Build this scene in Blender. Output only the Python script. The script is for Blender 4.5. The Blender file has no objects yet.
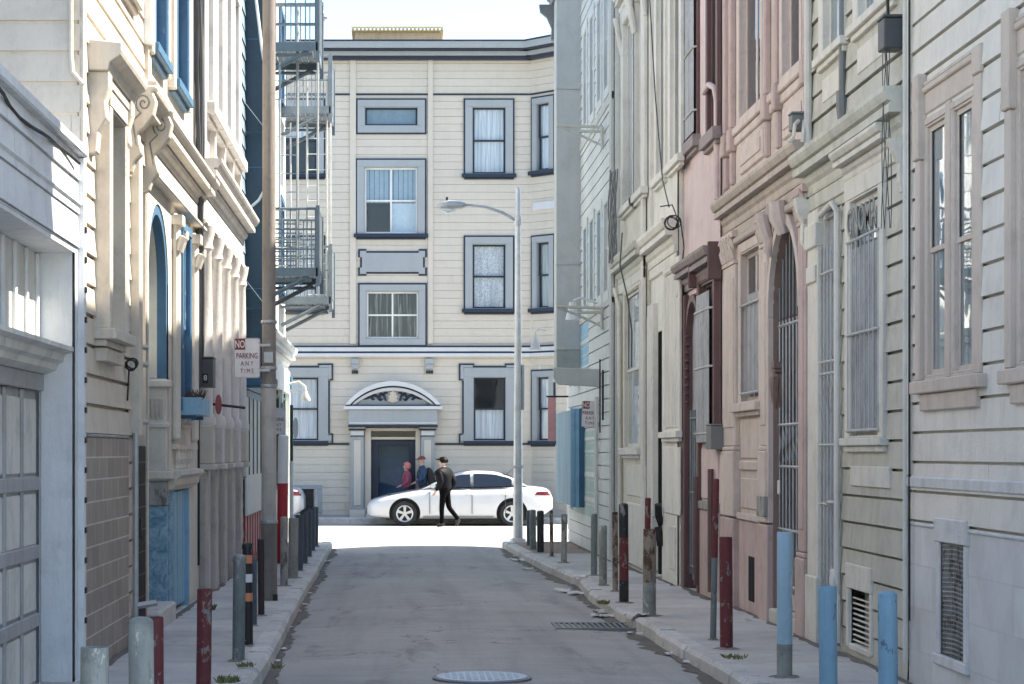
import bpy, bmesh, math, random
from mathutils import Vector, Matrix
random.seed(7)
R = math.radians
PI = math.pi
SC = bpy.context.scene
COL = SC.collection
# camera numbers shared by the layout: focal length in pixels, vanishing point, eye height
FP, VX, HY, CZ = 2050.0, 400.0, 452.0, 1.69
def gz(y): return -0.004 * min(y, 45.0)
def sw(y): return gz(y) + 0.12

# ------------------------------------------------------------------ materials
def nd(nt, t, **kw):
    n = nt.nodes.new(t)
    for k, v in kw.items():
        if k in n.inputs: n.inputs[k].default_value = v
        else: setattr(n, k, v)
    return n
def ramp(nt, fac, stops):
    r = nt.nodes.new('ShaderNodeValToRGB')
    el = r.color_ramp.elements
    while len(el) < len(stops): el.new(0.5)
    for e, (p, c) in zip(el, stops):
        e.position = p
        e.color = (c, c, c, 1) if isinstance(c, (int, float)) else (*c, 1)
    nt.links.new(fac, r.inputs[0])
    return r.outputs[0]
def mix(nt, fac, a, b, mode='MIX'):
    m = nt.nodes.new('ShaderNodeMix'); m.data_type = 'RGBA'; m.blend_type = mode
    for sock, val in ((m.inputs[0], fac), (m.inputs[6], a), (m.inputs[7], b)):
        if hasattr(val, 'links'): nt.links.new(val, sock)
        elif isinstance(val, (int, float)): sock.default_value = val
        else: sock.default_value = (*val, 1)
    return m.outputs[2]
def noise(nt, vec, scale, detail=4, rough=0.6, dist=0.0, sc=None):
    n = nt.nodes.new('ShaderNodeTexNoise')
    n.inputs['Scale'].default_value = scale; n.inputs['Detail'].default_value = detail
    n.inputs['Roughness'].default_value = rough; n.inputs['Distortion'].default_value = dist
    if sc:
        mp = nt.nodes.new('ShaderNodeMapping'); mp.inputs['Scale'].default_value = sc
        nt.links.new(vec, mp.inputs[0]); vec = mp.outputs[0]
    nt.links.new(vec, n.inputs[0])
    return n.outputs[0]
def newmat(name):
    m = bpy.data.materials.new(name); m.use_nodes = True
    nt = m.node_tree
    b = nt.nodes['Principled BSDF']
    tc = nt.nodes.new('ShaderNodeNewGeometry')
    return m, nt, b, tc.outputs['Position']
def setin(b, **kw):
    for k, v in kw.items():
        k = k.replace('_', ' ')
        if k in b.inputs: b.inputs[k].default_value = v
def bump(nt, b, h, strength=0.3, dist=0.01):
    bp = nt.nodes.new('ShaderNodeBump'); bp.inputs['Strength'].default_value = strength
    bp.inputs['Distance'].default_value = dist
    nt.links.new(h, bp.inputs['Height']); nt.links.new(bp.outputs[0], b.inputs['Normal'])
def paint(name, col, rough=0.55, var=0.12, dirt=0.35, dcol=None, chip=0.0, chipcol=(0.16, 0.14, 0.12), bmp=0.25, grain=None, spec=0.4, chipscale=9):
    """painted wood or stucco: uneven tone, grime that runs down the face, chipped patches"""
    if not name.startswith(('post_', 'paint_butter', 'paint_lilac_grey', 'paint_cool_white_trim', 'paint_navy_lines')): dirt = min(0.95, dirt * 1.15); bmp = bmp * 1.6
    m, nt, b, P = newmat(name)
    dcol = dcol or tuple(c * 0.42 for c in col)
    n1 = noise(nt, P, 0.7, 5, 0.65)
    c = mix(nt, ramp(nt, n1, [(0.3, 0.0), (0.75, 1.0)]), tuple(x * (1 - var) for x in col), tuple(min(0.9, x * (1 + var * 0.6)) for x in col))
    st = noise(nt, P, 1.0, 5, 0.7, 0.3, (5.5, 5.5, 0.5))
    sp = noise(nt, P, 14.0, 6, 0.75)
    mm = nt.nodes.new('ShaderNodeMath'); mm.operation = 'MULTIPLY'
    nt.links.new(ramp(nt, st, [(0.46, 0.0), (0.70, 1.0)]), mm.inputs[0])
    nt.links.new(ramp(nt, sp, [(0.3, 0.35), (0.7, 1.0)]), mm.inputs[1])
    m2 = nt.nodes.new('ShaderNodeMath'); m2.operation = 'MULTIPLY'; m2.inputs[1].default_value = dirt
    nt.links.new(mm.outputs[0], m2.inputs[0])
    c = mix(nt, m2.outputs[0], c, dcol)
    blot = noise(nt, P, 3.1, 7, 0.72)
    c = mix(nt, ramp(nt, blot, [(0.50, 0.0), (0.70, min(1, dirt * 0.9))]), c, dcol)
    fine = noise(nt, P, 1.0, 8, 0.8, 0.4, (30, 30, 6))
    c = mix(nt, ramp(nt, fine, [(0.55, 0.0), (0.75, min(1, dirt * 1.1))]), c, dcol)
    if chip > 0:
        ch = noise(nt, P, chipscale, 8, 0.7, 0.6, (1.2, 1.2, 0.55))
        cm = ramp(nt, ch, [(0.66 - chip * 0.3, 0.0), (0.68 - chip * 0.3, 1.0)])
        c = mix(nt, cm, c, chipcol)
    nt.links.new(c, b.inputs['Base Color'])
    rr = ramp(nt, sp, [(0.2, max(0.05, rough - 0.1)), (0.8, min(1, rough + 0.2))])
    nt.links.new(rr, b.inputs['Roughness'])
    if grain:
        h = noise(nt, P, 1.0, 6, 0.7, 0.2, grain)
    else:
        h = noise(nt, P, 35.0, 5, 0.7)
    bump(nt, b, h, bmp, 0.012)
    setin(b, Specular_IOR_Level=spec)
    return m
def metal(name, col, rough=0.45, met=0.6, rust=0.0, rustcol=(0.13, 0.06, 0.035), scale=7):
    m, nt, b, P = newmat(name)
    n1 = noise(nt, P, 5, 5, 0.7)
    c = mix(nt, ramp(nt, n1, [(0.3, 0.0), (0.7, 1.0)]), tuple(x * 0.75 for x in col), tuple(min(0.9, x * 1.12) for x in col))
    if rust > 0:
        r = noise(nt, P, scale, 8, 0.72, 0.4, (1, 1, 0.5))
        c = mix(nt, ramp(nt, r, [(0.66 - 0.25 * rust, 0.0), (0.72 - 0.25 * rust, 1.0)]), c, rustcol)
    nt.links.new(c, b.inputs['Base Color'])
    b.inputs['Metallic'].default_value = met
    nt.links.new(ramp(nt, n1, [(0.2, rough - 0.08), (0.8, rough + 0.15)]), b.inputs['Roughness'])
    bump(nt, b, noise(nt, P, 60, 4, 0.7), 0.12, 0.006)
    return m
def plain(name, col, rough=0.5, met=0.0, spec=0.5, coat=0.0):
    m, nt, b, P = newmat(name)
    n1 = noise(nt, P, 9, 5, 0.7)
    c = mix(nt, ramp(nt, n1, [(0.3, 0.0), (0.7, 1.0)]), tuple(x * 0.88 for x in col), tuple(min(0.95, x * 1.06) for x in col))
    nt.links.new(c, b.inputs['Base Color'])
    setin(b, Roughness=rough, Metallic=met, Specular_IOR_Level=spec, Coat_Weight=coat, Coat_Roughness=0.06)
    return m
def glassmat(name, tint=(0.93, 0.95, 0.96), refl=1.0, rough=0.015, wav=0.03):
    """thin window glass: sees through face-on, mirrors at a slant"""
    m = bpy.data.materials.new(name); m.use_nodes = True
    nt = m.node_tree; nt.nodes.clear()
    out = nt.nodes.new('ShaderNodeOutputMaterial')
    tr = nt.nodes.new('ShaderNodeBsdfTransparent'); tr.inputs[0].default_value = (*tint, 1)
    gl = nt.nodes.new('ShaderNodeBsdfGlossy'); gl.inputs['Roughness'].default_value = rough
    gl.inputs[0].default_value = (0.95, 0.97, 1, 1)
    g = nt.nodes.new('ShaderNodeNewGeometry')
    bp = nt.nodes.new('ShaderNodeBump'); bp.inputs['Strength'].default_value = wav; bp.inputs['Distance'].default_value = 0.05
    nz = noise(nt, g.outputs['Position'], 2.2, 2, 0.5)
    nt.links.new(nz, bp.inputs['Height']); nt.links.new(bp.outputs[0], gl.inputs['Normal'])
    mul = nt.nodes.new('ShaderNodeMath'); mul.operation = 'MULTIPLY'; mul.inputs[1].default_value = refl; mul.use_clamp = True
    dt = nt.nodes.new('ShaderNodeVectorMath'); dt.operation = 'DOT_PRODUCT'
    nt.links.new(g.outputs['Normal'], dt.inputs[0]); nt.links.new(g.outputs['Incoming'], dt.inputs[1])
    ab = nt.nodes.new('ShaderNodeMath'); ab.operation = 'ABSOLUTE'; nt.links.new(dt.outputs['Value'], ab.inputs[0])
    om = nt.nodes.new('ShaderNodeMath'); om.operation = 'SUBTRACT'; om.inputs[0].default_value = 1.0; nt.links.new(ab.outputs[0], om.inputs[1])
    pw = nt.nodes.new('ShaderNodeMath'); pw.operation = 'POWER'; pw.inputs[1].default_value = 5.0; nt.links.new(om.outputs[0], pw.inputs[0])
    fr = nt.nodes.new('ShaderNodeMath'); fr.operation = 'MULTIPLY_ADD'; fr.inputs[1].default_value = 0.95; fr.inputs[2].default_value = 0.03; nt.links.new(pw.outputs[0], fr.inputs[0])
    nt.links.new(fr.outputs[0], mul.inputs[0])
    ms = nt.nodes.new('ShaderNodeMixShader')
    nt.links.new(mul.outputs[0], ms.inputs[0]); nt.links.new(tr.outputs[0], ms.inputs[1]); nt.links.new(gl.outputs[0], ms.inputs[2])
    nt.links.new(ms.outputs[0], out.inputs[0])
    return m
M = {}
M['r1'] = paint('paint_warm_white_boards', (0.76, 0.73, 0.665), dirt=0.25)
M['r1b'] = paint('paint_white_stucco_base', (0.70, 0.70, 0.69), dirt=0.4, bmp=0.4)
M['r1t'] = paint('paint_dusty_beige_trim', (0.61, 0.525, 0.455), dirt=0.3, chip=0.02, chipcol=(.6, .55, .5))
M['r2'] = paint('paint_sage_boards', (0.54, 0.535, 0.47), dirt=0.4)
M['r2c'] = paint('paint_sage_cornice', (0.58, 0.585, 0.52), dirt=0.4)
M['r2t'] = paint('paint_pale_stone_trim', (0.71, 0.69, 0.63), dirt=0.35)
M['lilac'] = paint('paint_weathered_lilac_grey', (0.40, 0.42, 0.45), dirt=0.6, chip=0.25, chipcol=(0.20, 0.20, 0.21), grain=(14, 14, 0.8), chipscale=16)
M['r3'] = paint('paint_rose_cream', (0.67, 0.575, 0.525), dirt=0.4)
M['r3c'] = paint('paint_rose_taupe_cornice', (0.53, 0.46, 0.415), dirt=0.45)
M['r3p'] = paint('paint_dusty_pink', (0.55, 0.425, 0.40), dirt=0.45, chip=0.05, chipcol=(.62, .55, .5))
M['r3d'] = paint('paint_brown_mauve_reveal', (0.29, 0.20, 0.175), dirt=0.4)
M['r4'] = paint('stucco_pale_pink', (0.70, 0.57, 0.56), dirt=0.3, bmp=0.4)
M['maroon'] = paint('paint_dark_maroon', (0.145, 0.082, 0.082), dirt=0.4, rough=0.45)
M['maroong'] = paint('paint_mauve_grey_cornice', (0.31, 0.26, 0.26), dirt=0.5)
M['r5'] = paint('paint_off_white', (0.77, 0.76, 0.70), dirt=0.3)
M['r6'] = paint('paint_putty', (0.66, 0.635, 0.55), dirt=0.35)
M['r6t'] = paint('paint_pale_ivory_trim', (0.69, 0.68, 0.63), dirt=0.3)
M['r7'] = paint('paint_mint_grey_boards', (0.60, 0.635, 0.625), dirt=0.25)
M['r7b'] = paint('paint_grey_green_bay', (0.49, 0.505, 0.49), dirt=0.2)
M['r7d'] = paint('paint_grey_green_shade_joints', (0.37, 0.39, 0.36), dirt=0.3)  # darker bay tone: painted shadow on the bay foot, and the joint lines
M['skyblue'] = paint('paint_sky_blue', (0.25, 0.47, 0.64), dirt=0.35, chip=0.03, chipcol=(.5, .55, .55))
M['deepblue'] = paint('paint_deep_blue', (0.06, 0.16, 0.27), dirt=0.3)
M['la'] = paint('paint_cool_white_garage', (0.68, 0.71, 0.735), dirt=0.3)
M['lag'] = paint('paint_grey_door_rails', (0.38, 0.39, 0.40), dirt=0.4)
M['lap'] = paint('paint_pale_door_panels', (0.66, 0.66, 0.62), dirt=0.5)
M['lb'] = paint('paint_warm_cream_boards', (0.63, 0.57, 0.49), dirt=0.25)
M['lbt'] = paint('paint_cream_stone_trim', (0.61, 0.57, 0.50), dirt=0.35)
M['lc'] = paint('paint_cream', (0.65, 0.615, 0.55), dirt=0.3)
M['ld'] = paint('paint_chalk_white', (0.64, 0.62, 0.595), dirt=0.4)
M['ldg'] = paint('stucco_taupe_piers', (0.52, 0.49, 0.465), dirt=0.5, bmp=0.9)
M['bluetrim'] = paint('paint_window_blue', (0.06, 0.15, 0.26), dirt=0.3, chip=0.03, chipcol=(.4, .45, .5))
M['le'] = paint('paint_navy_teal', (0.03, 0.065, 0.10), dirt=0.2, rough=0.5)
M['leb'] = paint('paint_slate_blue_boards', (0.22, 0.31, 0.37), dirt=0.3)
M['lf'] = paint('paint_white_storefront', (0.70, 0.72, 0.71), dirt=0.3)
M['green'] = paint('paint_bottle_green', (0.03, 0.085, 0.06), dirt=0.3)
M['red'] = paint('paint_signal_red', (0.42, 0.035, 0.045), dirt=0.3)
M['darkred'] = paint('paint_oxide_red', (0.15, 0.032, 0.035), dirt=0.35, chip=0.25, chipcol=(.22, .2, .19), chipscale=14)
M['white'] = paint('paint_white', (0.76, 0.76, 0.75), dirt=0.2)
M['far'] = paint('paint_butter_cream', (0.575, 0.53, 0.455), dirt=0.12, var=0.05)
M['fart'] = paint('paint_lilac_grey_trim', (0.33, 0.36, 0.375), dirt=0.12, var=0.06)
M['farw'] = paint('paint_cool_white_trim', (0.58, 0.60, 0.62), dirt=0.12, var=0.05)
M['navy'] = paint('paint_navy_lines', (0.016, 0.028, 0.052), dirt=0.1, rough=0.45)
M['darkpaint'] = paint('paint_black_iron', (0.018, 0.018, 0.02), dirt=0.3, rough=0.5)
M['iron'] = metal('grey_painted_iron', (0.21, 0.25, 0.275), 0.5, 0.3, 0.1)
M['ironw'] = paint('pale_grey_pipe', (0.52, 0.53, 0.52), dirt=0.5)
M['galv'] = metal('galvanised_steel', (0.42, 0.44, 0.46), 0.42, 0.5)
M['steelpole'] = metal('lamp_pole_grey', (0.60, 0.61, 0.62), 0.42, 0.5)
M['rusty'] = metal('rusted_pipe', (0.30, 0.26, 0.22), 0.7, 0.2, 0.75, (0.10, 0.055, 0.035), 12)
M['bgrey'] = paint('post_weathered_grey', (0.34, 0.34, 0.32), dirt=0.8, chip=0.35, chipcol=(.13, .12, .11))
M['bgreen'] = paint('post_grey_green', (0.17, 0.20, 0.20), dirt=0.6, rough=0.45, chip=0.2, chipcol=(.3, .31, .3))
M['bblack'] = paint('post_black', (0.022, 0.024, 0.027), dirt=0.4, rough=0.4, chip=0.2, chipcol=(.2, .2, .2))
M['bblue'] = paint('post_pale_blue', (0.36, 0.52, 0.63), dirt=0.35, chip=0.22, chipcol=(.50, .54, .56), chipscale=11)
M['bblue2'] = paint('post_mid_blue', (0.23, 0.41, 0.54), dirt=0.45, chip=0.22, chipcol=(.09, .14, .22), chipscale=10)
M['bconc'] = paint('post_concrete', (0.31, 0.33, 0.305), dirt=0.9, dcol=(0.11, 0.12, 0.105), chip=0.2, chipcol=(.5, .5, .46), bmp=0.6)
M['bslate'] = paint('post_slate', (0.075, 0.10, 0.125), dirt=0.4, rough=0.45)
M['orange'] = plain('reflective_orange', (0.62, 0.24, 0.13), 0.45)
M['reflw'] = plain('reflective_white', (0.72, 0.74, 0.74), 0.4)
M['pole_w'] = paint('wood_pole_grey_white_wrap', (0.50, 0.49, 0.46), dirt=0.5)
M['pole_b'] = paint('wood_pole_brown', (0.27, 0.245, 0.225), dirt=0.6, grain=(22, 22, 0.7), bmp=0.7)
M['pole_d'] = paint('wood_pole_dark_foot', (0.20, 0.19, 0.175), dirt=0.7, grain=(22, 22, 0.7), bmp=0.7)
M['signw'] = plain('sign_white_enamel', (0.70, 0.68, 0.69), 0.4)
M['signr'] = plain('sign_red_enamel', (0.22, 0.025, 0.035), 0.4)
M['black'] = plain('black_rubber', (0.015, 0.015, 0.016), 0.6)
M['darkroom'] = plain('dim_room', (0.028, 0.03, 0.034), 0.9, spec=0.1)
M['curt'] = None
M['curtb'] = plain('slate_window_blind', (0.22, 0.30, 0.36), 0.9, spec=0.1)
M['curtg'] = plain('greenish_curtain', (0.33, 0.37, 0.36), 0.9, spec=0.1)
M['glass'] = glassmat('window_glass')
M['glassdoor'] = glassmat('door_glass', (0.55, 0.66, 0.74), 0.45)
M['glassd'] = glassmat('window_glass_smoky', (0.45, 0.50, 0.54))
M['doorgrey'] = paint('paint_dark_door_grey', (0.10, 0.105, 0.105), dirt=0.4)
M['soil'] = plain('dry_stems', (0.09, 0.065, 0.045), 0.95)
M['grass'] = plain('weed_green', (0.15, 0.17, 0.06), 0.8)
M['paper'] = plain('scrap_paper', (0.66, 0.65, 0.62), 0.8)
M['meter'] = plain('meter_box_grey', (0.065, 0.072, 0.08), 0.5)
M['meter2'] = plain('meter_box_mid_grey', (0.17, 0.18, 0.18), 0.5)
M['roof'] = paint('tar_roof', (0.12, 0.115, 0.11), dirt=0.3)

def lace_mat():
    m, nt, b, P = newmat('lace_curtain')
    v = nt.nodes.new('ShaderNodeTexVoronoi'); v.inputs['Scale'].default_value = 22
    nt.links.new(P, v.inputs[0])
    w = noise(nt, P, 1.0, 3, 0.6, 0.5, (9, 9, 0.6))
    c = mix(nt, ramp(nt, v.outputs[0], [(0.25, 0.0), (0.55, 1.0)]), (0.42, 0.46, 0.50), (0.72, 0.74, 0.76))
    c = mix(nt, ramp(nt, w, [(0.45, 0.0), (0.6, 0.6)]), c, (0.34, 0.37, 0.41))
    nt.links.new(c, b.inputs['Base Color']); setin(b, Roughness=0.95)
    return m
M['lace'] = lace_mat()
def fold_mat(name, a, bcol, lo=0.4):
    m, nt, b, P = newmat(name)
    w = noise(nt, P, 1.0, 4, 0.6, 0.6, (16, 16, 0.5))
    nt.links.new(mix(nt, ramp(nt, w, [(lo, 0.0), (lo + 0.2, 1.0)]), a, bcol), b.inputs['Base Color'])  # hollows of the folds coloured darker: fold shade is in the colour
    setin(b, Roughness=0.95); bump(nt, b, w, 0.8, 0.05)
    return m
M['curt'] = fold_mat('pale_window_blind', (0.52, 0.56, 0.60), (0.80, 0.82, 0.84))
M['folds'] = fold_mat('folded_curtain', (0.22, 0.25, 0.25), (0.47, 0.50, 0.49))
M['clutter'] = fold_mat('things_behind_glass', (0.010, 0.010, 0.011), (0.42, 0.41, 0.39), 0.52)

def asphalt():
    m, nt, b, P = newmat('asphalt_worn')
    a = noise(nt, P, 55, 7, 0.85); l = noise(nt, P, 0.55, 7, 0.68); s = noise(nt, P, 1.0, 7, 0.75, 0.4, (0.9, 11, 1))
    tr = noise(nt, P, 1.0, 4, 0.6, 0.3, (2.4, 0.12, 1))
    c = mix(nt, ramp(nt, l, [(0.3, 0.0), (0.7, 1.0)]), (0.33, 0.325, 0.312), (0.50, 0.49, 0.472))
    c = mix(nt, ramp(nt, s, [(0.42, 0.0), (0.72, 0.45)]), c, (0.62, 0.61, 0.585))
    c = mix(nt, ramp(nt, tr, [(0.48, 0.0), (0.68, 0.5)]), c, (0.25, 0.246, 0.238))
    c = mix(nt, ramp(nt, a, [(0.35, 0.55), (0.62, 0.0)]), c, (0.17, 0.17, 0.168))
    c = mix(nt, ramp(nt, a, [(0.6, 0.0), (0.75, 0.6)]), c, (0.42, 0.41, 0.39))
    v = nt.nodes.new('ShaderNodeTexVoronoi'); v.feature = 'DISTANCE_TO_EDGE'; v.inputs['Scale'].default_value = 0.33
    w = nt.nodes.new('ShaderNodeVectorMath'); w.operation = 'ADD'
    dn = nt.nodes.new('ShaderNodeTexNoise'); dn.inputs['Scale'].default_value = 2.0; dn.inputs['Detail'].default_value = 6
    nt.links.new(P, dn.inputs[0]); nt.links.new(P, w.inputs[0]); nt.links.new(dn.outputs[1], w.inputs[1]); nt.links.new(w.outputs[0], v.inputs[0])
    cr = ramp(nt, v.outputs[0], [(0.0, 1.0), (0.008, 0.0)])
    gate = ramp(nt, noise(nt, P, 0.4, 3, 0.5), [(0.42, 0.0), (0.55, 0.6)])
    mm = nt.nodes.new('ShaderNodeMath'); mm.operation = 'MULTIPLY'; nt.links.new(cr, mm.inputs[0]); nt.links.new(gate, mm.inputs[1])
    c = mix(nt, mm.outputs[0], c, (0.03, 0.029, 0.028))
    oil = noise(nt, P, 1.0, 5, 0.6, 0.5, (2.2, 0.45, 1))
    c = mix(nt, ramp(nt, oil, [(0.58, 0.0), (0.68, 0.55)]), c, (0.16, 0.16, 0.158))
    pat = nt.nodes.new('ShaderNodeTexBrick'); pat.inputs['Scale'].default_value = 1.0; pat.inputs['Mortar Size'].default_value = 0.012; pat.inputs['Brick Width'].default_value = 2.6; pat.inputs['Row Height'].default_value = 5.3
    pat.inputs['Color1'].default_value = (0.0, 0.0, 0.0, 1); pat.inputs['Color2'].default_value = (0.9, 0.9, 0.9, 1); pat.inputs['Mortar'].default_value = (1, 1, 1, 1)
    nt.links.new(w.outputs[0], pat.inputs[0])
    pm_ = nt.nodes.new('ShaderNodeMath'); pm_.operation = 'MULTIPLY'; pm_.inputs[1].default_value = 0.22; nt.links.new(pat.outputs[0], pm_.inputs[0])
    c = mix(nt, pm_.outputs[0], c, (0.22, 0.218, 0.213))
    nt.links.new(c, b.inputs['Base Color'])
    nt.links.new(ramp(nt, a, [(0.2, 0.7), (0.8, 0.95)]), b.inputs['Roughness'])
    hh = nt.nodes.new('ShaderNodeMath'); hh.operation = 'ADD'; nt.links.new(a, hh.inputs[0]); nt.links.new(s, hh.inputs[1])
    bump(nt, b, hh.outputs[0], 0.6, 0.012)
    return m
M['asphalt'] = asphalt()
def concrete(name, col, joint=0.0, dark=0.5):
    m, nt, b, P = newmat(name)
    l = noise(nt, P, 1.1, 7, 0.68); a = noise(nt, P, 45, 5, 0.75); st = noise(nt, P, 4.0, 6, 0.7, 0.8)
    c = mix(nt, ramp(nt, l, [(0.3, 0.0), (0.7, 1.0)]), tuple(x * 0.72 for x in col), tuple(x * 1.15 for x in col))
    c = mix(nt, ramp(nt, st, [(0.52, 0.0), (0.7, dark)]), c, tuple(x * 0.4 for x in col))
    c = mix(nt, ramp(nt, a, [(0.3, 0.5), (0.55, 0.0)]), c, tuple(x * 0.5 for x in col))
    if joint:
        sep = nt.nodes.new('ShaderNodeSeparateXYZ'); nt.links.new(P, sep.inputs[0])
        d = nt.nodes.new('ShaderNodeMath'); d.operation = 'MULTIPLY'; d.inputs[1].default_value = 1 / joint; nt.links.new(sep.outputs[1], d.inputs[0])
        fr = nt.nodes.new('ShaderNodeMath'); fr.operation = 'FRACT'; nt.links.new(d.outputs[0], fr.inputs[0])
        c = mix(nt, ramp(nt, fr.outputs[0], [(0.0, 1.0), (0.022, 0.0)]), c, tuple(x * 0.18 for x in col))
        fl = nt.nodes.new('ShaderNodeMath'); fl.operation = 'FLOOR'; nt.links.new(d.outputs[0], fl.inputs[0])
        wn = nt.nodes.new('ShaderNodeTexWhiteNoise'); wn.noise_dimensions = '1D'; nt.links.new(fl.outputs[0], wn.inputs['W'])
        c = mix(nt, ramp(nt, wn.outputs[0], [(0.0, 0.0), (1.0, 0.32)]), c, tuple(x * 1.45 for x in col))
    nt.links.new(c, b.inputs['Base Color']); setin(b, Roughness=0.9)
    bump(nt, b, a, 0.5, 0.01)
    return m
M['walk'] = concrete('sidewalk_concrete', (0.50, 0.49, 0.465), 1.45)
M['kerb'] = concrete('kerb_granite', (0.60, 0.59, 0.565), 0, 0.8)
M['brickwalk'] = concrete('brick_corner_paving', (0.30, 0.22, 0.18), 0.35)
M['gravel'] = concrete('street_concrete', (0.42, 0.415, 0.40), 0, 0.1)

def tile_mat(name, col, mortar, bw, bh, axis='Y'):
    m, nt, b, P = newmat(name)
    sep = nt.nodes.new('ShaderNodeSeparateXYZ'); nt.links.new(P, sep.inputs[0])
    cmb = nt.nodes.new('ShaderNodeCombineXYZ')
    nt.links.new(sep.outputs['Y' if axis == 'Y' else 'X'], cmb.inputs[0]); nt.links.new(sep.outputs[2], cmb.inputs[1])
    br = nt.nodes.new('ShaderNodeTexBrick')
    nt.links.new(cmb.outputs[0], br.inputs[0])
    br.inputs['Scale'].default_value = 1.0; br.inputs['Mortar Size'].default_value = 0.006
    br.inputs['Brick Width'].default_value = bw; br.inputs['Row Height'].default_value = bh
    br.inputs['Color1'].default_value = (*col, 1); br.inputs['Color2'].default_value = (*[x * 0.82 for x in col], 1); br.inputs['Mortar'].default_value = (*mortar, 1)
    n = noise(nt, P, 2.0, 6, 0.7)
    c = mix(nt, ramp(nt, n, [(0.42, 0.0), (0.72, 0.45)]), br.outputs[0], tuple(x * 0.5 for x in col))
    nt.links.new(c, b.inputs['Base Color']); setin(b, Roughness=0.6, Specular_IOR_Level=0.15)
    bump(nt, b, br.outputs[1], -0.4, 0.01)
    return m
M['tiles'] = tile_mat('brown_block_tiles', (0.36, 0.315, 0.275), (0.60, 0.56, 0.51), 0.42, 0.165)
M['blocks'] = tile_mat('white_scored_stucco', (0.69, 0.69, 0.69), (0.57, 0.57, 0.57), 0.62, 0.30)
M['blacktiles'] = tile_mat('black_gate_tiles', (0.012, 0.011, 0.012), (0.10, 0.10, 0.11), 3.0, 0.20)

def stucco_blue():
    m, nt, b, P = newmat('rough_blue_stucco')
    h = noise(nt, P, 9, 6, 0.75, 1.2)
    c = mix(nt, ramp(nt, h, [(0.38, 0.0), (0.62, 1.0)]), (0.13, 0.30, 0.44), (0.36, 0.57, 0.70))
    nt.links.new(c, b.inputs['Base Color']); setin(b, Roughness=0.8)
    bump(nt, b, h, 1.0, 0.05)
    return m
M['stuccoblue'] = stucco_blue()
def corr_mat(name, col):
    m, nt, b, P = newmat(name)
    n = noise(nt, P, 1.0, 5, 0.7, 0.2, (8, 8, 0.5))
    nt.links.new(mix(nt, ramp(nt, n, [(0.4, 0.0), (0.7, 1.0)]), col, tuple(x * 0.6 for x in col)), b.inputs['Base Color'])
    setin(b, Roughness=0.45)
    return m
M['corrblue'] = corr_mat('blue_sheet_metal', (0.38, 0.54, 0.63))

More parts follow.
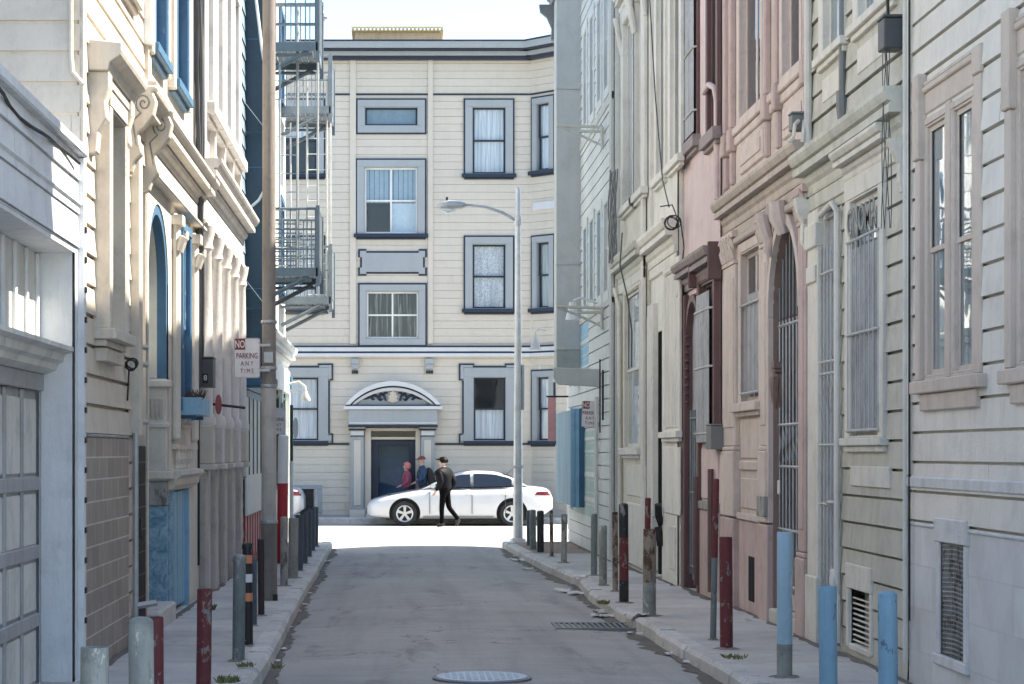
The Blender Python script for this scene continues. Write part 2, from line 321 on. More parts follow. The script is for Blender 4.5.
# ------------------------------------------------------------------ mesh builder
BASE = {}          # world position of every thing's base
class MB:
    def __init__(s): s.v = []; s.f = []; s.m = []; s.mats = []
    def mi(s, mat):
        if mat is None: return 0
        if mat not in s.mats: s.mats.append(mat)
        return s.mats.index(mat)
    def add(s, vs, fs, mat=None):
        o = len(s.v); k = s.mi(mat)
        s.v += [tuple(v) for v in vs]
        for f in fs: s.f.append(tuple(o + i for i in f)); s.m.append(k)
        return s
    def box(s, a0, a1, b0, b1, c0, c1, mp=None, mat=None):
        vs = [(a, b, c) for a in (a0, a1) for b in (b0, b1) for c in (c0, c1)]
        if mp: vs = [mp(*v) for v in vs]
        return s.add(vs, [(0, 1, 3, 2), (4, 6, 7, 5), (0, 4, 5, 1), (2, 3, 7, 6), (0, 2, 6, 4), (1, 5, 7, 3)], mat)
    def prism(s, poly, a0, a1, mp, mat=None):
        """closed polygon of (b, c) pushed from a0 to a1; mp(a, b, c) gives the point"""
        n = len(poly)
        vs = [mp(a0, b, c) for b, c in poly] + [mp(a1, b, c) for b, c in poly]
        fs = [tuple(range(n)), tuple(range(2 * n - 1, n - 1, -1))]
        fs += [(i, (i + 1) % n, n + (i + 1) % n, n + i) for i in range(n)]
        return s.add(vs, fs, mat)
    def tube(s, pts, r, n=8, mat=None, caps=True):
        pts = [Vector(p) for p in pts]
        rs = r if isinstance(r, (list, tuple)) else [r] * len(pts)
        vs = []; up = None
        for i, p in enumerate(pts):
            d = (pts[min(i + 1, len(pts) - 1)] - pts[max(i - 1, 0)]).normalized()
            if up is None:
                up = Vector((0, 0, 1)) if abs(d.z) < 0.9 else Vector((1, 0, 0))
            x = d.cross(up).normalized(); y = x.cross(d).normalized(); up = y
            for k in range(n):
                a = 2 * PI * k / n
                vs.append(p + (x * math.cos(a) + y * math.sin(a)) * rs[i])
        fs = []
        for i in range(len(pts) - 1):
            for k in range(n):
                k2 = (k + 1) % n
                fs.append((i * n + k, i * n + k2, (i + 1) * n + k2, (i + 1) * n + k))
        if caps:
            fs.append(tuple(range(n - 1, -1, -1))); fs.append(tuple((len(pts) - 1) * n + k for k in range(n)))
        return s.add(vs, fs, mat)
    def lathe(s, prof, c, n=20, mat=None, lean=(0, 0)):
        """profile of (radius, z) round a vertical axis through c"""
        vs = []
        for r, z in prof:
            for k in range(n):
                a = 2 * PI * k / n
                vs.append((c[0] + r * math.cos(a) + lean[0] * z, c[1] + r * math.sin(a) + lean[1] * z, c[2] + z))
        fs = []
        for i in range(len(prof) - 1):
            for k in range(n):
                k2 = (k + 1) % n
                fs.append((i * n + k, i * n + k2, (i + 1) * n + k2, (i + 1) * n + k))
        fs.append(tuple(range(n - 1, -1, -1))); fs.append(tuple((len(prof) - 1) * n + k for k in range(n)))
        return s.add(vs, fs, mat)
    def build(s, name, mat=None, parent=None, bevel=0.0, smooth=False, local=False, normals=True):
        me = bpy.data.meshes.new(name)
        off = Vector((0, 0, 0)) if (local or parent is None) else BASE.get(parent.name, Vector((0, 0, 0)))
        me.from_pydata([tuple(Vector(v) - off) for v in s.v], [], s.f)
        for x in (s.mats or []): me.materials.append(x)
        if not s.mats and mat is not None: me.materials.append(mat)
        if s.mats:
            for p, k in zip(me.polygons, s.m): p.material_index = k
        bm = bmesh.new(); bm.from_mesh(me)
        if normals: bmesh.ops.recalc_face_normals(bm, faces=bm.faces)
        if bevel > 0:
            es = [e for e in bm.edges if len(e.link_faces) == 2 and e.calc_face_angle(0) > 0.5]
            bmesh.ops.bevel(bm, geom=es, offset=bevel, segments=1, affect='EDGES', profile=0.5, clamp_overlap=True)
        bm.to_mesh(me); bm.free()
        if smooth:
            for p in me.polygons: p.use_smooth = True
            try: me.set_sharp_from_angle(angle=R(40))
            except Exception: pass
        o = bpy.data.objects.new(name, me); COL.objects.link(o)
        if parent is not None:
            o.parent = parent; BASE[o.name] = off
        return o
def tag(o, label, cat, group=None, kind=None):
    if label: o['label'] = label
    if cat: o['category'] = cat
    if group: o['group'] = group
    if kind: o['kind'] = kind
    return o
def thing(name, loc, label, cat, group=None, rz=0.0):
    o = bpy.data.objects.new(name, None); COL.objects.link(o)
    o.location = loc; o.rotation_euler = (0, 0, rz); o.empty_display_size = 0.2
    BASE[o.name] = Vector(loc)
    return tag(o, label, cat, group)
def struct(name, mb, mat=None, **kw):
    o = mb.build(name, mat, **kw); o['kind'] = 'structure'; return o
def text_mb(txt, size, mp, mat=None, mb=None, depth=0.004, sx=1.0, bold=0.0):
    """lettering as real mesh; mp(x, y, t) places it"""
    cu = bpy.data.curves.new('lettering', 'FONT'); cu.body = txt; cu.size = size
    cu.align_x = 'CENTER'; cu.align_y = 'CENTER'; cu.extrude = depth / 2; cu.offset = bold; cu.resolution_u = 3
    ob = bpy.data.objects.new('lettering_source', cu); COL.objects.link(ob)
    dg = bpy.context.evaluated_depsgraph_get(); dg.update()
    me = bpy.data.meshes.new_from_object(ob.evaluated_get(dg))
    mb = mb or MB()
    mb.add([mp(v.co.x * sx, v.co.y, v.co.z) for v in me.vertices], [tuple(p.vertices) for p in me.polygons], mat)
    bpy.data.objects.remove(ob); bpy.data.curves.remove(cu); bpy.data.meshes.remove(me)
    return mb

SPLIT = {'transom_batten', 'green_frame', 'shop_post', 'belt_course', 'red_stall_board', 'shutter_panel', 'door_post', 'plinth', 'side_casing', 'vertical_strip', 'green_strip', 'corner_board', 'door_jamb', 'pilaster_strip', 'string_line', 'low_panel', 'jamb', 'raised_panel', 'plinth_band', 'base_board', 'bay_joint', 'jamb_cap', 'steel_stub'}
# ------------------------------------------------------------------ facades
class Facade:
    """a wall with its own axes: u along the wall, d outward, z up"""
    def __init__(s, kind, w, name, label, u0, u1, ztop, cat='building', z0=None, group=None, kk=1.0, kr=1.0):
        s.kind, s.w, s.u0, s.u1, s.ztop = kind, w, u0, u1, ztop
        s.ops = []
        s.k, s.kr = kk, kr      # how boldly trim stands out of the wall and openings sink into it
        if kind == 'R': s.mp0 = lambda u, d, z: (w - d, u, z)
        elif kind == 'L': s.mp0 = lambda u, d, z: (w + d, u, z)
        else: s.mp0 = lambda u, d, z: (u, w - d, z)
        s.mp = lambda u, d, z: s.mp0(u, s.dm(d), z)
        um = (u0 + u1) / 2
        s.z0 = z0 if z0 is not None else gz(u1 if kind != 'F' else 60) - 0.1
        p = s.mp(um, -3.0, gz(um if kind != 'F' else 60))
        s.b = thing(name, p, label, cat, group)
    def dm(s, d):
        if d > 0: return d * s.k
        return d * s.kr if d > -0.4 else -0.4 * s.kr + (d + 0.4)
    def u(s, px):
        return s.w * FP / (px - VX) if s.kind != 'F' else (px - VX) * s.w / FP
    def z(s, px, py, d=0.0):
        y = s.u(px) if s.kind != 'F' else s.w
        if d and s.kind != 'F': y = (abs(s.w) - d) * FP / abs(px - VX)
        return CZ + (HY - py) * y / FP
    def box(s, mb, u0, u1, d0, d1, z0, z1, mat=None):
        return mb.box(u0, u1, d0, d1, z0, z1, s.mp, mat)
    def part(s, name, mat, boxes, parent=None, bevel=0.006, **kw):
        if name in SPLIT and len(boxes) > 1:
            out = None
            for b in boxes: out = s.part(name, mat, [b], parent, bevel, **kw)
            return out
        mb = MB()
        for b in boxes: s.box(mb, *b)
        return mb.build(name, mat, parent or s.b, bevel=bevel, **kw)
    def mould(s, name, mat, u0, u1, prof, parent=None, bevel=0.0, build=True):
        mb = MB(); mb.prism(prof, u0, u1, s.mp)
        return mb.build(name, mat, parent or s.b, bevel=bevel) if build else mb
    def wall(s, mat, board=None, groove=0.016, zsplit=None, mat2=None, name='wall', depth=8.0, lap=0.012, roof=True, body=True, z0=None, ztop=None, u0=None, u1=None, bodymat=None):
        """outer skin with real openings, boards with shadow grooves, sides, back and roof"""
        u0 = s.u0 if u0 is None else u0; u1 = s.u1 if u1 is None else u1
        z0 = s.z0 if z0 is None else z0; zt = s.ztop if ztop is None else ztop
        mb = MB()
        rows = []
        if board:
            zs = zsplit if zsplit is not None else z0
            if zs > z0: rows.append((z0, zs, 'p'))
            z = zs
            while z < zt - 1e-4:
                e = min(z + board, zt); rows.append((z, e, 'b')); z = e
        else: rows.append((z0, zt, 'p'))
        jr = random.Random(int(u0 * 10)); joints = {}; lapk = {}
        for (ra, rb, ty) in rows:
            joints[ra] = [u0 + jr.uniform(0.3, 3.5) + k * 3.6 for k in range(int((u1 - u0) / 3.6) + 1)] if board else []; lapk[ra] = jr.uniform(0.6, 1.7)
        for (ra, rb, ty) in rows:
            cuts = sorted({ra, rb} | ({ra + groove} if ty == 'b' and rb - ra > groove else set()) | {c for o in s.ops for c in (o[2], o[3]) if ra < c < rb})
            for a, b in zip(cuts, cuts[1:]):
                if b - a < 1e-5: continue
                mid = (a + b) / 2
                iv = [(u0, u1)]
                for o in s.ops:
                    if o[2] < mid < o[3]:
                        nv = []
                        for (x, y) in iv:
                            if o[1] <= x or o[0] >= y: nv.append((x, y)); continue
                            if o[0] > x: nv.append((x, o[0]))
                            if o[1] < y: nv.append((o[1], y))
                        iv = nv
                if ty == 'b':
                    for jn in joints.get(ra, ()):
                        nv = []
                        for (x, y) in iv:
                            if x + 0.05 < jn < y - 0.05: nv += [(x, jn - 0.0025), (jn + 0.0025, y)]
                            else: nv.append((x, y))
                        iv = nv
                ing = ty == 'b' and b <= ra + groove + 1e-6
                def dd(z): return 0.0 if ty == 'p' else lap * lapk[ra] * (1 - (z - ra) / (rb - ra))
                for (x, y) in iv:
                    mt = mat2 if (ty == 'p' and mat2) else mat
                    if ing:
                        g = -0.035
                        mb.add([s.mp0(x, g, a), s.mp0(y, g, a), s.mp0(y, g, b), s.mp0(x, g, b)], [(0, 1, 2, 3)], mt)
                        mb.add([s.mp0(x, g, b), s.mp0(y, g, b), s.mp0(y, dd(b), b), s.mp0(x, dd(b), b)], [(0, 1, 2, 3)], mt)
                        mb.add([s.mp0(x, g, a), s.mp0(y, g, a), s.mp0(y, 0.0, a), s.mp0(x, 0.0, a)], [(0, 1, 2, 3)], mt)
                    else:
                        mb.add([s.mp0(x, dd(a), a), s.mp0(y, dd(a), a), s.mp0(y, dd(b), b), s.mp0(x, dd(b), b)], [(0, 1, 2, 3)], mt)
        bmx = bodymat or mat
        if body:
            mb.box(u0, u1, -depth, -0.62, z0, zt - 0.06, s.mp0, bmx)
            mb.box(u0, u0 + 0.04, -0.62, -0.021, z0, zt - 0.06, s.mp0, bmx)
            mb.box(u1 - 0.04, u1, -0.62, -0.021, z0, zt - 0.06, s.mp0, bmx)
            if roof: mb.box(u0, u1, -depth, -0.021, zt - 0.058, zt, s.mp0, M['roof'])
        return mb.build(name, mat, s.b, normals=False)
    def op(s, u0, u1, z0, z1): s.ops.append((u0, u1, z0, z1))
    def window(s, u0, u1, z0, z1, cm, sm, cw=0.11, cd=0.045, rec=0.09, style='dh', pane=None, back='curt', backmode='full', sill=True, sillm=None, sd=0.10, sh=0.06, sover=0.06, outline=None, sw_=0.045, head=0.0, name='window', cut=True, label=None, top=True):
        if cut: s.op(u0, u1, z0, z1)
        pane = pane or M['glass']; sillm = sillm or cm
        mb = MB(); zb = z0
        s.box(mb, u0 - cw, u0, -0.02, cd, zb, z1); s.box(mb, u1, u1 + cw, -0.02, cd, zb, z1)
        if top: s.box(mb, u0 - cw, u1 + cw, -0.02, cd + 0.006, z1, z1 + cw)
        if not sill: s.box(mb, u0 - cw, u1 + cw, -0.02, cd + 0.003, z0 - cw, z0)
        t = 0.018
        s.box(mb, u0 + 0.0005, u0 + t, -rec - 0.05, cd - 0.008, z0 + t, z1 - t); s.box(mb, u1 - t, u1 - 0.0005, -rec - 0.05, cd - 0.008, z0 + t, z1 - t)
        s.box(mb, u0 + 0.0005, u1 - 0.0005, -rec - 0.05, cd - 0.01, z0 + 0.0005, z0 + t); s.box(mb, u0 + 0.0005, u1 - 0.0005, -rec - 0.05, cd - 0.01, z1 - t, z1 - 0.0005)
        w = mb.build(name, cm, s.b, bevel=0.004)
        if label: w['label'] = label
        if outline:
            ob = MB(); q = outline[1]; a0, a1 = u0 - cw, u1 + cw; b0, b1 = (z0 - (0 if sill else cw)), z1 + cw
            s.box(ob, a0 - q, a0, -0.02, cd - 0.012, b0, b1); s.box(ob, a1, a1 + q, -0.02, cd - 0.012, b0, b1)
            s.box(ob, a0 - q, a1 + q, -0.02, cd - 0.010, b1, b1 + q)
            if not sill: s.box(ob, a0 - q, a1 + q, -0.02, cd - 0.010, b0 - q, b0)
            ob.build('outline_strip', outline[0], w)
        a0, a1, b0, b1 = u0 + t, u1 - t, z0 + t, z1 - t
        sb = MB(); k = sw_; zm = (b0 + b1) / 2; um = (a0 + a1) / 2
        def fr(x0, x1, y0, y1, d):
            s.box(sb, x0, x0 + k, d, d + 0.035, y0 + k, y1 - k); s.box(sb, x1 - k, x1, d, d + 0.035, y0 + k, y1 - k)
            s.box(sb, x0, x1, d, d + 0.035, y0, y0 + k); s.box(sb, x0, x1, d, d + 0.035, y1 - k, y1)
        if style == 'dh':
            fr(a0, a1, b0, zm + k / 2, -rec - 0.03); fr(a0, a1, zm - k / 2 + 0.001, b1, -rec + 0.007)
        elif style == '2x2':
            fr(a0, a1, b0, b1, -rec - 0.02)
            s.box(sb, um - k / 2, um + k / 2, -rec - 0.018, -rec + 0.017, b0 + k, b1 - k)
            s.box(sb, a0 + k, um - k / 2, -rec - 0.018, -rec + 0.012, zm - k / 2, zm + k / 2); s.box(sb, um + k / 2, a1 - k, -rec - 0.018, -rec + 0.012, zm - k / 2, zm + k / 2)
        elif style == 'two':
            fr(a0, um, b0, b1, -rec - 0.02); fr(um + 0.002, a1, b0, b1, -rec - 0.02)
        else: fr(a0, a1, b0, b1, -rec - 0.02)
        sb.build('sash', sm, w, bevel=0.003)
        pb = MB(); s.box(pb, a0 + 0.004, a1 - 0.004, -rec - 0.012, -rec - 0.007, b0 + 0.004, b1 - 0.004)
        pb.build('pane', pane, w)
        if back:
            if backmode != 'none':
                cb = MB(); x0, x1, y0, y1 = a0, a1, b0, b1
                if backmode == 'low': y1 = b0 + (b1 - b0) * 0.5
                if backmode == 'top': y0 = b0 + (b1 - b0) * 0.55
                # gently folded hanging
                n = 14; vs = []; fs = []
                for i in range(n + 1):
                    uu = x0 + (x1 - x0) * i / n; dd = -rec - 0.04 + 0.008 * math.sin(i * 2.1 + u0 * 3)
                    vs += [s.mp(uu, dd, y0), s.mp(uu, dd, y1), s.mp(uu, dd - 0.012, y0), s.mp(uu, dd - 0.012, y1)]
                for i in range(n):
                    o = 4 * i
                    fs += [(o, o + 4, o + 5, o + 1), (o + 2, o + 3, o + 7, o + 6), (o, o + 2, o + 6, o + 4), (o + 1, o + 5, o + 7, o + 3)]
                fs += [(0, 1, 3, 2), (4 * n, 4 * n + 2, 4 * n + 3, 4 * n + 1)]
                cb.add(vs, fs); cb.build('curtain', M[back], w)
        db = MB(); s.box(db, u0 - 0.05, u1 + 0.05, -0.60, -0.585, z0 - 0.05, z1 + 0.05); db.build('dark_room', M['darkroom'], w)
        if sill:
            lb = MB(); s.box(lb, u0 - cw - sover, u1 + cw + sover, -0.02, sd, z0 - sh, z0 - 0.001)
            s.box(lb, u0 - cw - sover * 0.3, u1 + cw + sover * 0.3, -0.02, sd * 0.55, z0 - sh - 0.05, z0 - sh - 0.001)
            lb.build('sill', sillm, w, bevel=0.006)
        return w
    def arch_fill(s, mb, u0, u1, zs, zt, d0, d1, n=18, mat=None, rise=None):
        """masonry between a rectangular opening head and a round arch"""
        um = (u0 + u1) / 2; ru = (u1 - u0) / 2; rz = rise or (zt - zs - 0.02)
        pts = [(um + ru * math.cos(PI - PI * i / n), zs + rz * math.sin(PI * i / n)) for i in range(n + 1)]
        for i in range(n):
            (a, za), (b, zb) = pts[i], pts[i + 1]
            vs = [s.mp(a, d0, za), s.mp(b, d0, zb), s.mp(b, d0, zt), s.mp(a, d0, zt), s.mp(a, d1, za), s.mp(b, d1, zb), s.mp(b, d1, zt), s.mp(a, d1, zt)]
            mb.add(vs, [(0, 1, 2, 3), (4, 7, 6, 5), (0, 4, 5, 1), (2, 6, 7, 3)] + ([(0, 3, 7, 4)] if i == 0 else []) + ([(1, 5, 6, 2)] if i == n - 1 else []), mat)
        return pts
    def arch_band(s, mb, u0, u1, zs, w, d0, d1, n=24, mat=None, rise=None):
        um = (u0 + u1) / 2; ru = (u1 - u0) / 2; rz = rise or ru
        for i in range(n):
            q = []
            for j in (i, i + 1):
                c, e = math.cos(PI - PI * j / n), math.sin(PI * j / n)
                q.append(((um + ru * c, zs + rz * e), (um + (ru + w) * c, zs + (rz + w) * e)))
            (a, b), (c2, d2) = q
            vs = [s.mp(x[0], d, x[1]) for d in (d0, d1) for x in (a, c2, d2, b)]
            mb.add(vs, [(0, 1, 2, 3), (4, 7, 6, 5), (0, 4, 5, 1), (3, 2, 6, 7)] + ([(0, 3, 7, 4)] if i == 0 else []) + ([(1, 5, 6, 2)] if i == n - 1 else []), mat)
def crown(d, z0, z1):
    """classical cornice profile from wall out to d"""
    h = z1 - z0
    return [(-0.02, z0), (d * 0.16, z0), (d * 0.2, z0 + h * 0.06), (d * 0.2, z0 + h * 0.22), (d * 0.34, z0 + h * 0.30), (d * 0.40, z0 + h * 0.42), (d * 0.28, z0 + h * 0.44), (d * 0.28, z0 + h * 0.5),
            (d * 0.78, z0 + h * 0.5), (d * 0.78, z0 + h * 0.66), (d * 0.66, z0 + h * 0.675), (d * 0.66, z0 + h * 0.71), (d * 0.84, z0 + h * 0.74), (d * 0.93, z0 + h * 0.82), (d, z0 + h * 0.9), (d, z1), (-0.02, z1)]
def bars(F, name, mat, u0, u1, d, z0, z1, n, r=0.011, rails=(), parent=None, rr=0.014, flat=False):
    """an iron grille: upright bars and cross rails"""
    mb = MB()
    for i in range(n):
        u = u0 + (u1 - u0) * i / (n - 1) if n > 1 else u0
        mb.tube([F.mp(u, d, z0), F.mp(u, d, z1)], r, 6)
    for z in rails: mb.tube([F.mp(u0 - 0.03, d + 0.006, z), F.mp(u1 + 0.03, d + 0.006, z)], rr, 6)
    return mb.build(name, mat, parent or F.b)
SUN, SKY, EXPO = 2.3, 0.054, 2.88
M['slatehall'] = plain('slate_blue_hall', (0.32, 0.42, 0.50), 0.9, spec=0.1)
# ================================================================== far building across the end of the alley
FB = Facade('F', 55.5, 'apartment_building', 'cream clapboard apartment house with navy outlined windows facing down the alley', -11.0, 3.55, CZ + (HY - 44) * 55.5 / FP, 'apartment building', z0=-0.3)
FB.u = lambda px: (px - VX) * 55.5 / FP
fz = lambda py: CZ + (HY - py) * 55.5 / FP
fu = FB.u
NAV, TRM, WHT = M['navy'], M['fart'], M['farw']
def farwin(F, a, b, t, bt, style, sm, back, mode='full', cw=0.185, sill=True, conv=True, pane=None, **kw):
    u0, u1 = (fu(a), fu(b)) if conv else (a, b)
    return F.window(u0, u1, fz(bt), fz(t), TRM, sm, cw=cw, cd=0.06, rec=0.07, style=style, pane=pane, back=back, backmode=mode, sill=sill, sillm=NAV, sd=0.13, sh=0.10, sover=0.09, outline=(NAV, 0.042), **kw)
farwin(FB, 364.5, 418, 107, 126, 'one', NAV, 'curtb', sill=False)
w = farwin(FB, 364, 418, 167, 234, '2x2', M['white'], None)
zm_ = (fz(167) + fz(234)) / 2
mb = MB()
for k in range(11): FB.box(mb, fu(365) + k * 0.13, fu(365) + k * 0.13 + 0.118, -0.14, -0.13, zm_ - 0.05, fz(168))
mb.build('vertical_blind', plain('slate_blue_blind', (0.34, 0.45, 0.53), 0.9, spec=0.1), w)
FB.part('curtain', plain('pale_blue_blind', (0.58, 0.68, 0.75), 0.9, spec=0.1), [(fu(391.5), fu(417.5), -0.16, -0.145, fz(233.5), zm_ - 0.06)], w, bevel=0)
farwin(FB, 366, 419, 291, 339, '2x2', M['white'], 'clutter', sill=False, cw=0.17)
farwin(FB, 472, 506, 107, 174, 'dh', NAV, 'curt')
farwin(FB, 472, 506, 244, 309, 'dh', NAV, 'lace')
farwin(FB, 283, 317, 107, 174, 'dh', NAV, 'curt', 'top')
farwin(FB, 283, 317, 244, 309, 'dh', NAV, 'curt')
for (a, b) in ((190, 224), (120, 154)):
    farwin(FB, a, b, 107, 174, 'dh', NAV, 'curt'); farwin(FB, a, b, 244, 309, 'dh', NAV, 'lace'); farwin(FB, a, b, 378, 441, 'dh', NAV, 'curt', sill=False)
def eared(a, b, back, mode):
    u0, u1, z0, z1 = fu(a), fu(b), fz(441), fz(377)
    w = FB.window(u0, u1, z0, z1, TRM, NAV, cw=0.25, cd=0.06, rec=0.07, style='dh', back=back, backmode=mode, sill=True, sillm=NAV, sd=0.09, sh=0.08, sover=0.0)
    # ears at the head and feet of the casing, each with its navy edge
    mb = MB(); q = 0.045; e0, e1 = u0 - 0.25, u1 + 0.25; zt = z1 + 0.25
    for (x0, x1) in ((e0 - 0.09, e0 - 0.001), (e1 + 0.001, e1 + 0.09)):
        FB.box(mb, x0, x1, -0.02, 0.058, zt - 0.30, zt + 0.07)
        FB.box(mb, x0, x1, -0.02, 0.058, z0 + 0.001, z0 + 0.16)
    FB.box(mb, e0, e0 + 0.24, -0.02, 0.057, zt + 0.008, zt + 0.07); FB.box(mb, e1 - 0.24, e1, -0.02, 0.057, zt + 0.008, zt + 0.07)
    mb.build('casing_ear', TRM, w, bevel=0.003)
    ob = MB()
    FB.box(ob, e0 + 0.24, e1 - 0.24, -0.02, 0.045, zt + 0.008, zt + 0.008 + q)
    for s_, x in ((-1, e0 - 0.09), (1, e1 + 0.09)):
        def bx(p, r, c, d_): FB.box(ob, min(p, r), max(p, r), -0.02, 0.047, c, d_)
        bx(x, x + s_ * q, zt - 0.30 - q, zt + 0.07 + q); bx(x, x + s_ * q, z0 - 0.08, z0 + 0.16 + q)
        xi = x - s_ * 0.09
        bx(xi, xi + s_ * q, z0 + 0.16 + q, zt - 0.30 - q); bx(xi + s_ * q, x, zt - 0.30 - q, zt - 0.30); bx(xi + s_ * q, x, z0 + 0.16, z0 + 0.16 + q)
        bx(x, x - s_ * (0.33 + q), zt + 0.071, zt + 0.07 + q)
    ob.build('outline_strip', NAV, w)
eared(473, 506, 'curt', 'low'); eared(283, 319, 'curt', 'full')
# ornamental notched panel between the middle windows
def notched(a, b, t, bt, F=FB):
    u0, u1, z0, z1 = fu(a), fu(b), fz(bt), fz(t); n = 0.12; q = 0.05
    def poly(o):
        x0, x1, y0, y1 = u0 - o, u1 + o, z0 - o, z1 + o; m = 0.17 + (o if o else 0)
        k = 0.055
        return [(x0, y0), (x0 + m, y0), (x0 + m, y0 + k), (x1 - m, y0 + k), (x1 - m, y0), (x1, y0), (x1, y0 + m), (x1 - k, y0 + m), (x1 - k, y1 - m), (x1, y1 - m), (x1, y1), (x1 - m, y1), (x1 - m, y1 - k), (x0 + m, y1 - k), (x0 + m, y1), (x0, y1), (x0, y1 - m), (x0 + k, y1 - m), (x0 + k, y0 + m), (x0, y0 + m)]
    p = MB(); p.prism(poly(0), -0.01, 0.05, lambda d, u, z: F.mp(u, d, z)); p1 = p.build('ornamental_panel', TRM, F.b)
    o = MB(); o.prism(poly(q), -0.01, 0.035, lambda d, u, z: F.mp(u, d, z)); o.build('outline_strip', NAV, p1)
notched(360, 425, 251, 274)
# pilaster strips of the middle bay, corbels
for a, b in ((350, 356), (428, 433)):
    FB.part('pilaster_strip', M['far'], [(fu(a), fu(b), -0.02, 0.05, fz(344), fz(60))])
for a, b in ((351, 359), (425, 434)):
    c = FB.part('corbel', TRM, [(fu(a), fu(b), -0.02, 0.16, fz(364), fz(359)), (fu(a + 1), fu(b - 1), -0.02, 0.12, fz(369), fz(364) - 0.001)])
    for k in range(3):
        mb = MB(); uu = fu(a + 2 + k * (b - a - 4) / 2); mb.lathe([(0.0, -0.06), (0.035, -0.03), (0.03, 0.03), (0.0, 0.05)], FB.mp(uu, 0.07, fz(372)), 8)
        mb.build('corbel_drop', NAV, c)
# portico
uc0, uc1 = fu(346), fu(440)
P1 = FB.part('portico_entablature', TRM, [(fu(349), fu(437), -0.02, 0.42, fz(425), fz(410))])
FB.part('white_moulding', WHT, [(fu(344), fu(442), -0.02, 0.50, fz(409.8), fz(406.4)), (fu(349.5), fu(436.5), -0.02, 0.445, fz(424), fz(422.5))], P1)
FB.part('outline_strip', NAV, [(fu(348.5), fu(437.5), -0.02, 0.455, fz(427.4), fz(425.1)), (fu(346), fu(440), -0.02, 0.48, fz(406.2), fz(405.2))], P1)
# segmental pediment
def seg(a, b, yb, rise, o, d0, d1, n=28):
    u0, u1 = fu(a) - o, fu(b) + o; zb = fz(yb); um = (u0 + u1) / 2; h = rise + o
    half = (u1 - u0) / 2; rad = (half * half + h * h) / (2 * h); th = math.asin(half / rad)
    return [(um + rad * math.sin(-th + 2 * th * i / n), zb + h - rad + rad * math.cos(-th + 2 * th * i / n)) for i in range(n + 1)]
rs = fz(388) - fz(405)
tym = MB(); tym.prism(seg(356, 430, 405, rs * 0.86, 0, 0, 0), -0.02, 0.30, lambda d, u, z: FB.mp(u, d, z)); T1 = tym.build('pediment_panel', TRM, FB.b)
def rib(o0, o1, d1, mat, name):
    A = seg(352, 434, 405, rs, o0, 0, 0); B = seg(352, 434, 405, rs, o1, 0, 0); mb = MB()
    poly = A + B[::-1]
    for i in range(len(A) - 1):
        q = [A[i], A[i + 1], B[i + 1], B[i]]
        mb.add([FB.mp(u, d, z) for d in (-0.02, d1) for u, z in q], [(0, 1, 2, 3), (4, 7, 6, 5), (0, 4, 5, 1), (3, 2, 6, 7)] + ([(0, 3, 7, 4)] if i == 0 else []) + ([(1, 5, 6, 2)] if i == len(A) - 2 else []))
    return mb.build(name, mat, T1)
rib(-0.085, 0.0, 0.40, WHT, 'white_moulding'); rib(0.002, 0.045, 0.42, NAV, 'outline_strip'); rib(0.047, 0.17, 0.52, WHT, 'white_moulding')
# leaf scrolls and shell on the pediment panel
sc = MB()
for s_ in (-1, 1):
    c = fu(393)
    def Q(x, y): return FB.mp(c + s_ * x * 0.027, 0.315, fz(404 - y))
    sc.tube([Q(7, 3), Q(9, 9), Q(12, 9.5), Q(14, 6), Q(12, 3.5), Q(10, 5)], [0.03, 0.05, 0.055, 0.05, 0.035, 0.02], 6)
    sc.tube([Q(13, 3), Q(16, 7.5), Q(19, 8.5), Q(21.5, 6), Q(20, 4), Q(18, 5)], [0.02, 0.045, 0.05, 0.045, 0.03, 0.02], 6)
    sc.tube([Q(20, 5), Q(23, 6.5), Q(25, 5.5), Q(29, 4)], [0.03, 0.035, 0.03, 0.01], 6)
    sc.tube([Q(5, 10.5), Q(8, 11), Q(10, 9)], [0.02, 0.03, 0.02], 6)
sc.build('leaf_scroll', NAV, T1)
sh = MB()
for k in range(7):
    a = PI * (0.08 + 0.84 * k / 6)
    sh.tube([FB.mp(fu(393), 0.31, fz(403)), FB.mp(fu(393) + 0.13 * math.cos(a), 0.33, fz(403) + 0.31 * math.sin(a))], [0.02, 0.045], 6)
sh.build('shell_ornament', M['far'], T1)
# pilasters beside the door
for a, b in ((351, 364), (421, 434)):
    p = FB.part('door_pilaster', TRM, [(fu(a), fu(b), -0.02, 0.22, fz(509), fz(436))])
    FB.part('raised_strip', M['far'], [(fu(a + 3), fu(b - 3), 0.2, 0.235, fz(505), fz(440))], p)
    FB.part('capital', WHT, [(fu(a), fu(b), -0.02, 0.26, fz(435.5), fz(430.6)), (fu(a - 1.5), fu(b + 1.5), -0.02, 0.32, fz(428.6), fz(427.5))], p)
    FB.part('outline_strip', NAV, [(fu(a - 0.5), fu(b + 0.5), -0.02, 0.25, fz(436.6), fz(435.6)), (fu(a - 2), fu(b + 2), -0.02, 0.34, fz(430.4), fz(428.8))], p)
    FB.part('plinth', M['far'], [(fu(a - 1), fu(b + 1), -0.02, 0.27, -0.1, fz(509.2))], p)
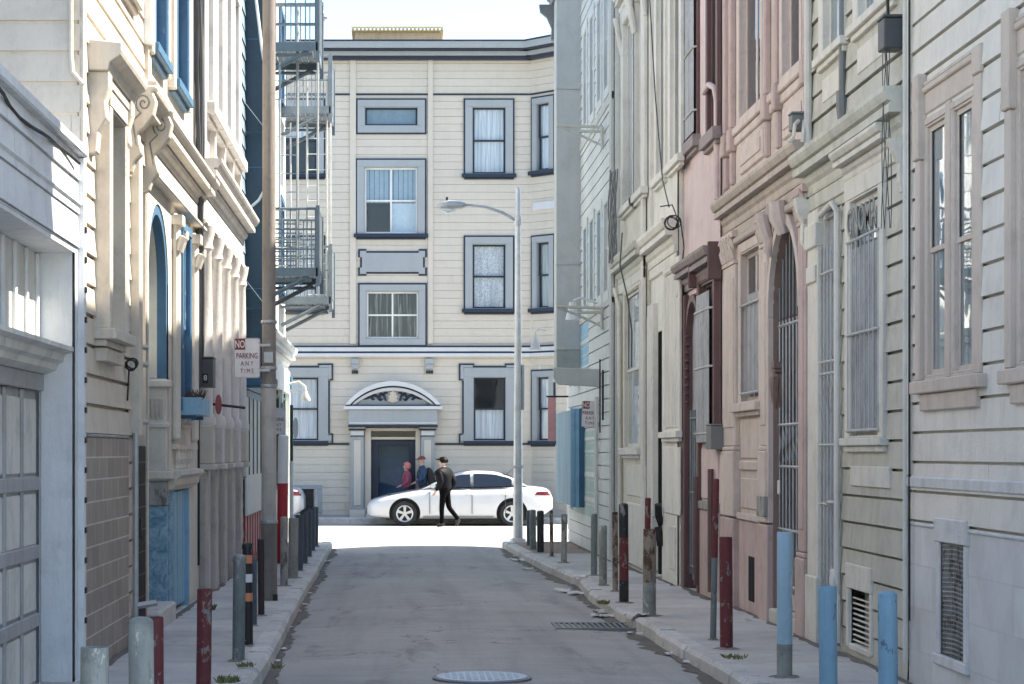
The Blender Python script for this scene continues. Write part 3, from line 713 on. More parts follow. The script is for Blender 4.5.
# entrance door
du0, du1 = fu(371), fu(415.5)
FB.op(du0, du1, fz(513), fz(431))
FB.part('door_surround', M['far'], [(fu(364.5), du0, -0.3, 0.10, fz(514), fz(428)), (du1, fu(420.5), -0.3, 0.10, fz(514), fz(428)), (du0, du1, -0.3, 0.09, fz(431), fz(428)), (du0, du1, -0.3, 0.04, fz(439.5), fz(437))])
D = FB.part('entrance_door', NAV, [(du0, fu(378.5), -0.16, -0.10, fz(513), fz(439.7)), (fu(409), du1, -0.16, -0.10, fz(513), fz(439.7)), (fu(378.5), fu(409), -0.16, -0.10, fz(513), fz(505)), (fu(378.5), fu(409), -0.16, -0.10, fz(446), fz(439.7))])
FB.part('pane', M['glassdoor'], [(fu(378.5) + .003, fu(409) - .003, -0.136, -0.128, fz(505) + .003, fz(446) - .003)], D, bevel=0)
FB.part('dark_hall', M['slatehall'], [(du0, du1, -0.56, -0.54, fz(513), fz(431))], D, bevel=0)
FB.part('handle', M['galv'], [(fu(410.5), fu(411.5), -0.10, -0.05, fz(480), fz(474))], D)
FB.part('transom_window', M['glassd'], [(du0 + .01, du1 - .01, -0.14, -0.13, fz(437), fz(431.1))], bevel=0)
FB.part('door_step', M['kerb'], [(fu(366), fu(420), -0.3, 0.55, -0.2, fz(513.3))], bevel=0.02)
# bands and the roof cornice
FB.part('belt_course', WHT, [(FB.u0, FB.u1, -0.02, 0.10, fz(351.6), fz(347.4)), (FB.u0, FB.u1, -0.02, 0.13, fz(357), fz(353.4))])
FB.part('outline_strip', NAV, [(FB.u0, FB.u1, -0.02, 0.115, fz(347.3), fz(345.8)), (FB.u0, FB.u1, -0.02, 0.115, fz(353.3), fz(351.7))])
FB.part('string_line', NAV, [(FB.u0, FB.u1, -0.02, 0.035, fz(95.3), fz(93.6))])
FB.part('string_line', NAV, [(fu(435.5), FB.u1, -0.02, 0.04, fz(445), fz(443)), (fu(320), fu(349), -0.02, 0.04, fz(445), fz(443)), (FB.u0, fu(279), -0.02, 0.04, fz(445), fz(443))])
CN = FB.part('roof_cornice', TRM, [(FB.u0, FB.u1, -0.4, 0.50, fz(51.2), fz(44.6)), (FB.u0, FB.u1, -0.4, 0.30, fz(57.2), fz(53))])
FB.part('outline_strip', NAV, [(FB.u0, FB.u1, -0.4, 0.53, fz(44.5), fz(43.2)), (FB.u0, FB.u1, -0.4, 0.46, fz(52.9), fz(51.3)), (FB.u0, FB.u1, -0.4, 0.2, fz(60.6), fz(57.3))], CN)
# vents low on the left, base board
FB.part('base_board', TRM, [(FB.u0, fu(350), -0.02, 0.06, -0.3, fz(515)), (fu(436), FB.u1, -0.02, 0.06, -0.3, fz(515))])
V = FB.part('basement_vent', TRM, [(fu(290), fu(322), -0.02, 0.05, fz(489), fz(485)), (fu(317), fu(322), -0.02, 0.05, fz(513), fz(489.1)), (fu(290), fu(294), -0.02, 0.05, fz(513), fz(489.1))])
FB.part('vent_grille', M['darkpaint'], [(fu(294.1), fu(316.9), -0.01, 0.02, fz(513), fz(489.2))], V)
FB.wall(M['far'], board=0.205, groove=0.007, lap=0.006, depth=10)
# angled bay on the right
class Bay(Facade):
    def __init__(s, b, mp, u0, u1, ztop, z0):
        s.kind, s.w, s.b, s.mp, s.mp0, s.u0, s.u1, s.ztop, s.z0, s.ops = 'F', 55.5, b, mp, mp, u0, u1, ztop, z0, []
q2 = math.sqrt(0.5)
B1 = Bay(FB.b, lambda u, d, z: (3.55 + u * q2 - d * q2, 55.5 - u * q2 - d * q2, z), 0.0, 1.25, FB.ztop, -0.3)
for t, bt, bk in ((105, 172, 'curt'), (243, 309, 'folds')):
    farwin(B1, 0.225, 0.68, t, bt, 'dh', NAV, bk, cw=0.15, conv=False)
farwin(B1, 0.225, 0.68, 377, 441, 'dh', NAV, 'curt', cw=0.15, conv=False)
B1.part('belt_course', WHT, [(0, 1.25, -0.02, 0.10, fz(351.6), fz(347.4)), (0, 1.25, -0.02, 0.13, fz(357), fz(353.4))])
B1.part('outline_strip', NAV, [(0, 1.25, -0.02, 0.115, fz(347.3), fz(345.8)), (0, 1.25, -0.02, 0.115, fz(353.3), fz(351.7))])
B1.part('string_line', NAV, [(0, 1.25, -0.02, 0.035, fz(95.3), fz(93.6))])
c2 = B1.part('roof_cornice', TRM, [(0, 1.25, -0.4, 0.50, fz(51.2), fz(44.6)), (0, 1.25, -0.4, 0.30, fz(57.2), fz(53))])
B1.part('outline_strip', NAV, [(0, 1.25, -0.4, 0.53, fz(44.5), fz(43.2)), (0, 1.25, -0.4, 0.46, fz(52.9), fz(51.3)), (0, 1.25, -0.4, 0.2, fz(60.6), fz(57.3))], c2)
B1.part('white_panel', WHT, [(0.1, 0.85, -0.02, 0.05, fz(211), fz(203))])
B1.wall(M['far'], board=0.205, groove=0.007, lap=0.006, body=False)
B2 = Bay(FB.b, lambda u, d, z: (3.55 + 1.25 * q2 + u, 55.5 - 1.25 * q2 - d, z), 0.0, 6.0, FB.ztop, -0.3)
for a in (0.6, 3.0):
    for t, bt in ((105, 172), (243, 309), (377, 441)): farwin(B2, a, a + 0.9, t, bt, 'dh', NAV, 'curt', conv=False)
cc = B2.part('roof_cornice', TRM, [(0, 6, -0.4, 0.50, fz(51.2), fz(44.6)), (0, 6, -0.4, 0.30, fz(57.2), fz(53))])
B2.part('outline_strip', NAV, [(0, 6, -0.4, 0.2, fz(60.6), fz(57.3))], cc)
B2.wall(M['far'], board=0.205, groove=0.007, lap=0.006, depth=10)
# rooftop shed, stove pipe
rz = FB.ztop
sx0, sx1 = (355 - 400) * 60 / FP, (440 - 400) * 60 / FP
zt_ = CZ + (HY - 31) * 60 / FP
mb = MB(); mb.box(sx0, sx1, 60, 63, rz, zt_); S = mb.build('rooftop_shed', paint('rooftop_shed_tan', (0.56, 0.45, 0.31), dirt=0.4), FB.b)
mb = MB()
for k in range(24):
    x = sx0 - 0.05 + (sx1 - sx0 + 0.1) * k / 23
    mb.box(x - 0.03, x + 0.03, 59.8, 63.1, zt_, zt_ + 0.05)
mb.box(sx0 - 0.1, sx1 + 0.1, 59.85, 63.05, zt_ - 0.03, zt_ - 0.001); mb.box(sx0 - .1, sx1 + .1, 59.84, 59.9, zt_ + 0.06, zt_ + 0.10)
mb.build('corrugated_lid', plain('shed_lid_yellow', (0.62, 0.50, 0.26), 0.6), S)
mb = MB(); mb.tube([((322 - 400) * 58 / FP, 58, rz), ((322 - 400) * 58 / FP, 58, CZ + (HY - 18) * 58 / FP)], 0.1, 10); mb.lathe([(0.17, 0), (0.17, 0.1), (0.05, 0.2)], ((322 - 400) * 58 / FP, 58, CZ + (HY - 18) * 58 / FP), 10)
mb.build('stove_pipe', M['galv'], FB.b, smooth=True)

# ================================================================== right side of the alley, near to far
def rw(x): return lambda px: x * FP / (px - VX)
# ---- warm white house
A = Facade('R', 3.62, 'clapboard_house', 'white clapboard house with dusty beige window frames and a mesh vent in its base', 8.2, rw(3.62)(909), 12.4, 'house', kk=0.5, kr=0.3)
def win_beige(u0, u1):
    zt, zb = 3.93, 2.20; um = (u0 + u1) / 2; t = A.r1t = M['r1t']
    w = None
    g = 0.14
    for (a, b) in ((u0 + 0.20, um - 0.10), (um + 0.10, u1 - 0.16)):
        A.window(a, b, zb, zt, t, t, cw=0.045, cd=0.03, rec=0.07, style='dh', back='folds', backmode='full', sill=False, sw_=0.035, name='window')
    f = A.part('window_surround', t, [(u0, u0 + 0.15, -0.02, 0.04, zb - 0.02, zt + 0.12), (u1 - 0.11, u1, -0.02, 0.10, zb - 0.02, 3.70), (u1 - 0.13, u1 + 0.02, -0.02, 0.13, 3.702, zt + 0.36),
        (u0 - 0.02, u0 + 0.16, -0.02, 0.06, zt + 0.122, zt + 0.30), (u0 + 0.161, u1 - 0.131, -0.02, 0.03, zt + 0.075, zt + 0.22), (u0 + 0.161, u1 - 0.131, -0.02, 0.07, zt + 0.222, zt + 0.265), (u0 + 0.161, u1 - 0.131, -0.02, 0.05, zt + 0.267, zt + 0.30), (um - 0.05, um + 0.05, -0.02, 0.05, zb - 0.02, zt + 0.07)], bevel=0.008)
    A.part('sill', t, [(u0 - 0.1, u1 + 0.1, -0.02, 0.13, zb - 0.11, zb - 0.022), (u0 + 0.06, u1 - 0.06, -0.02, 0.07, zb - 0.23, zb - 0.112)], f, bevel=0.008)
win_beige(12.73, 14.22); win_beige(10.1, 12.12)
win_beige_up = [A.window(a, a + 1.1, 5.6, 7.4, M['r1t'], M['r1t'], style='dh', back='curt') for a in (11.0, 13.0)]
# water table and vent
vz0, vz1 = 0.34, 1.09
A.op(13.13, 13.72, vz0, vz1)
A.part('water_table', M['r1b'], [(A.u0, A.u1, -0.02, 0.055, 1.44, 1.52), (A.u0, A.u1, -0.02, 0.03, 1.17, 1.20)], bevel=0.012)
V = A.part('vent_surround', M['r1b'], [(13.05, 13.129, -0.02, 0.03, vz0, vz1), (13.721, 13.80, -0.02, 0.03, vz0, vz1), (13.03, 13.82, -0.02, 0.05, vz1 + .001, vz1 + 0.16), (13.02, 13.85, -0.02, 0.06, vz0 - 0.07, vz0 - .001)], bevel=0.006)
mb = MB()
for k in range(24): mb.tube([A.mp(13.14, -0.035 + 0.012 * math.sin(k * 1.7), vz0 + 0.02 + k * 0.031), A.mp(13.42, -0.02 + 0.014 * math.sin(k * 2.9), vz0 + 0.03 + k * 0.031), A.mp(13.71, -0.035, vz0 + 0.015 + k * 0.031)], 0.006, 5)
for k in range(14): mb.tube([A.mp(13.15 + k * 0.042, -0.042, vz0), A.mp(13.15 + k * 0.042, -0.03, vz1)], 0.005, 5)
mb.build('vent_mesh', M['bgrey'], V)
A.part('vent_back', M['darkroom'], [(13.1, 13.75, -0.3, -0.28, vz0, vz1)], V, bevel=0)
A.part('corner_board', M['r1'], [(A.u1 - 0.10, A.u1 - .002, -0.02, 0.05, 1.525, A.ztop - .1)])
A.part('roof_cornice', M['r1'], [(A.u0, A.u1, -0.3, 0.35, A.ztop - 0.35, A.ztop + 0.05)], bevel=0.03)
A.wall(M['r1'], board=0.205, groove=0.020, zsplit=1.2, mat2=M['blocks'], lap=0.010)
mb = MB()
pu = A.u1 - 0.02
mb.tube([A.mp(pu, 0.06, 0.2), A.mp(pu, 0.06, 9.9)], 0.02, 10); mb.build('downpipe', M['r2t'], A.b, smooth=True)
mb = MB(); mb.tube([A.mp(pu - 0.10, 0.055, 0.5), A.mp(pu - 0.11, 0.06, 3.0), A.mp(pu - 0.10, 0.055, 9.9)], 0.008, 8); mb.build('conduit', M['darkpaint'], A.b, smooth=True)
# ---- sage house
A = Facade('R', 3.62, 'sage_house', 'sage green clapboard house with a long bracketed cornice and weathered lilac grey shutters', rw(3.62)(909) + 0.02, rw(3.62)(812), 10.2, 'house', kk=0.5, kr=0.4)
SG = A; U = A.u
zf = 3.80
# window with shutters
w = A.window(U(882), U(853), 1.80, 3.70, M['r2t'], M['r2t'], cw=0.16, cd=0.07, rec=0.08, back='folds', sill=True, sd=0.14, sh=0.06, sover=0.05)
HD = MB(); HD.prism(crown(0.30, 3.70 + 0.17, 3.70 + 0.40), U(896), U(847), A.mp); HD.build('window_hood', M['r2t'], w)
A.part('apron_panel', M['r2t'], [(U(892), U(853), -0.02, 0.05, 1.42, 1.58)], w)
mb = MB(); 
for i in range(6):
    a = U(882) + (U(853) - U(882)) * i / 6
    A.box(mb, a + 0.006, a + (U(853) - U(882)) / 6 - 0.004, 0.02 + 0.004 * (i % 2), 0.035 + 0.004 * (i % 2), 1.86, 3.30)
mb.build('shutter_boards', M['lilac'], w, bevel=0.003)
g = bars(A, 'window_grille', M['ironw'], U(883), U(852.5), 0.075, 1.84, 3.36, 8, r=0.007, rails=(2.62, 3.36, 1.86), parent=w, rr=0.012)
# scrolled ironwork lettering above the grille
mb = MB()
us = [U(879) + (U(854) - U(879)) * (i + 0.5) / 5 for i in range(5)]
mpw = lambda uc: (lambda x, y, t: A.mp(uc - x, 0.085 + t, 3.47 + y))
text_mb('GNOMA', 0.30, lambda x, y, t: A.mp((U(881) + U(853)) / 2 - x, 0.085 + t, 3.50 + y), mb=mb, depth=0.014, sx=0.9, bold=0.002)
mb.build('iron_lettering', M['bgrey'], w)
# door with gate
dz1 = 3.72
d0, d1 = U(842), U(823)
A.op(d0, d1, 0.0, dz1)
A.part('door_pilaster', M['r2t'], [(d1, U(813) , -0.02, 0.10, 0.0, 3.78), (d1 - 0.01, U(812.5), -0.02, 0.15, 3.45, 3.66), (d1 - 0.01, U(812.5), -0.02, 0.14, 0.0, 0.62), (d1 + 0.03, U(813) - 0.03, 0.10, 0.14, 3.15, 3.30)], bevel=0.01)
mb = MB()
for i in range(7):
    a = d0 + (d1 - d0) * i / 7
    A.box(mb, a + 0.004, a + (d1 - d0) / 7 - 0.004, -0.13, -0.10 + 0.006 * (i % 2), 0.14, dz1 - 0.05)
DO = mb.build('plank_door', M['lilac'], A.b, bevel=0.003)
A.part('door_jamb', M['r2t'], [(d0, d0 + 0.03, -0.2, 0.02, 0.1, dz1 - 0.001), (d1 - 0.03, d1, -0.2, -0.001, 0.1, dz1 - .001), (d0 + .03, d1 - .03, -0.2, 0.0, dz1 - 0.05, dz1 - .001)], DO)
G = bars(A, 'door_gate', M['ironw'], d0 + 0.03, d1 - 0.05, 0.05, 0.2, dz1 - 0.3, 6, r=0.008, rails=(0.3, 1.25, 1.75, 2.35, 2.45, 3.2), rr=0.012)
mb = MB(); mb.tube([A.mp(d0 - 0.02, 0.09, 0.3), A.mp(d0 - 0.02, 0.09, dz1 - 0.06), A.mp(d0 + 0.1, 0.12, dz1 + 0.02), A.mp(d1 - .1, 0.09, dz1 - 0.02)], 0.026, 8); mb.build('gate_pipe', M['r6t'], G, smooth=True)
mb = MB(); mb.tube([A.mp(d0 + 0.08, 0.07, 1.27), A.mp(d0 + 0.3, 0.1, 1.27)], 0.02, 8); mb.build('gate_latch', M['galv'], G)
for zc in (0.4, 2.0):
    mb = MB()
    for k in range(4):
        uu = d0 + 0.12 + k * (d1 - d0 - 0.25) / 3
        mb.tube([A.mp(uu + 0.05 * math.sin(t * 0.7), 0.052, zc + 0.03 + t * 0.035) for t in range(10)], 0.006, 5)
    mb.build('scroll_bar', M['ironw'], G)
# cornice
CN = MB(); CN.prism(crown(0.36, 3.93, 4.30), A.u0, A.u1 + 0.16, A.mp); cor = CN.build('shop_cornice', M['r2c'], A.b)
A.part('frieze', M['r2c'], [(A.u0, A.u1 + 0.03, -0.02, 0.05, 3.80, 3.928)], cor)
mb = MB(); mb.prism([(-.02, 3.45), (0.10, 3.45), (0.16, 3.55), (0.15, 3.70), (0.24, 3.80), (0.28, 3.928), (-.02, 3.928)], A.u1 + 0.02, A.u1 + 0.14, A.mp); mb.build('cornice_bracket', M['r2t'], cor)
mb = MB(); mb.prism([(-.02, 3.55), (0.08, 3.55), (0.12, 3.62), (0.12, 3.75), (0.20, 3.83), (0.28, 3.928), (-.02, 3.928)], A.u0, A.u0 + 0.1, A.mp); mb.build('cornice_bracket', M['r2t'], cor)
# upper windows
for a, b in ((U(843), U(825)), (U(893), U(860))):
    w = A.window(a, b, 5.06, 6.9, M['r2t'], M['r2t'], cw=0.14, cd=0.06, back='folds', sd=0.15, sh=0.07)
    A.part('apron_panel', M['r2t'], [(a - 0.02, b + 0.02, -0.02, 0.04, 4.66, 4.86)], w)
# cellar vent
v0, v1 = U(872), U(851)
A.op(v0, v1, 0.16, 0.60)
VS = A.part('cellar_vent', M['r2t'], [(v0 - 0.06, v0, -0.02, 0.05, 0.13, 0.60), (v1, v1 + 0.08, -0.02, 0.05, 0.13, 0.60), (v0 - 0.06, v1 + 0.08, -0.02, 0.06, 0.602, 0.80), (v0, v1, -0.15, 0.04, 0.11, 0.158)], bevel=0.006)
A.part('vent_back', M['r2'], [(v0, v1, -0.3, -0.28, 0.13, 0.62)], VS, bevel=0)
A.part('louvre', M['r2t'], [(v0, v1, -0.06 - 0.012, -0.055 + 0.02, 0.18 + k * 0.042, 0.193 + k * 0.042) for k in range(9)], VS, bevel=0.002)
A.part('roof_cornice', M['r2c'], [(A.u0, A.u1, -0.3, 0.4, A.ztop - 0.4, A.ztop + 0.05)], bevel=0.03)
A.wall(M['r2'], board=0.215, groove=0.021, lap=0.014)
mb = MB(); mb.tube([A.mp(U(846), 0.06, 4.5), A.mp(U(846), 0.06, 9.7)], 0.03, 8); mb.lathe([(0.03, -0.3), (0.05, -0.15), (0.05, 0)], A.mp(U(846), 0.06, 4.62), 8); mb.build('downpipe', M['meter2'], A.b)
mb = MB(); mb.tube([A.mp(A.u1 - 0.05, 0.09, 4.35), A.mp(A.u1 - 0.05, 0.09, 9.8)], 0.035, 8); mb.build('downpipe', M['r6t'], A.b, smooth=True)
mb = MB(); mb.tube([A.mp(d0 - 0.05, 0.10, 0.13), A.mp(d0 - 0.05, 0.1, 0.5), A.mp(d0 - 0.02, 0.16, 0.62), A.mp(d0 + .03, 0.13, 0.72)], 0.03, 8); mb.build('bent_pipe', M['r2t'], A.b, smooth=True)

# ---- rose cream ornate house
A = Facade('R', 3.62, 'ornate_house', 'ornate rose and cream house with an arched gated doorway and a deep moulded cornice', rw(3.62)(812) + 0.02, rw(3.62)(727), 10.3, 'house', kk=0.5, kr=0.4)
U = A.u; RC, RP, RD = M['r3'], M['r3p'], M['r3c']
# window with board shutters
a, b = U(762), U(743)
w = A.window(a, b, 2.20, 3.78, RC, RC, cw=0.10, cd=0.07, rec=0.12, style='two', back='folds', backmode='low', sill=True, sd=0.22, sh=0.09, sover=0.10, pane=M['glassd'])
A.part('board_screen', M['lilac'], [(a + 0.02 + 0.35 * 0, b - 0.30, 0.0, 0.016, 2.3, 3.32)], w)
bars(A, 'window_grille', M['ironw'], a + 0.03, b - 0.03, 0.05, 2.25, 3.25, 5, r=0.006, rails=(2.3, 3.22), parent=w)
A.part('apron_panel', RC, [(a - 0.1, b + 0.05, -0.02, 0.035, 1.62, 2.04), (a - 0.15, b + 0.1, -0.02, 0.06, 1.50, 1.60), (a - 0.1, b + 0.05, -0.02, 0.04, 1.10, 1.42)], w, bevel=0.012)
def pilaster(F, u0, u1, z0, z1, m, d=0.12, cap=True, mcap=None, lab=None):
    p = F.part('pilaster', m, [(u0, u1, -0.02, d, z0 + 0.75, z1 - 0.35), (u0 - 0.03, u1 + 0.03, -0.02, d + 0.05, z0, z0 + 0.70), (u0 - 0.02, u1 + 0.02, -0.02, d + 0.03, z0 + 0.701, z0 + 0.749)], bevel=0.012)
    k = MB(); um = (u0 + u1) / 2
    F.box(k, u0 + 0.05, u1 - 0.05, d - 0.01, d + 0.02, z0 + 0.95, z1 - 0.5); k.build('raised_strip', m, p, bevel=0.008)
    if cap:
        c = MB()
        F.box(c, u0 - 0.04, u1 + 0.04, -0.02, d + 0.06, z1 - 0.07, z1); F.box(c, u0 - 0.01, u1 + 0.01, -0.02, d + 0.02, z1 - 0.35, z1 - 0.31)
        n = 4
        for r_ in range(2):
            for i in range(n):
                uu = u0 + (u1 - u0) * (i + 0.5) / n
                zz = z1 - 0.30 + r_ * 0.11
                c.tube([F.mp(uu, d - 0.01, zz), F.mp(uu, d + 0.03, zz + 0.09), F.mp(uu, d + 0.08 + 0.02 * r_, zz + 0.13), F.mp(uu, d + 0.09 + 0.02 * r_, zz + 0.09)], [0.035, 0.04, 0.03, 0.015], 6)
        c.build('capital', mcap or m, p, smooth=True)
    return p
pilaster(A, U(740), U(728), 1.0, 4.05, RC)
pilaster(A, U(771.5), U(765), 1.0, 4.05, RC, 0.10)
pilaster(A, U(811.5), U(804.5), 0.05, 4.05, RP, 0.12)
# arched doorway
d0, d1 = U(803), U(773)
zs, zt = 3.0, 3.95
A.op(d0, d1, 0.0, zt)
mb = MB(); A.arch_fill(mb, d0, d1, zs, zt, -0.5, -0.001, rise=0.82)
A.box(mb, d0, d0 + 0.03, -0.5, -0.001, 0.0, zs); A.box(mb, d1 - 0.03, d1, -0.5, -0.001, 0.0, zs)
DW = mb.build('arched_doorway', M['r3d'], A.b)
mb = MB(); A.arch_band(mb, d0, d1, zs, 0.10, -0.02, 0.10, rise=0.82); mb.build('arch_moulding', RC, DW)
A.part('door_frame_post', RC, [(d0 - 0.09, d0 - 0.001, -0.02, 0.09, 1.1, zs)], DW)
A.part('door_frame_post', RC, [(d1 + 0.001, d1 + 0.10, -0.02, 0.10, 1.0, zs)], DW)
A.part('door_leaf', M['doorgrey'], [(d0 + .03, d1 - .03, -0.5, -0.46, 0.35, 3.9)], DW)
A.part('door_step', M['kerb'], [(d0 + .03, d1 - .03, -0.5, 0.1, 0.0, 0.18), (d0 + .03, d1 - .03, -0.5, -0.2, 0.181, 0.34)], DW, bevel=0.015)
G = bars(A, 'door_gate', M['galv'], d0 + 0.06, d1 - 0.06, -0.14, 0.36, 2.95, 9, r=0.011, rails=(0.42, 0.95, 1.55, 1.95, 2.9), rr=0.016)
mb = MB()
um, ru = (d0 + d1) / 2, (d1 - d0) / 2
for i in range(9):
    a_ = d0 + 0.06 + (d1 - d0 - 0.12) * i / 8
    x = (a_ - um) / ru; h = zs + 0.80 * math.sqrt(max(0, 1 - x * x))
    mb.tube([A.mp(a_, -0.14, 2.97), A.mp(a_, -0.14, max(3.0, h - 0.04))], 0.009, 6)
mb.build('fanlight_grille', M['iron'], G)
for zc in (0.5, 1.6):
    mb = MB()
    for k in range(8):
        uu = d0 + 0.12 + k * (d1 - d0 - 0.24) / 7
        mb.tube([A.mp(uu + 0.045 * math.sin(t * 0.8 + k), -0.13, zc + t * 0.032) for t in range(11)], 0.007, 5)
    mb.build('scroll_bar', M['iron'], G)
mb = MB(); A.box(mb, d1 - 0.16, d1 - 0.08, -0.12, -0.06, 1.28, 1.42); mb.build('lock_box', M['reflw'], G, bevel=0.01)
# carved corbel inside the doorway with scroll on the arch
mb = MB()
A.box(mb, d1 - 0.16, d1 - 0.032, -0.48, 0.04, 2.50, 2.56); A.box(mb, d1 - 0.14, d1 - 0.032, -0.46, 0.02, 2.46, 2.498)
for k in range(5):
    mb.tube([A.mp(d1 - 0.03, -0.42 + k * 0.1, 2.45), A.mp(d1 - 0.13, -0.42 + k * 0.1, 2.40), A.mp(d1 - 0.10, -0.42 + k * 0.1, 2.25), A.mp(d1 - 0.04, -0.40 + k * 0.09, 2.05 + 0.02 * k)], [0.05, 0.06, 0.05, 0.02], 7)
mb.build('carved_corbel', M['r3d'], DW, smooth=True)
mb = MB()
kz = 3.72
mb.tube([A.mp(d1 - 0.2, 0.12, kz - 0.16), A.mp(d1 - 0.2, 0.18, kz - 0.10), A.mp(d1 - 0.2, 0.16, kz), A.mp(d1 - 0.2, 0.24, kz + 0.12), A.mp(d1 - 0.2, 0.30, kz + 0.25), A.mp(d1 - .2, 0.20, kz + 0.32), A.mp(d1 - .2, 0.16, kz + 0.22), A.mp(d1 - .2, 0.22, kz + 0.18)], [0.02, 0.04, 0.055, 0.065, 0.065, 0.055, 0.045, 0.03], 8)
mb.build('scroll_bracket', RC, DW, smooth=True)
mb = MB(); mb.tube([A.mp(um - 0.1, 0.10, zs + 0.72), A.mp(um - 0.1, 0.2, zs + 0.86), A.mp(um - 0.1, 0.24, zs + 1.02)], [0.06, 0.09, 0.08], 8); mb.build('keystone', RC, DW, smooth=True)
# cornice, frieze
CN = MB(); CN.prism(crown(0.34, 4.10, 4.44), A.u0, A.u1 + 0.12, A.mp); cor = CN.build('shop_cornice', M['r3c'], A.b)
A.part('frieze', M['r3c'], [(A.u0, A.u1, -0.02, 0.06, 3.98, 4.098), (A.u0, A.u1 + 0.04, -0.02, 0.13, 3.90, 3.978)], cor, bevel=0.015)
# panels under the upper windows and the moulded sill
pn = A.part('sill_band', RC, [(A.u0, A.u1, -0.02, 0.10, 5.08, 5.17), (A.u0, A.u1, -0.02, 0.05, 4.98, 5.078), (A.u0, A.u1, -0.02, 0.08, 4.445, 4.56)], bevel=0.012)
for a, b in ((U(806), U(785)), (U(764), U(742))):
    A.window(a, b, 5.20, 7.6, RC, RC, cw=0.09, cd=0.08, rec=0.12, style='two', back=None, sill=False, pane=M['glassd'])
    A.part('raised_panel', RC, [(a - 0.02, b + 0.02, -0.02, 0.05, 4.62, 4.92), (a + 0.06, b - 0.06, 0.05, 0.075, 4.70, 4.84)], pn, bevel=0.012)
for px in (810, 781, 770, 735, 729):
    uu = U(px); A.part('colonnette', RP, [(uu - 0.06, uu + 0.06, -0.02, 0.13, 5.18, 7.9), (uu - 0.085, uu + 0.085, -0.02, 0.17, 4.93, 5.178), (uu - 0.05, uu + 0.05, -0.02, 0.11, 4.57, 4.928)], bevel=0.015)
A.part('plinth', RP, [(d1 + 0.002, U(764), -0.02, 0.13, -0.1, 0.98), (U(764) + .002, U(741), -0.02, 0.05, 0.0, 0.98), (U(740), A.u1, -0.02, 0.16, -0.1, 0.98)], bevel=0.012)
A.part('plinth_band', M['bgrey'], [(d1 + 0.004, U(765.5), 0.10, 0.18, 1.06, 1.26)], bevel=0.006)
A.part('sill', RC, [(U(764), U(741), -0.02, 0.10, 0.985, 1.05)], pn)
A.part('cellar_shade_panel', M['darkroom'], [(U(757), U(751), 0.045, 0.055, 0.16, 0.62)])  # flat panel, no hole cut: the opening's darkness is in the colour
A.part('roof_cornice', RC, [(A.u0, A.u1, -0.3, 0.45, A.ztop - 0.45, A.ztop + 0.05)], bevel=0.03)
A.wall(RC, board=None)

# ---- pale pink stucco house with maroon joinery
A = Facade('R', 3.55, 'pink_house', 'pale pink stucco house with dark maroon window and door surrounds', rw(3.62)(727) + 0.02, rw(3.55)(684), 10.2, 'house', kk=0.5, kr=0.4)
U = A.u; MR = M['maroon']
a, b = U(718.5), U(704)
w = A.window(a, b, 1.95, 3.66, MR, MR, cw=0.12, cd=0.14, rec=0.05, style='two', back='curtg', pane=M['glassd'], sill=True, sd=0.2, sh=0.1)
mb = MB(); mb.prism(crown(0.40, 3.62, 3.98), a - 0.16, b + 0.18, A.mp); mb.build('window_hood', M['maroong'], w)
A.part('hood_end', MR, [(a - 0.20, a - 0.162, -0.02, 0.30, 3.60, 4.02)], w, bevel=0.01)
mb = MB()
for i in range(5):
    q = a + 0.05 + (b - a - 0.1) * i / 5
    A.box(mb, q, q + (b - a) / 5 - 0.03, 0.19, 0.205, 1.80, 3.50)
mb.build('security_screen', M['lilac'], w, bevel=0.003)
for z in (1.9, 2.65, 3.3):
    mb = MB(); mb.tube([A.mp(a - 0.05, 0.02, z), A.mp(a - 0.02, 0.20, z), A.mp(b + 0.02, 0.215, z), A.mp(b + 0.05, 0.02, z)], 0.014, 6); mb.build('screen_strap', M['ironw'], w)
A.part('apron_panel', M['r4'], [(a - 0.05, b + 0.05, -0.02, 0.05, 1.15, 1.74)], w, bevel=0.012)
# arched door
d0, d1 = U(700.5), U(689)
zs, zt = 3.0, 3.6
A.op(d0, d1, 0.0, zt)
mb = MB(); A.arch_fill(mb, d0, d1, zs, zt, -0.35, -0.001, rise=0.5); A.box(mb, d0, d0 + 0.03, -0.35, -0.001, 0, zs); A.box(mb, d1 - 0.03, d1, -0.35, -0.001, 0, zs)
DW = mb.build('arched_doorway', MR, A.b)
mb = MB(); A.arch_band(mb, d0, d1, zs, 0.09, -0.02, 0.08, rise=0.5); mb.build('arch_moulding', MR, DW)
mb = MB(); mb.prism(crown(0.40, 3.66, 3.98), d0 - 0.08, d1 + 0.22, A.mp); mb.build('door_hood', M['maroong'], DW)
A.part('hood_end', MR, [(d0 - 0.13, d0 - 0.082, -0.02, 0.32, 3.62, 4.02)], DW, bevel=0.01)
A.part('door_post', MR, [(d1, d1 + 0.26, -0.02, 0.13, 0.0, 3.62), (d0 - 0.12, d0, -0.02, 0.10, 0.0, 3.62)], DW, bevel=0.012)
A.part('door_leaf', M['lilac'], [(d0 + .03, d1 - .03, -0.14, -0.1, 0.12, 3.45)], DW)
bars(A, 'door_gate', M['iron'], d0 + 0.04, d1 - 0.04, -0.04, 0.2, 2.2, 6, r=0.012, rails=(0.3, 1.2, 2.1), parent=DW)
mb = MB()
for k in range(9):
    mb.lathe([(0.0, -0.03), (0.035, 0.0), (0.0, 0.03)], A.mp(d1 - 0.02, 0.06, 2.3 + k * 0.10), 6)
mb.build('bead_row', MR, DW)
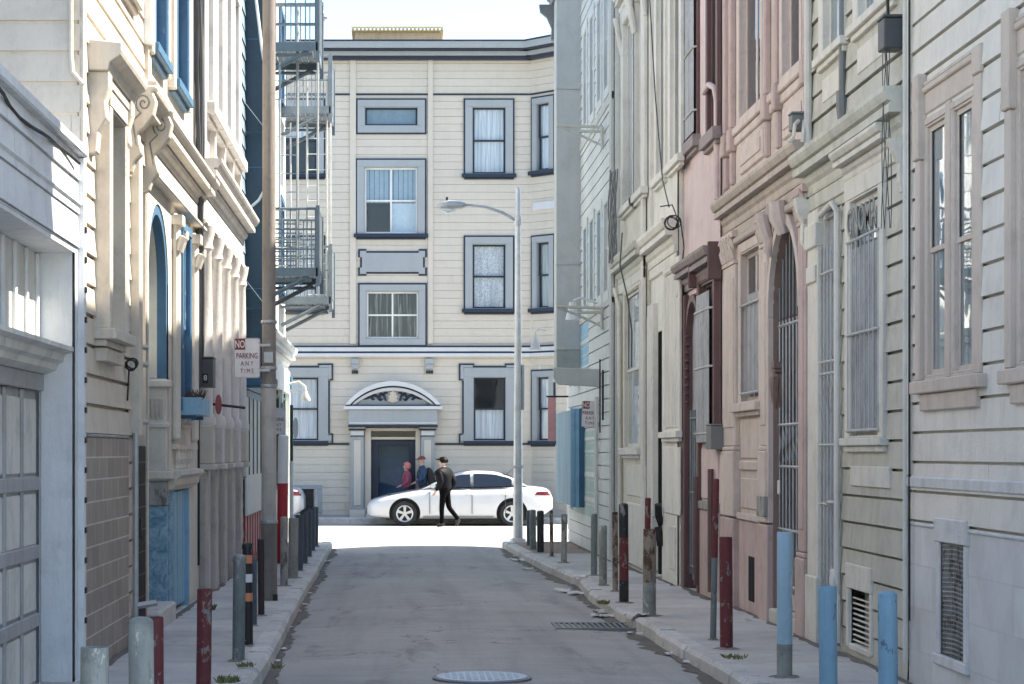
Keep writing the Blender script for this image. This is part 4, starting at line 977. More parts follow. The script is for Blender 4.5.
for a, b, z0, scr in ((U(699), U(689), 5.45, True), (U(719), U(709.5), 5.30, False)):
    w = A.window(a, b, z0, 7.9, MR, MR, cw=0.09, cd=0.07, rec=0.06, style='two', back='curtg' if not scr else None, pane=M['glassd'], sill=True, sillm=M['maroong'], sd=0.2, sh=0.14)
    if scr:
        mb = MB()
        for i in range(4):
            q = a + (b - a) * i / 4; A.box(mb, q, q + (b - a) / 4 - 0.02, 0.12, 0.135, z0 + 0.05, 7.55)
        mb.build('security_screen', M['lilac'], w, bevel=0.003)
        for z in (z0 + 0.3, 6.5, 7.4):
            mb = MB(); mb.tube([A.mp(a - 0.05, 0.02, z), A.mp(a, 0.15, z), A.mp(b, 0.15, z), A.mp(b + 0.05, 0.02, z)], 0.014, 6); mb.build('screen_strap', M['ironw'], w)
        mb = MB(); mb.prism(crown(0.34, 7.85, 8.2), a - 0.1, b + 0.1, A.mp); mb.build('window_hood', M['maroong'], w)
A.part('plinth', M['r3p'], [(A.u0, U(702), -0.02, 0.06, -0.1, 1.02)], bevel=0.012)
A.part('plinth_band', M['bgrey'], [(A.u0, U(702), -0.02, 0.10, 1.022, 1.12)], bevel=0.012)
mb = MB(); mb.tube([A.mp(U(701.5), 0.12, 0.12), A.mp(U(701.5), 0.12, 1.4)], 0.035, 8); mb.build('maroon_pipe', MR, A.b, smooth=True); mb = MB(); mb.tube([A.mp(A.u0 + .25, 0.14, 0.12), A.mp(A.u0 + .25, 0.14, 1.5)], 0.035, 8); mb.build('maroon_pipe', MR, A.b, smooth=True)
mb = MB(); mb.tube([A.mp(A.u0 + 0.1, 0.05, 4.5), A.mp(A.u0 + 0.1, 0.05, 5.6), A.mp(A.u0 + 0.15, 0.08, 5.75), A.mp(A.u0 + 0.5, 0.1, 5.85), A.mp(A.u0 + 0.9, 0.1, 5.83)], 0.035, 8); mb.build('bent_pipe', M['r4'], A.b, smooth=True)
A.part('roof_cornice', M['maroong'], [(A.u0, A.u1, -0.3, 0.4, A.ztop - 0.4, A.ztop + 0.05)], bevel=0.03)
A.wall(M['r4'], board=None)

# ---- off white house
A = Facade('R', 3.47, 'white_house', 'plain off white rendered house with a narrow black doorway between the pink and putty houses', rw(3.55)(684) + 0.02, rw(3.47)(651), 10.5, 'house', kk=0.5, kr=0.4)
U = A.u; W5 = M['r5']
w = A.window(U(680), U(666), 1.95, 4.0, W5, W5, cw=0.12, cd=0.05, rec=0.03, style='two', back='curt', sill=True, sd=0.16, sh=0.08)
mb = MB()
for i in range(4):
    q = U(680) + (U(666) - U(680)) * i / 4; A.box(mb, q + 0.01, q + (U(666) - U(680)) / 4 - 0.02, -0.015, 0.02, 2.0, 3.95)
mb.build('shutter_boards', M['r6t'], w, bevel=0.006)
A.part('apron_panel', W5, [(U(681), U(666), -0.02, 0.04, 0.9, 1.75)], w, bevel=0.01)
mb = MB(); mb.prism(crown(0.40, 4.20, 4.62), A.u0, A.u1 + 0.1, A.mp); cor = mb.build('shop_cornice', W5, A.b)
A.part('frieze', W5, [(A.u0, A.u1, -0.02, 0.06, 4.05, 4.198)], cor, bevel=0.015)
d0, d1 = U(662), U(658)
A.op(d0, d1, 0.0, 3.3)
DW = A.part('dark_doorway', M['darkpaint'], [(d0, d1, -0.3, -0.25, 0.0, 3.3), (d0, d0 + .03, -0.25, -.001, 0, 3.3), (d1 - .03, d1, -0.25, -.001, 0, 3.3)])
mb = MB(); mb.tube([A.mp(d0 - 0.02, 0.03, 0.75), A.mp(d0 - 0.1, 0.12, 0.85), A.mp(d0 - 0.15, 0.14, 1.0)], 0.05, 7); mb.tube([A.mp(d0 - .05, 0.05, 0.45), A.mp(d0 - .05, 0.12, 0.7)], 0.05, 7); mb.build('door_chain', M['darkpaint'], DW)
pilaster(A, U(657.5), U(652), 0.1, 4.05, M['r6t'], 0.14, cap=False)
for a, b in ((U(666), U(658)), (U(682), U(672))):
    A.window(a, b, 5.35, 8.0, W5, W5, cw=0.13, cd=0.07, rec=0.08, style='two', back=None, sill=True, sd=0.18, sh=0.1, pane=M['glassd'])
    A.window(a, b, 9.0, 9.9, W5, W5, cw=0.1, cd=0.05, back='curt', sill=True)
A.part('corner_board', M['r6t'], [(A.u1 - 0.3, A.u1, -0.02, 0.10, 4.63, A.ztop - .1)])
A.part('cellar_vent', M['r6t'], [(U(676), U(670), -0.02, 0.04, 0.2, 0.75)])
A.wall(W5, board=None)
# ---- putty house
A = Facade('R', 3.40, 'putty_house', 'putty coloured house with white hooded tall windows and tangled wires on its front', rw(3.47)(651) + 0.02, rw(3.40)(620), 10.6, 'house', kk=0.5, kr=0.4)
U = A.u; W6, T6 = M['r6'], M['r6t']
w = A.window(U(641), U(626), 1.75, 4.05, W6, T6, cw=0.16, cd=0.06, rec=0.08, style='dh', back='curt', sill=True, sillm=T6, sd=0.2, sh=0.1)
mb = MB(); mb.prism(crown(0.38, 4.25, 4.62), A.u0, A.u1, A.mp); cor = mb.build('shop_cornice', M['r2c'], A.b)
A.part('frieze', T6, [(A.u0, A.u1, -0.02, 0.08, 4.10, 4.248)], cor)
for a, b in ((U(636), U(625)), (U(646), U(637))):
    w = A.window(a, b, 5.35, 8.15, T6, T6, cw=0.12, cd=0.08, rec=0.1, style='two', back='curt', sill=True, sd=0.2, sh=0.1)
    mb = MB(); mb.prism(crown(0.34, 8.28, 8.62), a - 0.26, b + 0.26, A.mp); mb.build('window_hood', T6, w)
    for q in (a - 0.2, b + 0.08):
        mb = MB(); mb.tube([A.mp(q + 0.06, 0.06, 7.7), A.mp(q + 0.06, 0.12, 7.9), A.mp(q + 0.06, 0.2, 8.1), A.mp(q + .06, 0.26, 8.27)], [0.03, 0.045, 0.04, 0.05], 7); mb.build('hood_bracket', T6, w, smooth=True)
    w = A.window(a, b, 9.1, 10.2, T6, T6, cw=0.12, cd=0.08, back='curt')
A.part('corner_board', T6, [(A.u0, A.u0 + 0.25, -0.02, 0.09, 0.1, A.ztop - .1), (A.u1 - 0.35, A.u1, -0.02, 0.09, 0.1, 4.09)], bevel=0.01)
A.part('low_panel', T6, [(U(646), U(628), -0.02, 0.06, 0.05, 0.95), (U(646), U(628), -0.02, 0.035, 1.05, 1.5)], bevel=0.015)
A.wall(W6, board=None)
mb = MB(); mb.tube([A.mp(U(623), 0.1, 0.6), A.mp(U(623), 0.1, 2.0), A.mp(U(623), 0.12, 3.9), A.mp(U(621), 0.2, 4.2)], 0.035, 8); mb.build('downpipe', M['r6'], A.b, smooth=True)
mb = MB(); mb.tube([A.mp(U(621.3), 0.08, 1.1), A.mp(U(621.3), 0.08, 4.1)], 0.025, 6); mb.build('conduit', M['darkpaint'], A.b)
# ---- mint corner house
A = Facade('R', 3.30, 'mint_house', 'mint grey clapboard corner house at the far right end with a square overhanging bay', rw(3.40)(620) + 0.02, 40.2, 10.7, 'house', kk=0.5, kr=0.4)
U = A.u
for px in (607, 600, 592.5, 586):
    uc = U(px); w_ = 0.62
    A.window(uc - w_ / 2, uc + w_ / 2, 7.48, 9.15, M['r7'], M['r7'], cw=0.15, cd=0.05, rec=0.09, style='dh', back=None, sill=False)
    A.window(uc - w_ / 2, uc + w_ / 2, 4.25, 5.66, M['r7'], M['skyblue'] if px < 605 else M['r7'], cw=0.15, cd=0.05, rec=0.09, style='dh', back=None, sill=False)
bl = A.part('belt_course', M['r7b'], [(A.u0, 37.5, -0.02, 0.06, 7.15, 7.28), (A.u0, 37.5, -0.02, 0.06, 4.0, 4.10)])
A.part('corner_board', M['r7b'], [(A.u0 , A.u0 + 0.3, -0.02, 0.08, 0.1, A.ztop - 0.2)])
# blue painted patch of boards low on the wall is a real repaint
A.part('mismatched_blue_boards', M['skyblue'], [(U(589), U(574), 0.0, 0.016, 2.9 + k * 0.215 + 0.02, 2.9 + (k + 1) * 0.215) for k in range(5)], bevel=0.0)
A.part('mismatched_teal_boards', paint('paint_faded_teal', (0.36, 0.50, 0.48), dirt=0.5), [(U(598), U(575), 0.0, 0.016, 0.55 + k * 0.215 + 0.02, 0.55 + (k + 1) * 0.215) for k in range(7)], bevel=0.0)
A.wall(M['r7'], board=0.215, groove=0.015, lap=0.010)
A.k = 1.0
# overhanging bay
b0 = 37.4
BY = A.part('overhanging_bay', M['r7b'], [(b0, 37.95, -0.02, 0.45, 3.55, 11.0)], bevel=0.01)
A.part('bay_foot', M['r7d'], [(b0 - 0.004, 37.96, -0.01, 0.445, 3.18, 3.548)], BY)  # shadow on the bay's lower piece is put into this darker colour
A.part('bay_soffit', M['r7b'], [(b0 - 0.02, 37.97, -0.01, 0.47, 2.98, 3.178)], BY)
A.part('bay_joint', M['r7d'], [(b0 - 0.012, b0 - 0.002, -0.01, 0.455, z, z + 0.015) for z in (5.1, 8.3)], BY)
mb = MB(); mb.prism(crown(0.32, 9.98, 10.5), 37.2, 38.4, lambda u, d, z: A.mp(u, d + 0.44, z)); mb.build('roof_cornice', M['meter2'], BY)
mb = MB(); mb.prism([(0.4, 9.3), (0.5, 9.34), (0.49, 9.55), (0.58, 9.75), (0.70, 9.85), (0.72, 9.979), (0.4, 9.979)], 37.96, 38.1, A.mp); mb.build('cornice_bracket', M['meter2'], BY)
# hanging board below the bay
u_ = U(601)
HB = MB(); HB.prism([(0.0, 2.76), (0.70, 2.80), (0.78, 2.92), (0.78, 3.08), (0.0, 3.05)], u_, u_ + 0.14, A.mp); HB.build('hanging_board', M['r7b'], A.b, bevel=0.008)
# steel brackets
for (px, py) in ((605, 127), (605, 308)):
    uu = U(px); z = A.z(px, py)
    mb = MB(); mb.tube([A.mp(uu, 0.03, z), A.mp(uu, 0.78, z + 0.02)], 0.025, 8); mb.tube([A.mp(uu, 0.05, z), A.mp(uu, 0.05, z - 0.35)], 0.03, 8); mb.tube([A.mp(uu, 0.05, z - 0.3), A.mp(uu, 0.42, z - 0.12), A.mp(uu, 0.74, z)], 0.02, 8)
    mb.tube([A.mp(uu, 0.05, z - 0.07), A.mp(uu, 0.42, z - 0.07)], 0.025, 8)
    mb.build('steel_bracket', M['r2'] if py > 200 else M['r2c'], A.b)
# blue sheet metal shutter box
s0, s1 = 36.6, 40.0
zb, zt = 0.72, 2.45
SB = A.part('shutter_box', M['corrblue'], [(s0, s1, -0.02, 0.22, zb, zt)] + [(s0 + 0.02 + k * 0.17, s0 + 0.10 + k * 0.17, 0.22, 0.26, zb + 0.02, zt - 0.02) for k in range(20)], bevel=0.004)
A.part('box_end', M['deepblue'], [(s0 - 0.03, s0 - 0.001, 0.0, 0.10, zb - 0.02, zt + 0.02)], SB)
for k in range(2): A.part('box_end', M['skyblue'], [(s0 - 0.03, s0 - 0.001, 0.101 + k * 0.08, 0.176 + k * 0.08, zb - 0.02, zt + 0.02)], SB)
mb = MB(); mb.tube([A.mp(U(600), 0.06, -0.02), A.mp(U(600), 0.06, 2.6)], 0.035, 8); mb.build('downpipe', M['r6t'], A.b, smooth=True)
mb = MB(); mb.tube([A.mp(U(603), 0.05, 2.0), A.mp(U(603), 0.05, 3.2)], 0.014, 6); mb.build('conduit', M['darkpaint'], A.b); mb = MB(); mb.tube([A.mp(U(606), 0.05, 2.2), A.mp(U(606), 0.05, 3.0)], 0.018, 6); mb.build('conduit', M['darkpaint'], A.b)
mb = MB(); L0 = A.mp(U(604), 0.02, A.z(604, 318)); 
mb.tube([A.mp(34.0, 0.0, 4.15), A.mp(34.0, 0.3, 4.25), A.mp(34.0, 0.42, 4.2)], 0.02, 8); mb.lathe([(0.05, 0.3), (0.07, 0.2), (0.12, 0.0), (0.10, 0.0)], A.mp(34.0, 0.44, 3.88), 14)
tag(mb.build('wall_lamp', M['reflw'], None, smooth=True), 'white bell shaped lamp hanging from the lower steel bracket on the mint wall', 'wall lamp')
# ================================================================== left side of the alley, near to far
LX = -2.3
lu = lambda px: LX * FP / (px - VX)
# ---- garage
A = Facade('L', LX, 'garage', 'low cool white garage with a recessed panelled door, nearest on the left', 7.0, lu(80), 3.86, 'garage')
U = A.u
d1 = U(75); rec = 0.25          # far jamb of the door recess
A.op(7.6, d1, 0.0, 3.13)
mb = MB(); A.box(mb, d1, d1 + 0.03, -rec - 0.3, -0.021, 0.0, 3.13); A.box(mb, 7.6, d1, -rec - 0.3, -0.001, 3.10, 3.128)
RJ = mb.build('door_recess', M['la'], A.b)
mb = MB(); A.box(mb, d1 - 0.06, d1, -rec, -rec + 0.012, 0.05, 2.16); A.box(mb, 7.6, d1, -rec, -rec + 0.03, 2.12, 2.24); GD = mb.build('garage_door', M['lag'], A.b, bevel=0.006)
mb = MB(); A.box(mb, 7.6, d1 - 0.06, -rec - 0.05, -rec - 0.02, 0.03, 2.12); mb.build('door_backing', M['lag'], GD)
rowz = [(0.06, 0.46), (0.56, 0.94), (1.02, 1.42), (1.52, 2.08)]
mb = MB(); rb = MB()
uu = d1 - 0.10
while uu > 8:
    for (a, b) in rowz:
        A.box(mb, uu - 0.52, uu - 0.01, -rec - 0.02, -rec - 0.006, a + 0.02, b - 0.02)
    A.box(rb, uu - 0.60, uu - 0.53, -rec - 0.02, -rec + 0.004, 0.05, 2.115)
    uu -= 0.61
for z in (0.48, 0.96, 1.44): A.box(rb, 7.6, d1 - 0.062, -rec - 0.02, -rec + 0.008, z - 0.02, z + 0.08)
mb.build('door_panel', M['lap'], GD, bevel=0.012); rb.build('door_rail', M['lag'], GD, bevel=0.008)
A.part('transom_panel', M['lap'], [(7.6, d1 - .001, -rec - 0.06, -rec - 0.02, 2.44, 3.10)] , RJ)
A.part('transom_batten', M['la'], [(d1 - 0.02 - k * 0.42 - 0.06, d1 - 0.02 - k * 0.42, -rec - 0.02, -rec + 0.006, 2.441, 3.09) for k in range(8)], RJ)
mb = MB(); mb.prism([(-rec - 0.04, 2.24), (-rec + 0.05, 2.241), (-rec + 0.12, 2.27), (-rec + 0.13, 2.31), (-rec + 0.17, 2.33), (-rec + 0.18, 2.38), (-rec + 0.24, 2.40), (-rec + 0.24, 2.43), (-rec - 0.04, 2.44)], 7.6, d1 + 0.02, A.mp); mb.build('door_ledge', M['lap'], RJ)
A.part('parapet_cap', M['la'], [(7.0, A.u1, -0.3, 0.06, 3.80, 3.88), (7.0, A.u1, -0.02, 0.025, 3.44, 3.47)], bevel=0.012)
A.part('corner_strip', M['la'], [(A.u1 - 0.09, A.u1, -0.02, 0.045, 0.0, 3.79)], bevel=0.004)
mb = MB()
for k in range(15): A.box(mb, A.u1 - 0.085, A.u1 - 0.02, 0.0452, 0.056, 0.25 + k * 0.215, 0.29 + k * 0.215)
mb.build('notch_dark_mark', M['darkpaint'], A.b)  # raised black blocks: the darkness of the notch holes is painted on
A.wall(M['la'], board=0.24, groove=0.008, zsplit=3.14, depth=7)
mb = MB(); mb.tube([A.mp(u, 0.03 + 0.02 * math.sin(u * 4), 3.74 - 0.05 * math.sin((u - 9) * 1.3) ** 2) for u in [9 + i * 0.3 for i in range(19)]], 0.012, 6)
tag(mb.build('black_cable', M['darkpaint'], None, smooth=True), 'black cable drooping along the top of the white garage', 'cable')

# ---- warm cream house
A = Facade('L', LX, 'cream_house', 'warm cream clapboard house with brown tiled base just past the white garage', lu(80) + 0.02, lu(147), 10.0, 'house', kk=0.85, kr=0.8)
U = A.u; T = M['lbt']
u0, u1 = U(97.5), U(112)
w = A.window(u0, u1, 2.62, 4.30, T, T, cw=0.15, cd=0.14, rec=0.10, style='dh', back=None, sill=True, sd=0.20, sh=0.08, pane=M['glassd'])
A.part('apron_panel', T, [(u0 - 0.1, u1 + 0.1, -0.02, 0.10, 2.38, 2.48)], w)
def hood(A, u0, u1, z0, z1, d, mat, par, brk=True):
    mb = MB(); mb.prism([(-.02, z0), (d * 0.62, z0), (d * 0.66, z0 + (z1 - z0) * 0.3), (d * 0.95, z0 + (z1 - z0) * 0.55), (d, z0 + (z1 - z0) * 0.7), (d, z1), (-.02, z1 + 0.03)], u0, u1, A.mp); h = mb.build('window_hood', mat, par, bevel=0.006)
    if brk:
        for a in (u0 + 0.05, u1 - 0.21):
            mb = MB(); mb.prism([(-.02, z0 - 0.62), (d * 0.25, z0 - 0.6), (d * 0.3, z0 - 0.45), (d * 0.55, z0 - 0.34), (d * 0.5, z0 - 0.22), (d * 0.62, z0 - 0.12), (d * 0.62, z0 - 0.001), (-.02, z0 - 0.001)], a, a + 0.16, A.mp); mb.build('hood_bracket', mat, par, bevel=0.01)
    return h
hood(A, 15.06, 16.6, 4.50, 4.70, 0.30, T, w)
A.part('hood_frieze', T, [(u0 - 0.15, u1 + 0.15, -0.02, 0.16, 4.42, 4.499)], w)
# tiled base
A.part('tiled_base', M['tiles'], [(A.u0, U(126.5), -0.02, 0.025, A.z0, 1.80)], bevel=0.004)
A.part('base_cap', M['bgrey'], [(A.u0, U(126), -0.02, 0.035, 1.801, 1.825)])
# barred black doorway
d0, d1 = U(133), U(147) - 0.02
A.op(d0, d1, 0.0, 4.24)
DW = A.part('dark_doorway', M['lbt'], [(d0, d0 + 0.03, -0.35, -0.001, 0, 4.24), (d1 - 0.03, d1, -0.35, -.001, 0, 4.24), (d0 + .03, d1 - .03, -0.35, -0.30, 1.75, 4.24)])
A.part('tiled_gate', M['blacktiles'], [(d0 + .03, d1 - .03, -0.04, -0.005, 0.15, 1.745)], DW)
A.part('door_step', M['kerb'], [(d0 + .031, d1 - .031, -0.3, 0.0, 0.0, 0.149)], DW)
mb = MB(); mb.tube([A.mp(d0 + 0.15, -0.05, 1.05), A.mp(d0 + 0.15, 0.02, 1.1), A.mp(d0 + .15, 0.02, 0.95)], 0.05, 6); mb.build('padlock', M['black'], DW)
mb = MB()
for z in (2.6, 2.45, 1.95): mb.tube([A.mp(d0 - 0.02, 0.02, z), A.mp(d0 + 0.25, 0.1, z)], 0.025, 6)
mb.build('steel_stub', M['galv'], DW)
A.part('door_casing', T, [(d0 - 0.22, d0 - 0.001, -0.02, 0.10, 1.83, 4.24)], DW)
hood(A, 17.4, 18.62, 4.62, 4.84, 0.28, T, DW, brk=False)
# scrolled brackets
for a in (17.22, 18.42):
    mb = MB(); dz = 0.22
    mb.prism([(-.02, 3.80 + dz), (0.05, 3.82 + dz), (0.09, 3.92 + dz), (0.16, 3.98 + dz), (0.13, 4.08 + dz), (0.12, 4.16 + dz), (0.18, 4.20 + dz), (0.27, 4.30 + dz), (0.30, 4.42 + dz), (0.26, 4.50 + dz), (0.30, 4.519 + dz), (0.30, 4.55 + dz), (-.02, 4.55 + dz)], a, a + 0.13, A.mp); bk = mb.build('scroll_bracket', T, DW, bevel=0.012)
    mb = MB(); pts = []
    for k in range(25):
        t = k / 24 * 3.4 * PI; r = 0.010 + 0.075 * k / 24
        pts.append(A.mp(a - 0.004, 0.17 + r * math.cos(t), 4.40 + dz + r * math.sin(t)))
    pts += [A.mp(a - 0.004, 0.06, 4.25 + dz), A.mp(a - 0.004, 0.10, 4.05 + dz)]
    mb.tube(pts, 0.007, 5); mb.build('scroll_line', M['meter2'], bk)
# grey gate pipe by the tiles
mb = MB(); mb.tube([A.mp(U(129.5), 0.06, 0.1), A.mp(U(129.5), 0.06, 1.85)], 0.026, 8); mb.tube([A.mp(U(129.5), 0.06, 0.38), A.mp(U(129.5) + .1, 0.25, 0.40)], 0.03, 6); mb.build('gate_post', M['galv'], A.b, smooth=True)
A.part('corner_board', M['lb'], [(A.u0, A.u0 + 0.12, -0.02, 0.03, 1.84, 9.9)])
A.part('corner_board', M['lb'], [(A.u1 - 0.2, A.u1, -0.02, 0.05, 4.8, 9.9)])
for a, b in ((16.7, 17.5),):
    A.window(a, b, 5.55, 7.3, M['lbt'], M['bluetrim'], cw=0.12, cd=0.07, back='curt')
A.wall(M['lb'], board=0.22, groove=0.026, zsplit=None, lap=0.014)
# side wall boards over the garage
class Side(Facade):
    def __init__(s, b, mp, u0, u1, z0, ztop):
        s.kind, s.w, s.b, s.mp, s.mp0, s.u0, s.u1, s.ztop, s.z0, s.ops = 'S', 1, b, mp, mp, u0, u1, ztop, z0, []
S1 = Side(A.b, lambda u, d, z: (u, A.u0 - 0.002 - d, z), -8.0, LX - 0.002, 3.89, 9.9)
S1.wall(M['lb'], board=0.22, groove=0.026, body=False, name='side_boards')
mb = MB(); yy = A.u0 - 0.04
mb.tube([(LX - 0.06, yy, 9.8), (LX - 0.06, yy, 4.55), (LX - 0.05, yy - 0.0, 4.42), (LX + 0.03, yy, 4.33)], 0.018, 6); mb.build('conduit', M['lbt'], A.b)

# ---- blue trimmed house
A = Facade('L', LX, 'blue_trim_house', 'cream house with blue arched entrance, blue window trim and rough blue stucco at the foot', lu(147) + 0.02, lu(198), 10.2, 'house', kk=0.75, kr=0.6)
U = A.u; C = M['lc']; BT = M['bluetrim']
d0, d1 = A.u0 + 0.10, 20.35
zs, zt = 3.35, 4.22
A.op(d0, d1, 0.0, zt)
mb = MB(); A.arch_fill(mb, d0, d1, zs, zt, -0.4, -0.001, rise=0.7); DW = mb.build('arched_entrance', C, A.b)
mb = MB(); A.arch_band(mb, d0 + 0.09, d1 - 0.09, zs, 0.088, -0.17, -0.02, rise=0.60); A.box(mb, d1 - 0.09, d1 - 0.002, -0.17, -0.02, 2.42, zs); mb.build('blue_arch_lining', BT, DW)
mb = MB(); A.arch_band(mb, d0 + 0.09, d1 - 0.09, zs, 0.088, -0.42, -0.171, rise=0.60); A.box(mb, d1 - 0.09, d1 - 0.002, -0.42, -0.171, 2.42, zs); mb.build('inner_arch_lining', C, DW)
A.part('jamb', C, [(d1 - 0.12, d1 - 0.001, -0.42, -0.003, 1.40, 2.415), (d0, d0 + 0.04, -0.4, -.002, 0.0, zs)], DW, bevel=0.01)
A.part('jamb_cap', C, [(d1 - 0.17, d1 + 0.05, -0.42, 0.05, 2.33, 2.40), (d1 - 0.15, d1 + 0.02, -0.42, 0.02, 1.93, 1.98), (d1 - 0.16, d1 + 0.3, -0.42, 0.08, 1.42, 1.50)], DW, bevel=0.01)
A.part('weathered_block', M['bgrey'], [(d1 - 0.13, d1 - 0.001, -0.42, 0.0, 1.16, 1.398)], DW, bevel=0.01)
A.part('stucco_jamb', M['stuccoblue'], [(d1 - 0.11, d1 - 0.001, -0.42, -0.003, 0.0, 1.158)], DW)
A.part('stucco_wall', M['stuccoblue'], [(d1 + 0.001, 20.72, -0.02, 0.02, 0.0, 1.30)])
A.part('entrance_back', M['curtg'], [(d0, d1, -0.46, -0.42, 0.0, zt)], DW)
A.part('entrance_step', M['kerb'], [(d0 + 0.05, d1 - 0.11, -0.4, 0.12, 0.0, 0.22)], DW, bevel=0.02)
mb = MB()
for k in range(4): mb.tube([A.mp(d1 - 0.02, -0.30 + k * 0.07, 2.28), A.mp(d1 - 0.15, -0.30 + k * 0.07, 2.2), A.mp(d1 - 0.12, -0.30 + k * 0.07, 2.08), A.mp(d1 - .1, -0.3 + k * 0.07, 2.0)], [0.03, 0.035, 0.03, 0.02], 6)
mb.build('leaf_carving', M['lbt'], DW, smooth=True)
# blue plank door
p0, p1 = 20.75, U(188)
A.op(p0, p1, 0.0, 1.30)
PD = A.part('plank_door', M['skyblue'], [(p0 + k * (p1 - p0) / 6 + .004, p0 + (k + 1) * (p1 - p0) / 6 - .004, -0.10, -0.06 + 0.008 * (k % 2), 0.08, 1.28) for k in range(6)], bevel=0.003)
A.part('door_jamb', M['skyblue'], [(p1 - .04, p1, -0.2, 0.02, 0, 1.3), (p0, p0 + .03, -0.2, 0.02, 0, 1.3)], PD)
mb = MB(); mb.prism([(-.02, 1.32), (0.05, 1.32), (0.09, 1.36), (0.10, 1.42), (0.16, 1.46), (0.16, 1.50), (-.02, 1.52)], d1 + 0.05, U(193), A.mp); mb.build('ledge', C, A.b)
# balusters on the ledge
mb = MB()
for k in range(5):
    mb.lathe([(0.04, 0), (0.03, 0.04), (0.05, 0.10), (0.03, 0.17), (0.045, 0.2)], A.mp(20.9 + k * 0.3, 0.03, 1.52), 8)
A.box(mb, d1 + 0.3, U(193), -0.02, 0.07, 1.72, 1.77); mb.build('baluster_row', C, A.b)
# narrow window with blue casing
A.window(21.45, 22.15, 2.05, 4.0, BT, BT, cw=0.09, cd=0.06, rec=0.06, style='dh', back='curt', sill=True, sillm=C, sd=0.10, sh=0.06)
for q in (20.75, 22.62):
    p = A.part('half_column', C, [(q - 0.10, q + 0.10, -0.02, 0.10, 1.80, 4.1)], bevel=0.03)
    mb = MB(); A.box(mb, q - 0.13, q + 0.13, -0.02, 0.15, 3.98, 4.08)
    for s_ in (-0.07, 0.0, 0.07): mb.tube([A.mp(q + s_, 0.09, 3.72), A.mp(q + s_, 0.15, 3.86), A.mp(q + s_, 0.19, 3.90), A.mp(q + s_, .19, 3.84)], [0.035, 0.04, 0.03, 0.015], 6)
    mb.build('capital', C, p, smooth=True)
A.part('side_board', M['darkpaint'], [(U(197.5), A.u1, -0.02, 0.03, 0.4, 4.2)])
# cornice
mb = MB(); mb.prism(crown(0.32, 4.46, 4.76), A.u0, A.u1 + 0.1, A.mp); cor = mb.build('shop_cornice', C, A.b)
A.part('frieze', C, [(A.u0, A.u1, -0.02, 0.06, 4.24, 4.45), (A.u0, A.u1, -0.02, 0.14, 4.19, 4.239)], cor, bevel=0.012)
for a, b in ((18.75, 19.65), (20.55, 21.6)):
    w = A.window(a, b, 5.42, 7.6, BT, BT, cw=0.10, cd=0.10, rec=0.05, style='dh', back='curt', sill=True, sillm=M['deepblue'], sd=0.15, sh=0.09, sover=0.02)
    A.part('side_casing', C, [(a - 0.28, a - 0.105, -0.02, 0.10, 5.3, 7.9), (b + 0.105, b + 0.28, -0.02, 0.10, 5.3, 7.9)], w)
A.part('white_conduit', M['reflw'], [(18.72 - .35, 18.72 - .22, 0.0, 0.10, 5.35, 5.75)])
A.wall(C, board=None)
# wires
mb = MB()
for k in range(6):
    uu = A.u1 - 0.12 - k * 0.06
    mb.tube([A.mp(uu + 0.03 * math.sin(z * 1.7 + k), 0.06 + 0.04 * math.sin(z * 1.1 + k * 2), z) for z in [2.5 + j * 0.45 for j in range(16)]], 0.016 + 0.005 * (k % 3), 5)
tag(mb.build('wire_bundle', M['meter'], None, smooth=True), 'bundle of grey wires running up the wall beside the blue trimmed house', 'wires')

# ---- chalk white house with engaged columns
A = Facade('L', LX, 'columned_house', 'chalk white house with slim half columns above rough taupe piers', lu(198) + 0.02, lu(240), 10.3, 'house', kk=0.75, kr=0.6)
U = A.u; C = M['ld']
mb = MB(); mb.prism(crown(0.36, 4.66, 5.04), A.u0, A.u1 + 0.12, A.mp); cor = mb.build('shop_cornice', C, A.b)
A.part('frieze', C, [(A.u0, A.u1, -0.02, 0.06, 4.36, 4.65), (A.u0, A.u1, -0.02, 0.13, 4.30, 4.358)], cor, bevel=0.012)
qs = [23.7, 25.0, 26.3, 27.6, 28.9]
for i, q in enumerate(qs):
    mb = MB(); c = A.mp(q, 0.06, 2.0)
    mb.lathe([(0.13, 0), (0.13, 0.08), (0.09, 0.14), (0.088, 1.2), (0.078, 2.0), (0.10, 2.04), (0.085, 2.1), (0.11, 2.2), (0.125, 2.296)], c, 14)
    cl = mb.build('half_column', C, A.b, smooth=True)
    A.part('column_pedestal', C if i % 2 else M['lbt'], [(q - 0.16, q + 0.16, -0.02, 0.20, 1.55, 1.999), (q - 0.19, q + 0.19, -0.02, 0.24, 1.48, 1.549)], cl, bevel=0.012)
    A.part('stucco_pier', M['ldg'], [(q - 0.19, q + 0.19, -0.02, 0.10, -0.1, 1.478)], cl, bevel=0.02)
for i in range(4):
    a, b = qs[i] + 0.38, qs[i + 1] - 0.38
    if i == 0:
        A.op(a, b, 0.0, 3.6)
        D = A.part('entrance_door', M['lilac'], [(a, b, -0.3, -0.25, 0.1, 3.6)]); A.part('door_frame', C, [(a, a + .05, -0.3, 0.03, 0, 3.6), (b - .05, b, -0.3, 0.03, 0, 3.6), (a + .05, b - .05, -0.3, 0.03, 3.5, 3.6)], D)
    else:
        A.window(a, b, 2.15, 3.95, C, C, cw=0.10, cd=0.05, rec=0.08, style='dh', back='curt')
        A.part('recess_shade_panel', M['meter'], [(a - 0.05, b + 0.05, -0.02, 0.012, 0.25, 1.2)])  # flat panel, no hollow: shade between the piers is its dark colour
    a2, b2 = qs[i] + 0.2, qs[i] + 0.95
    A.window(a2, b2, 5.75, 7.9, C, C, cw=0.14, cd=0.09, rec=0.08, style='dh', back='curt', sill=True, sd=0.22, sh=0.14)
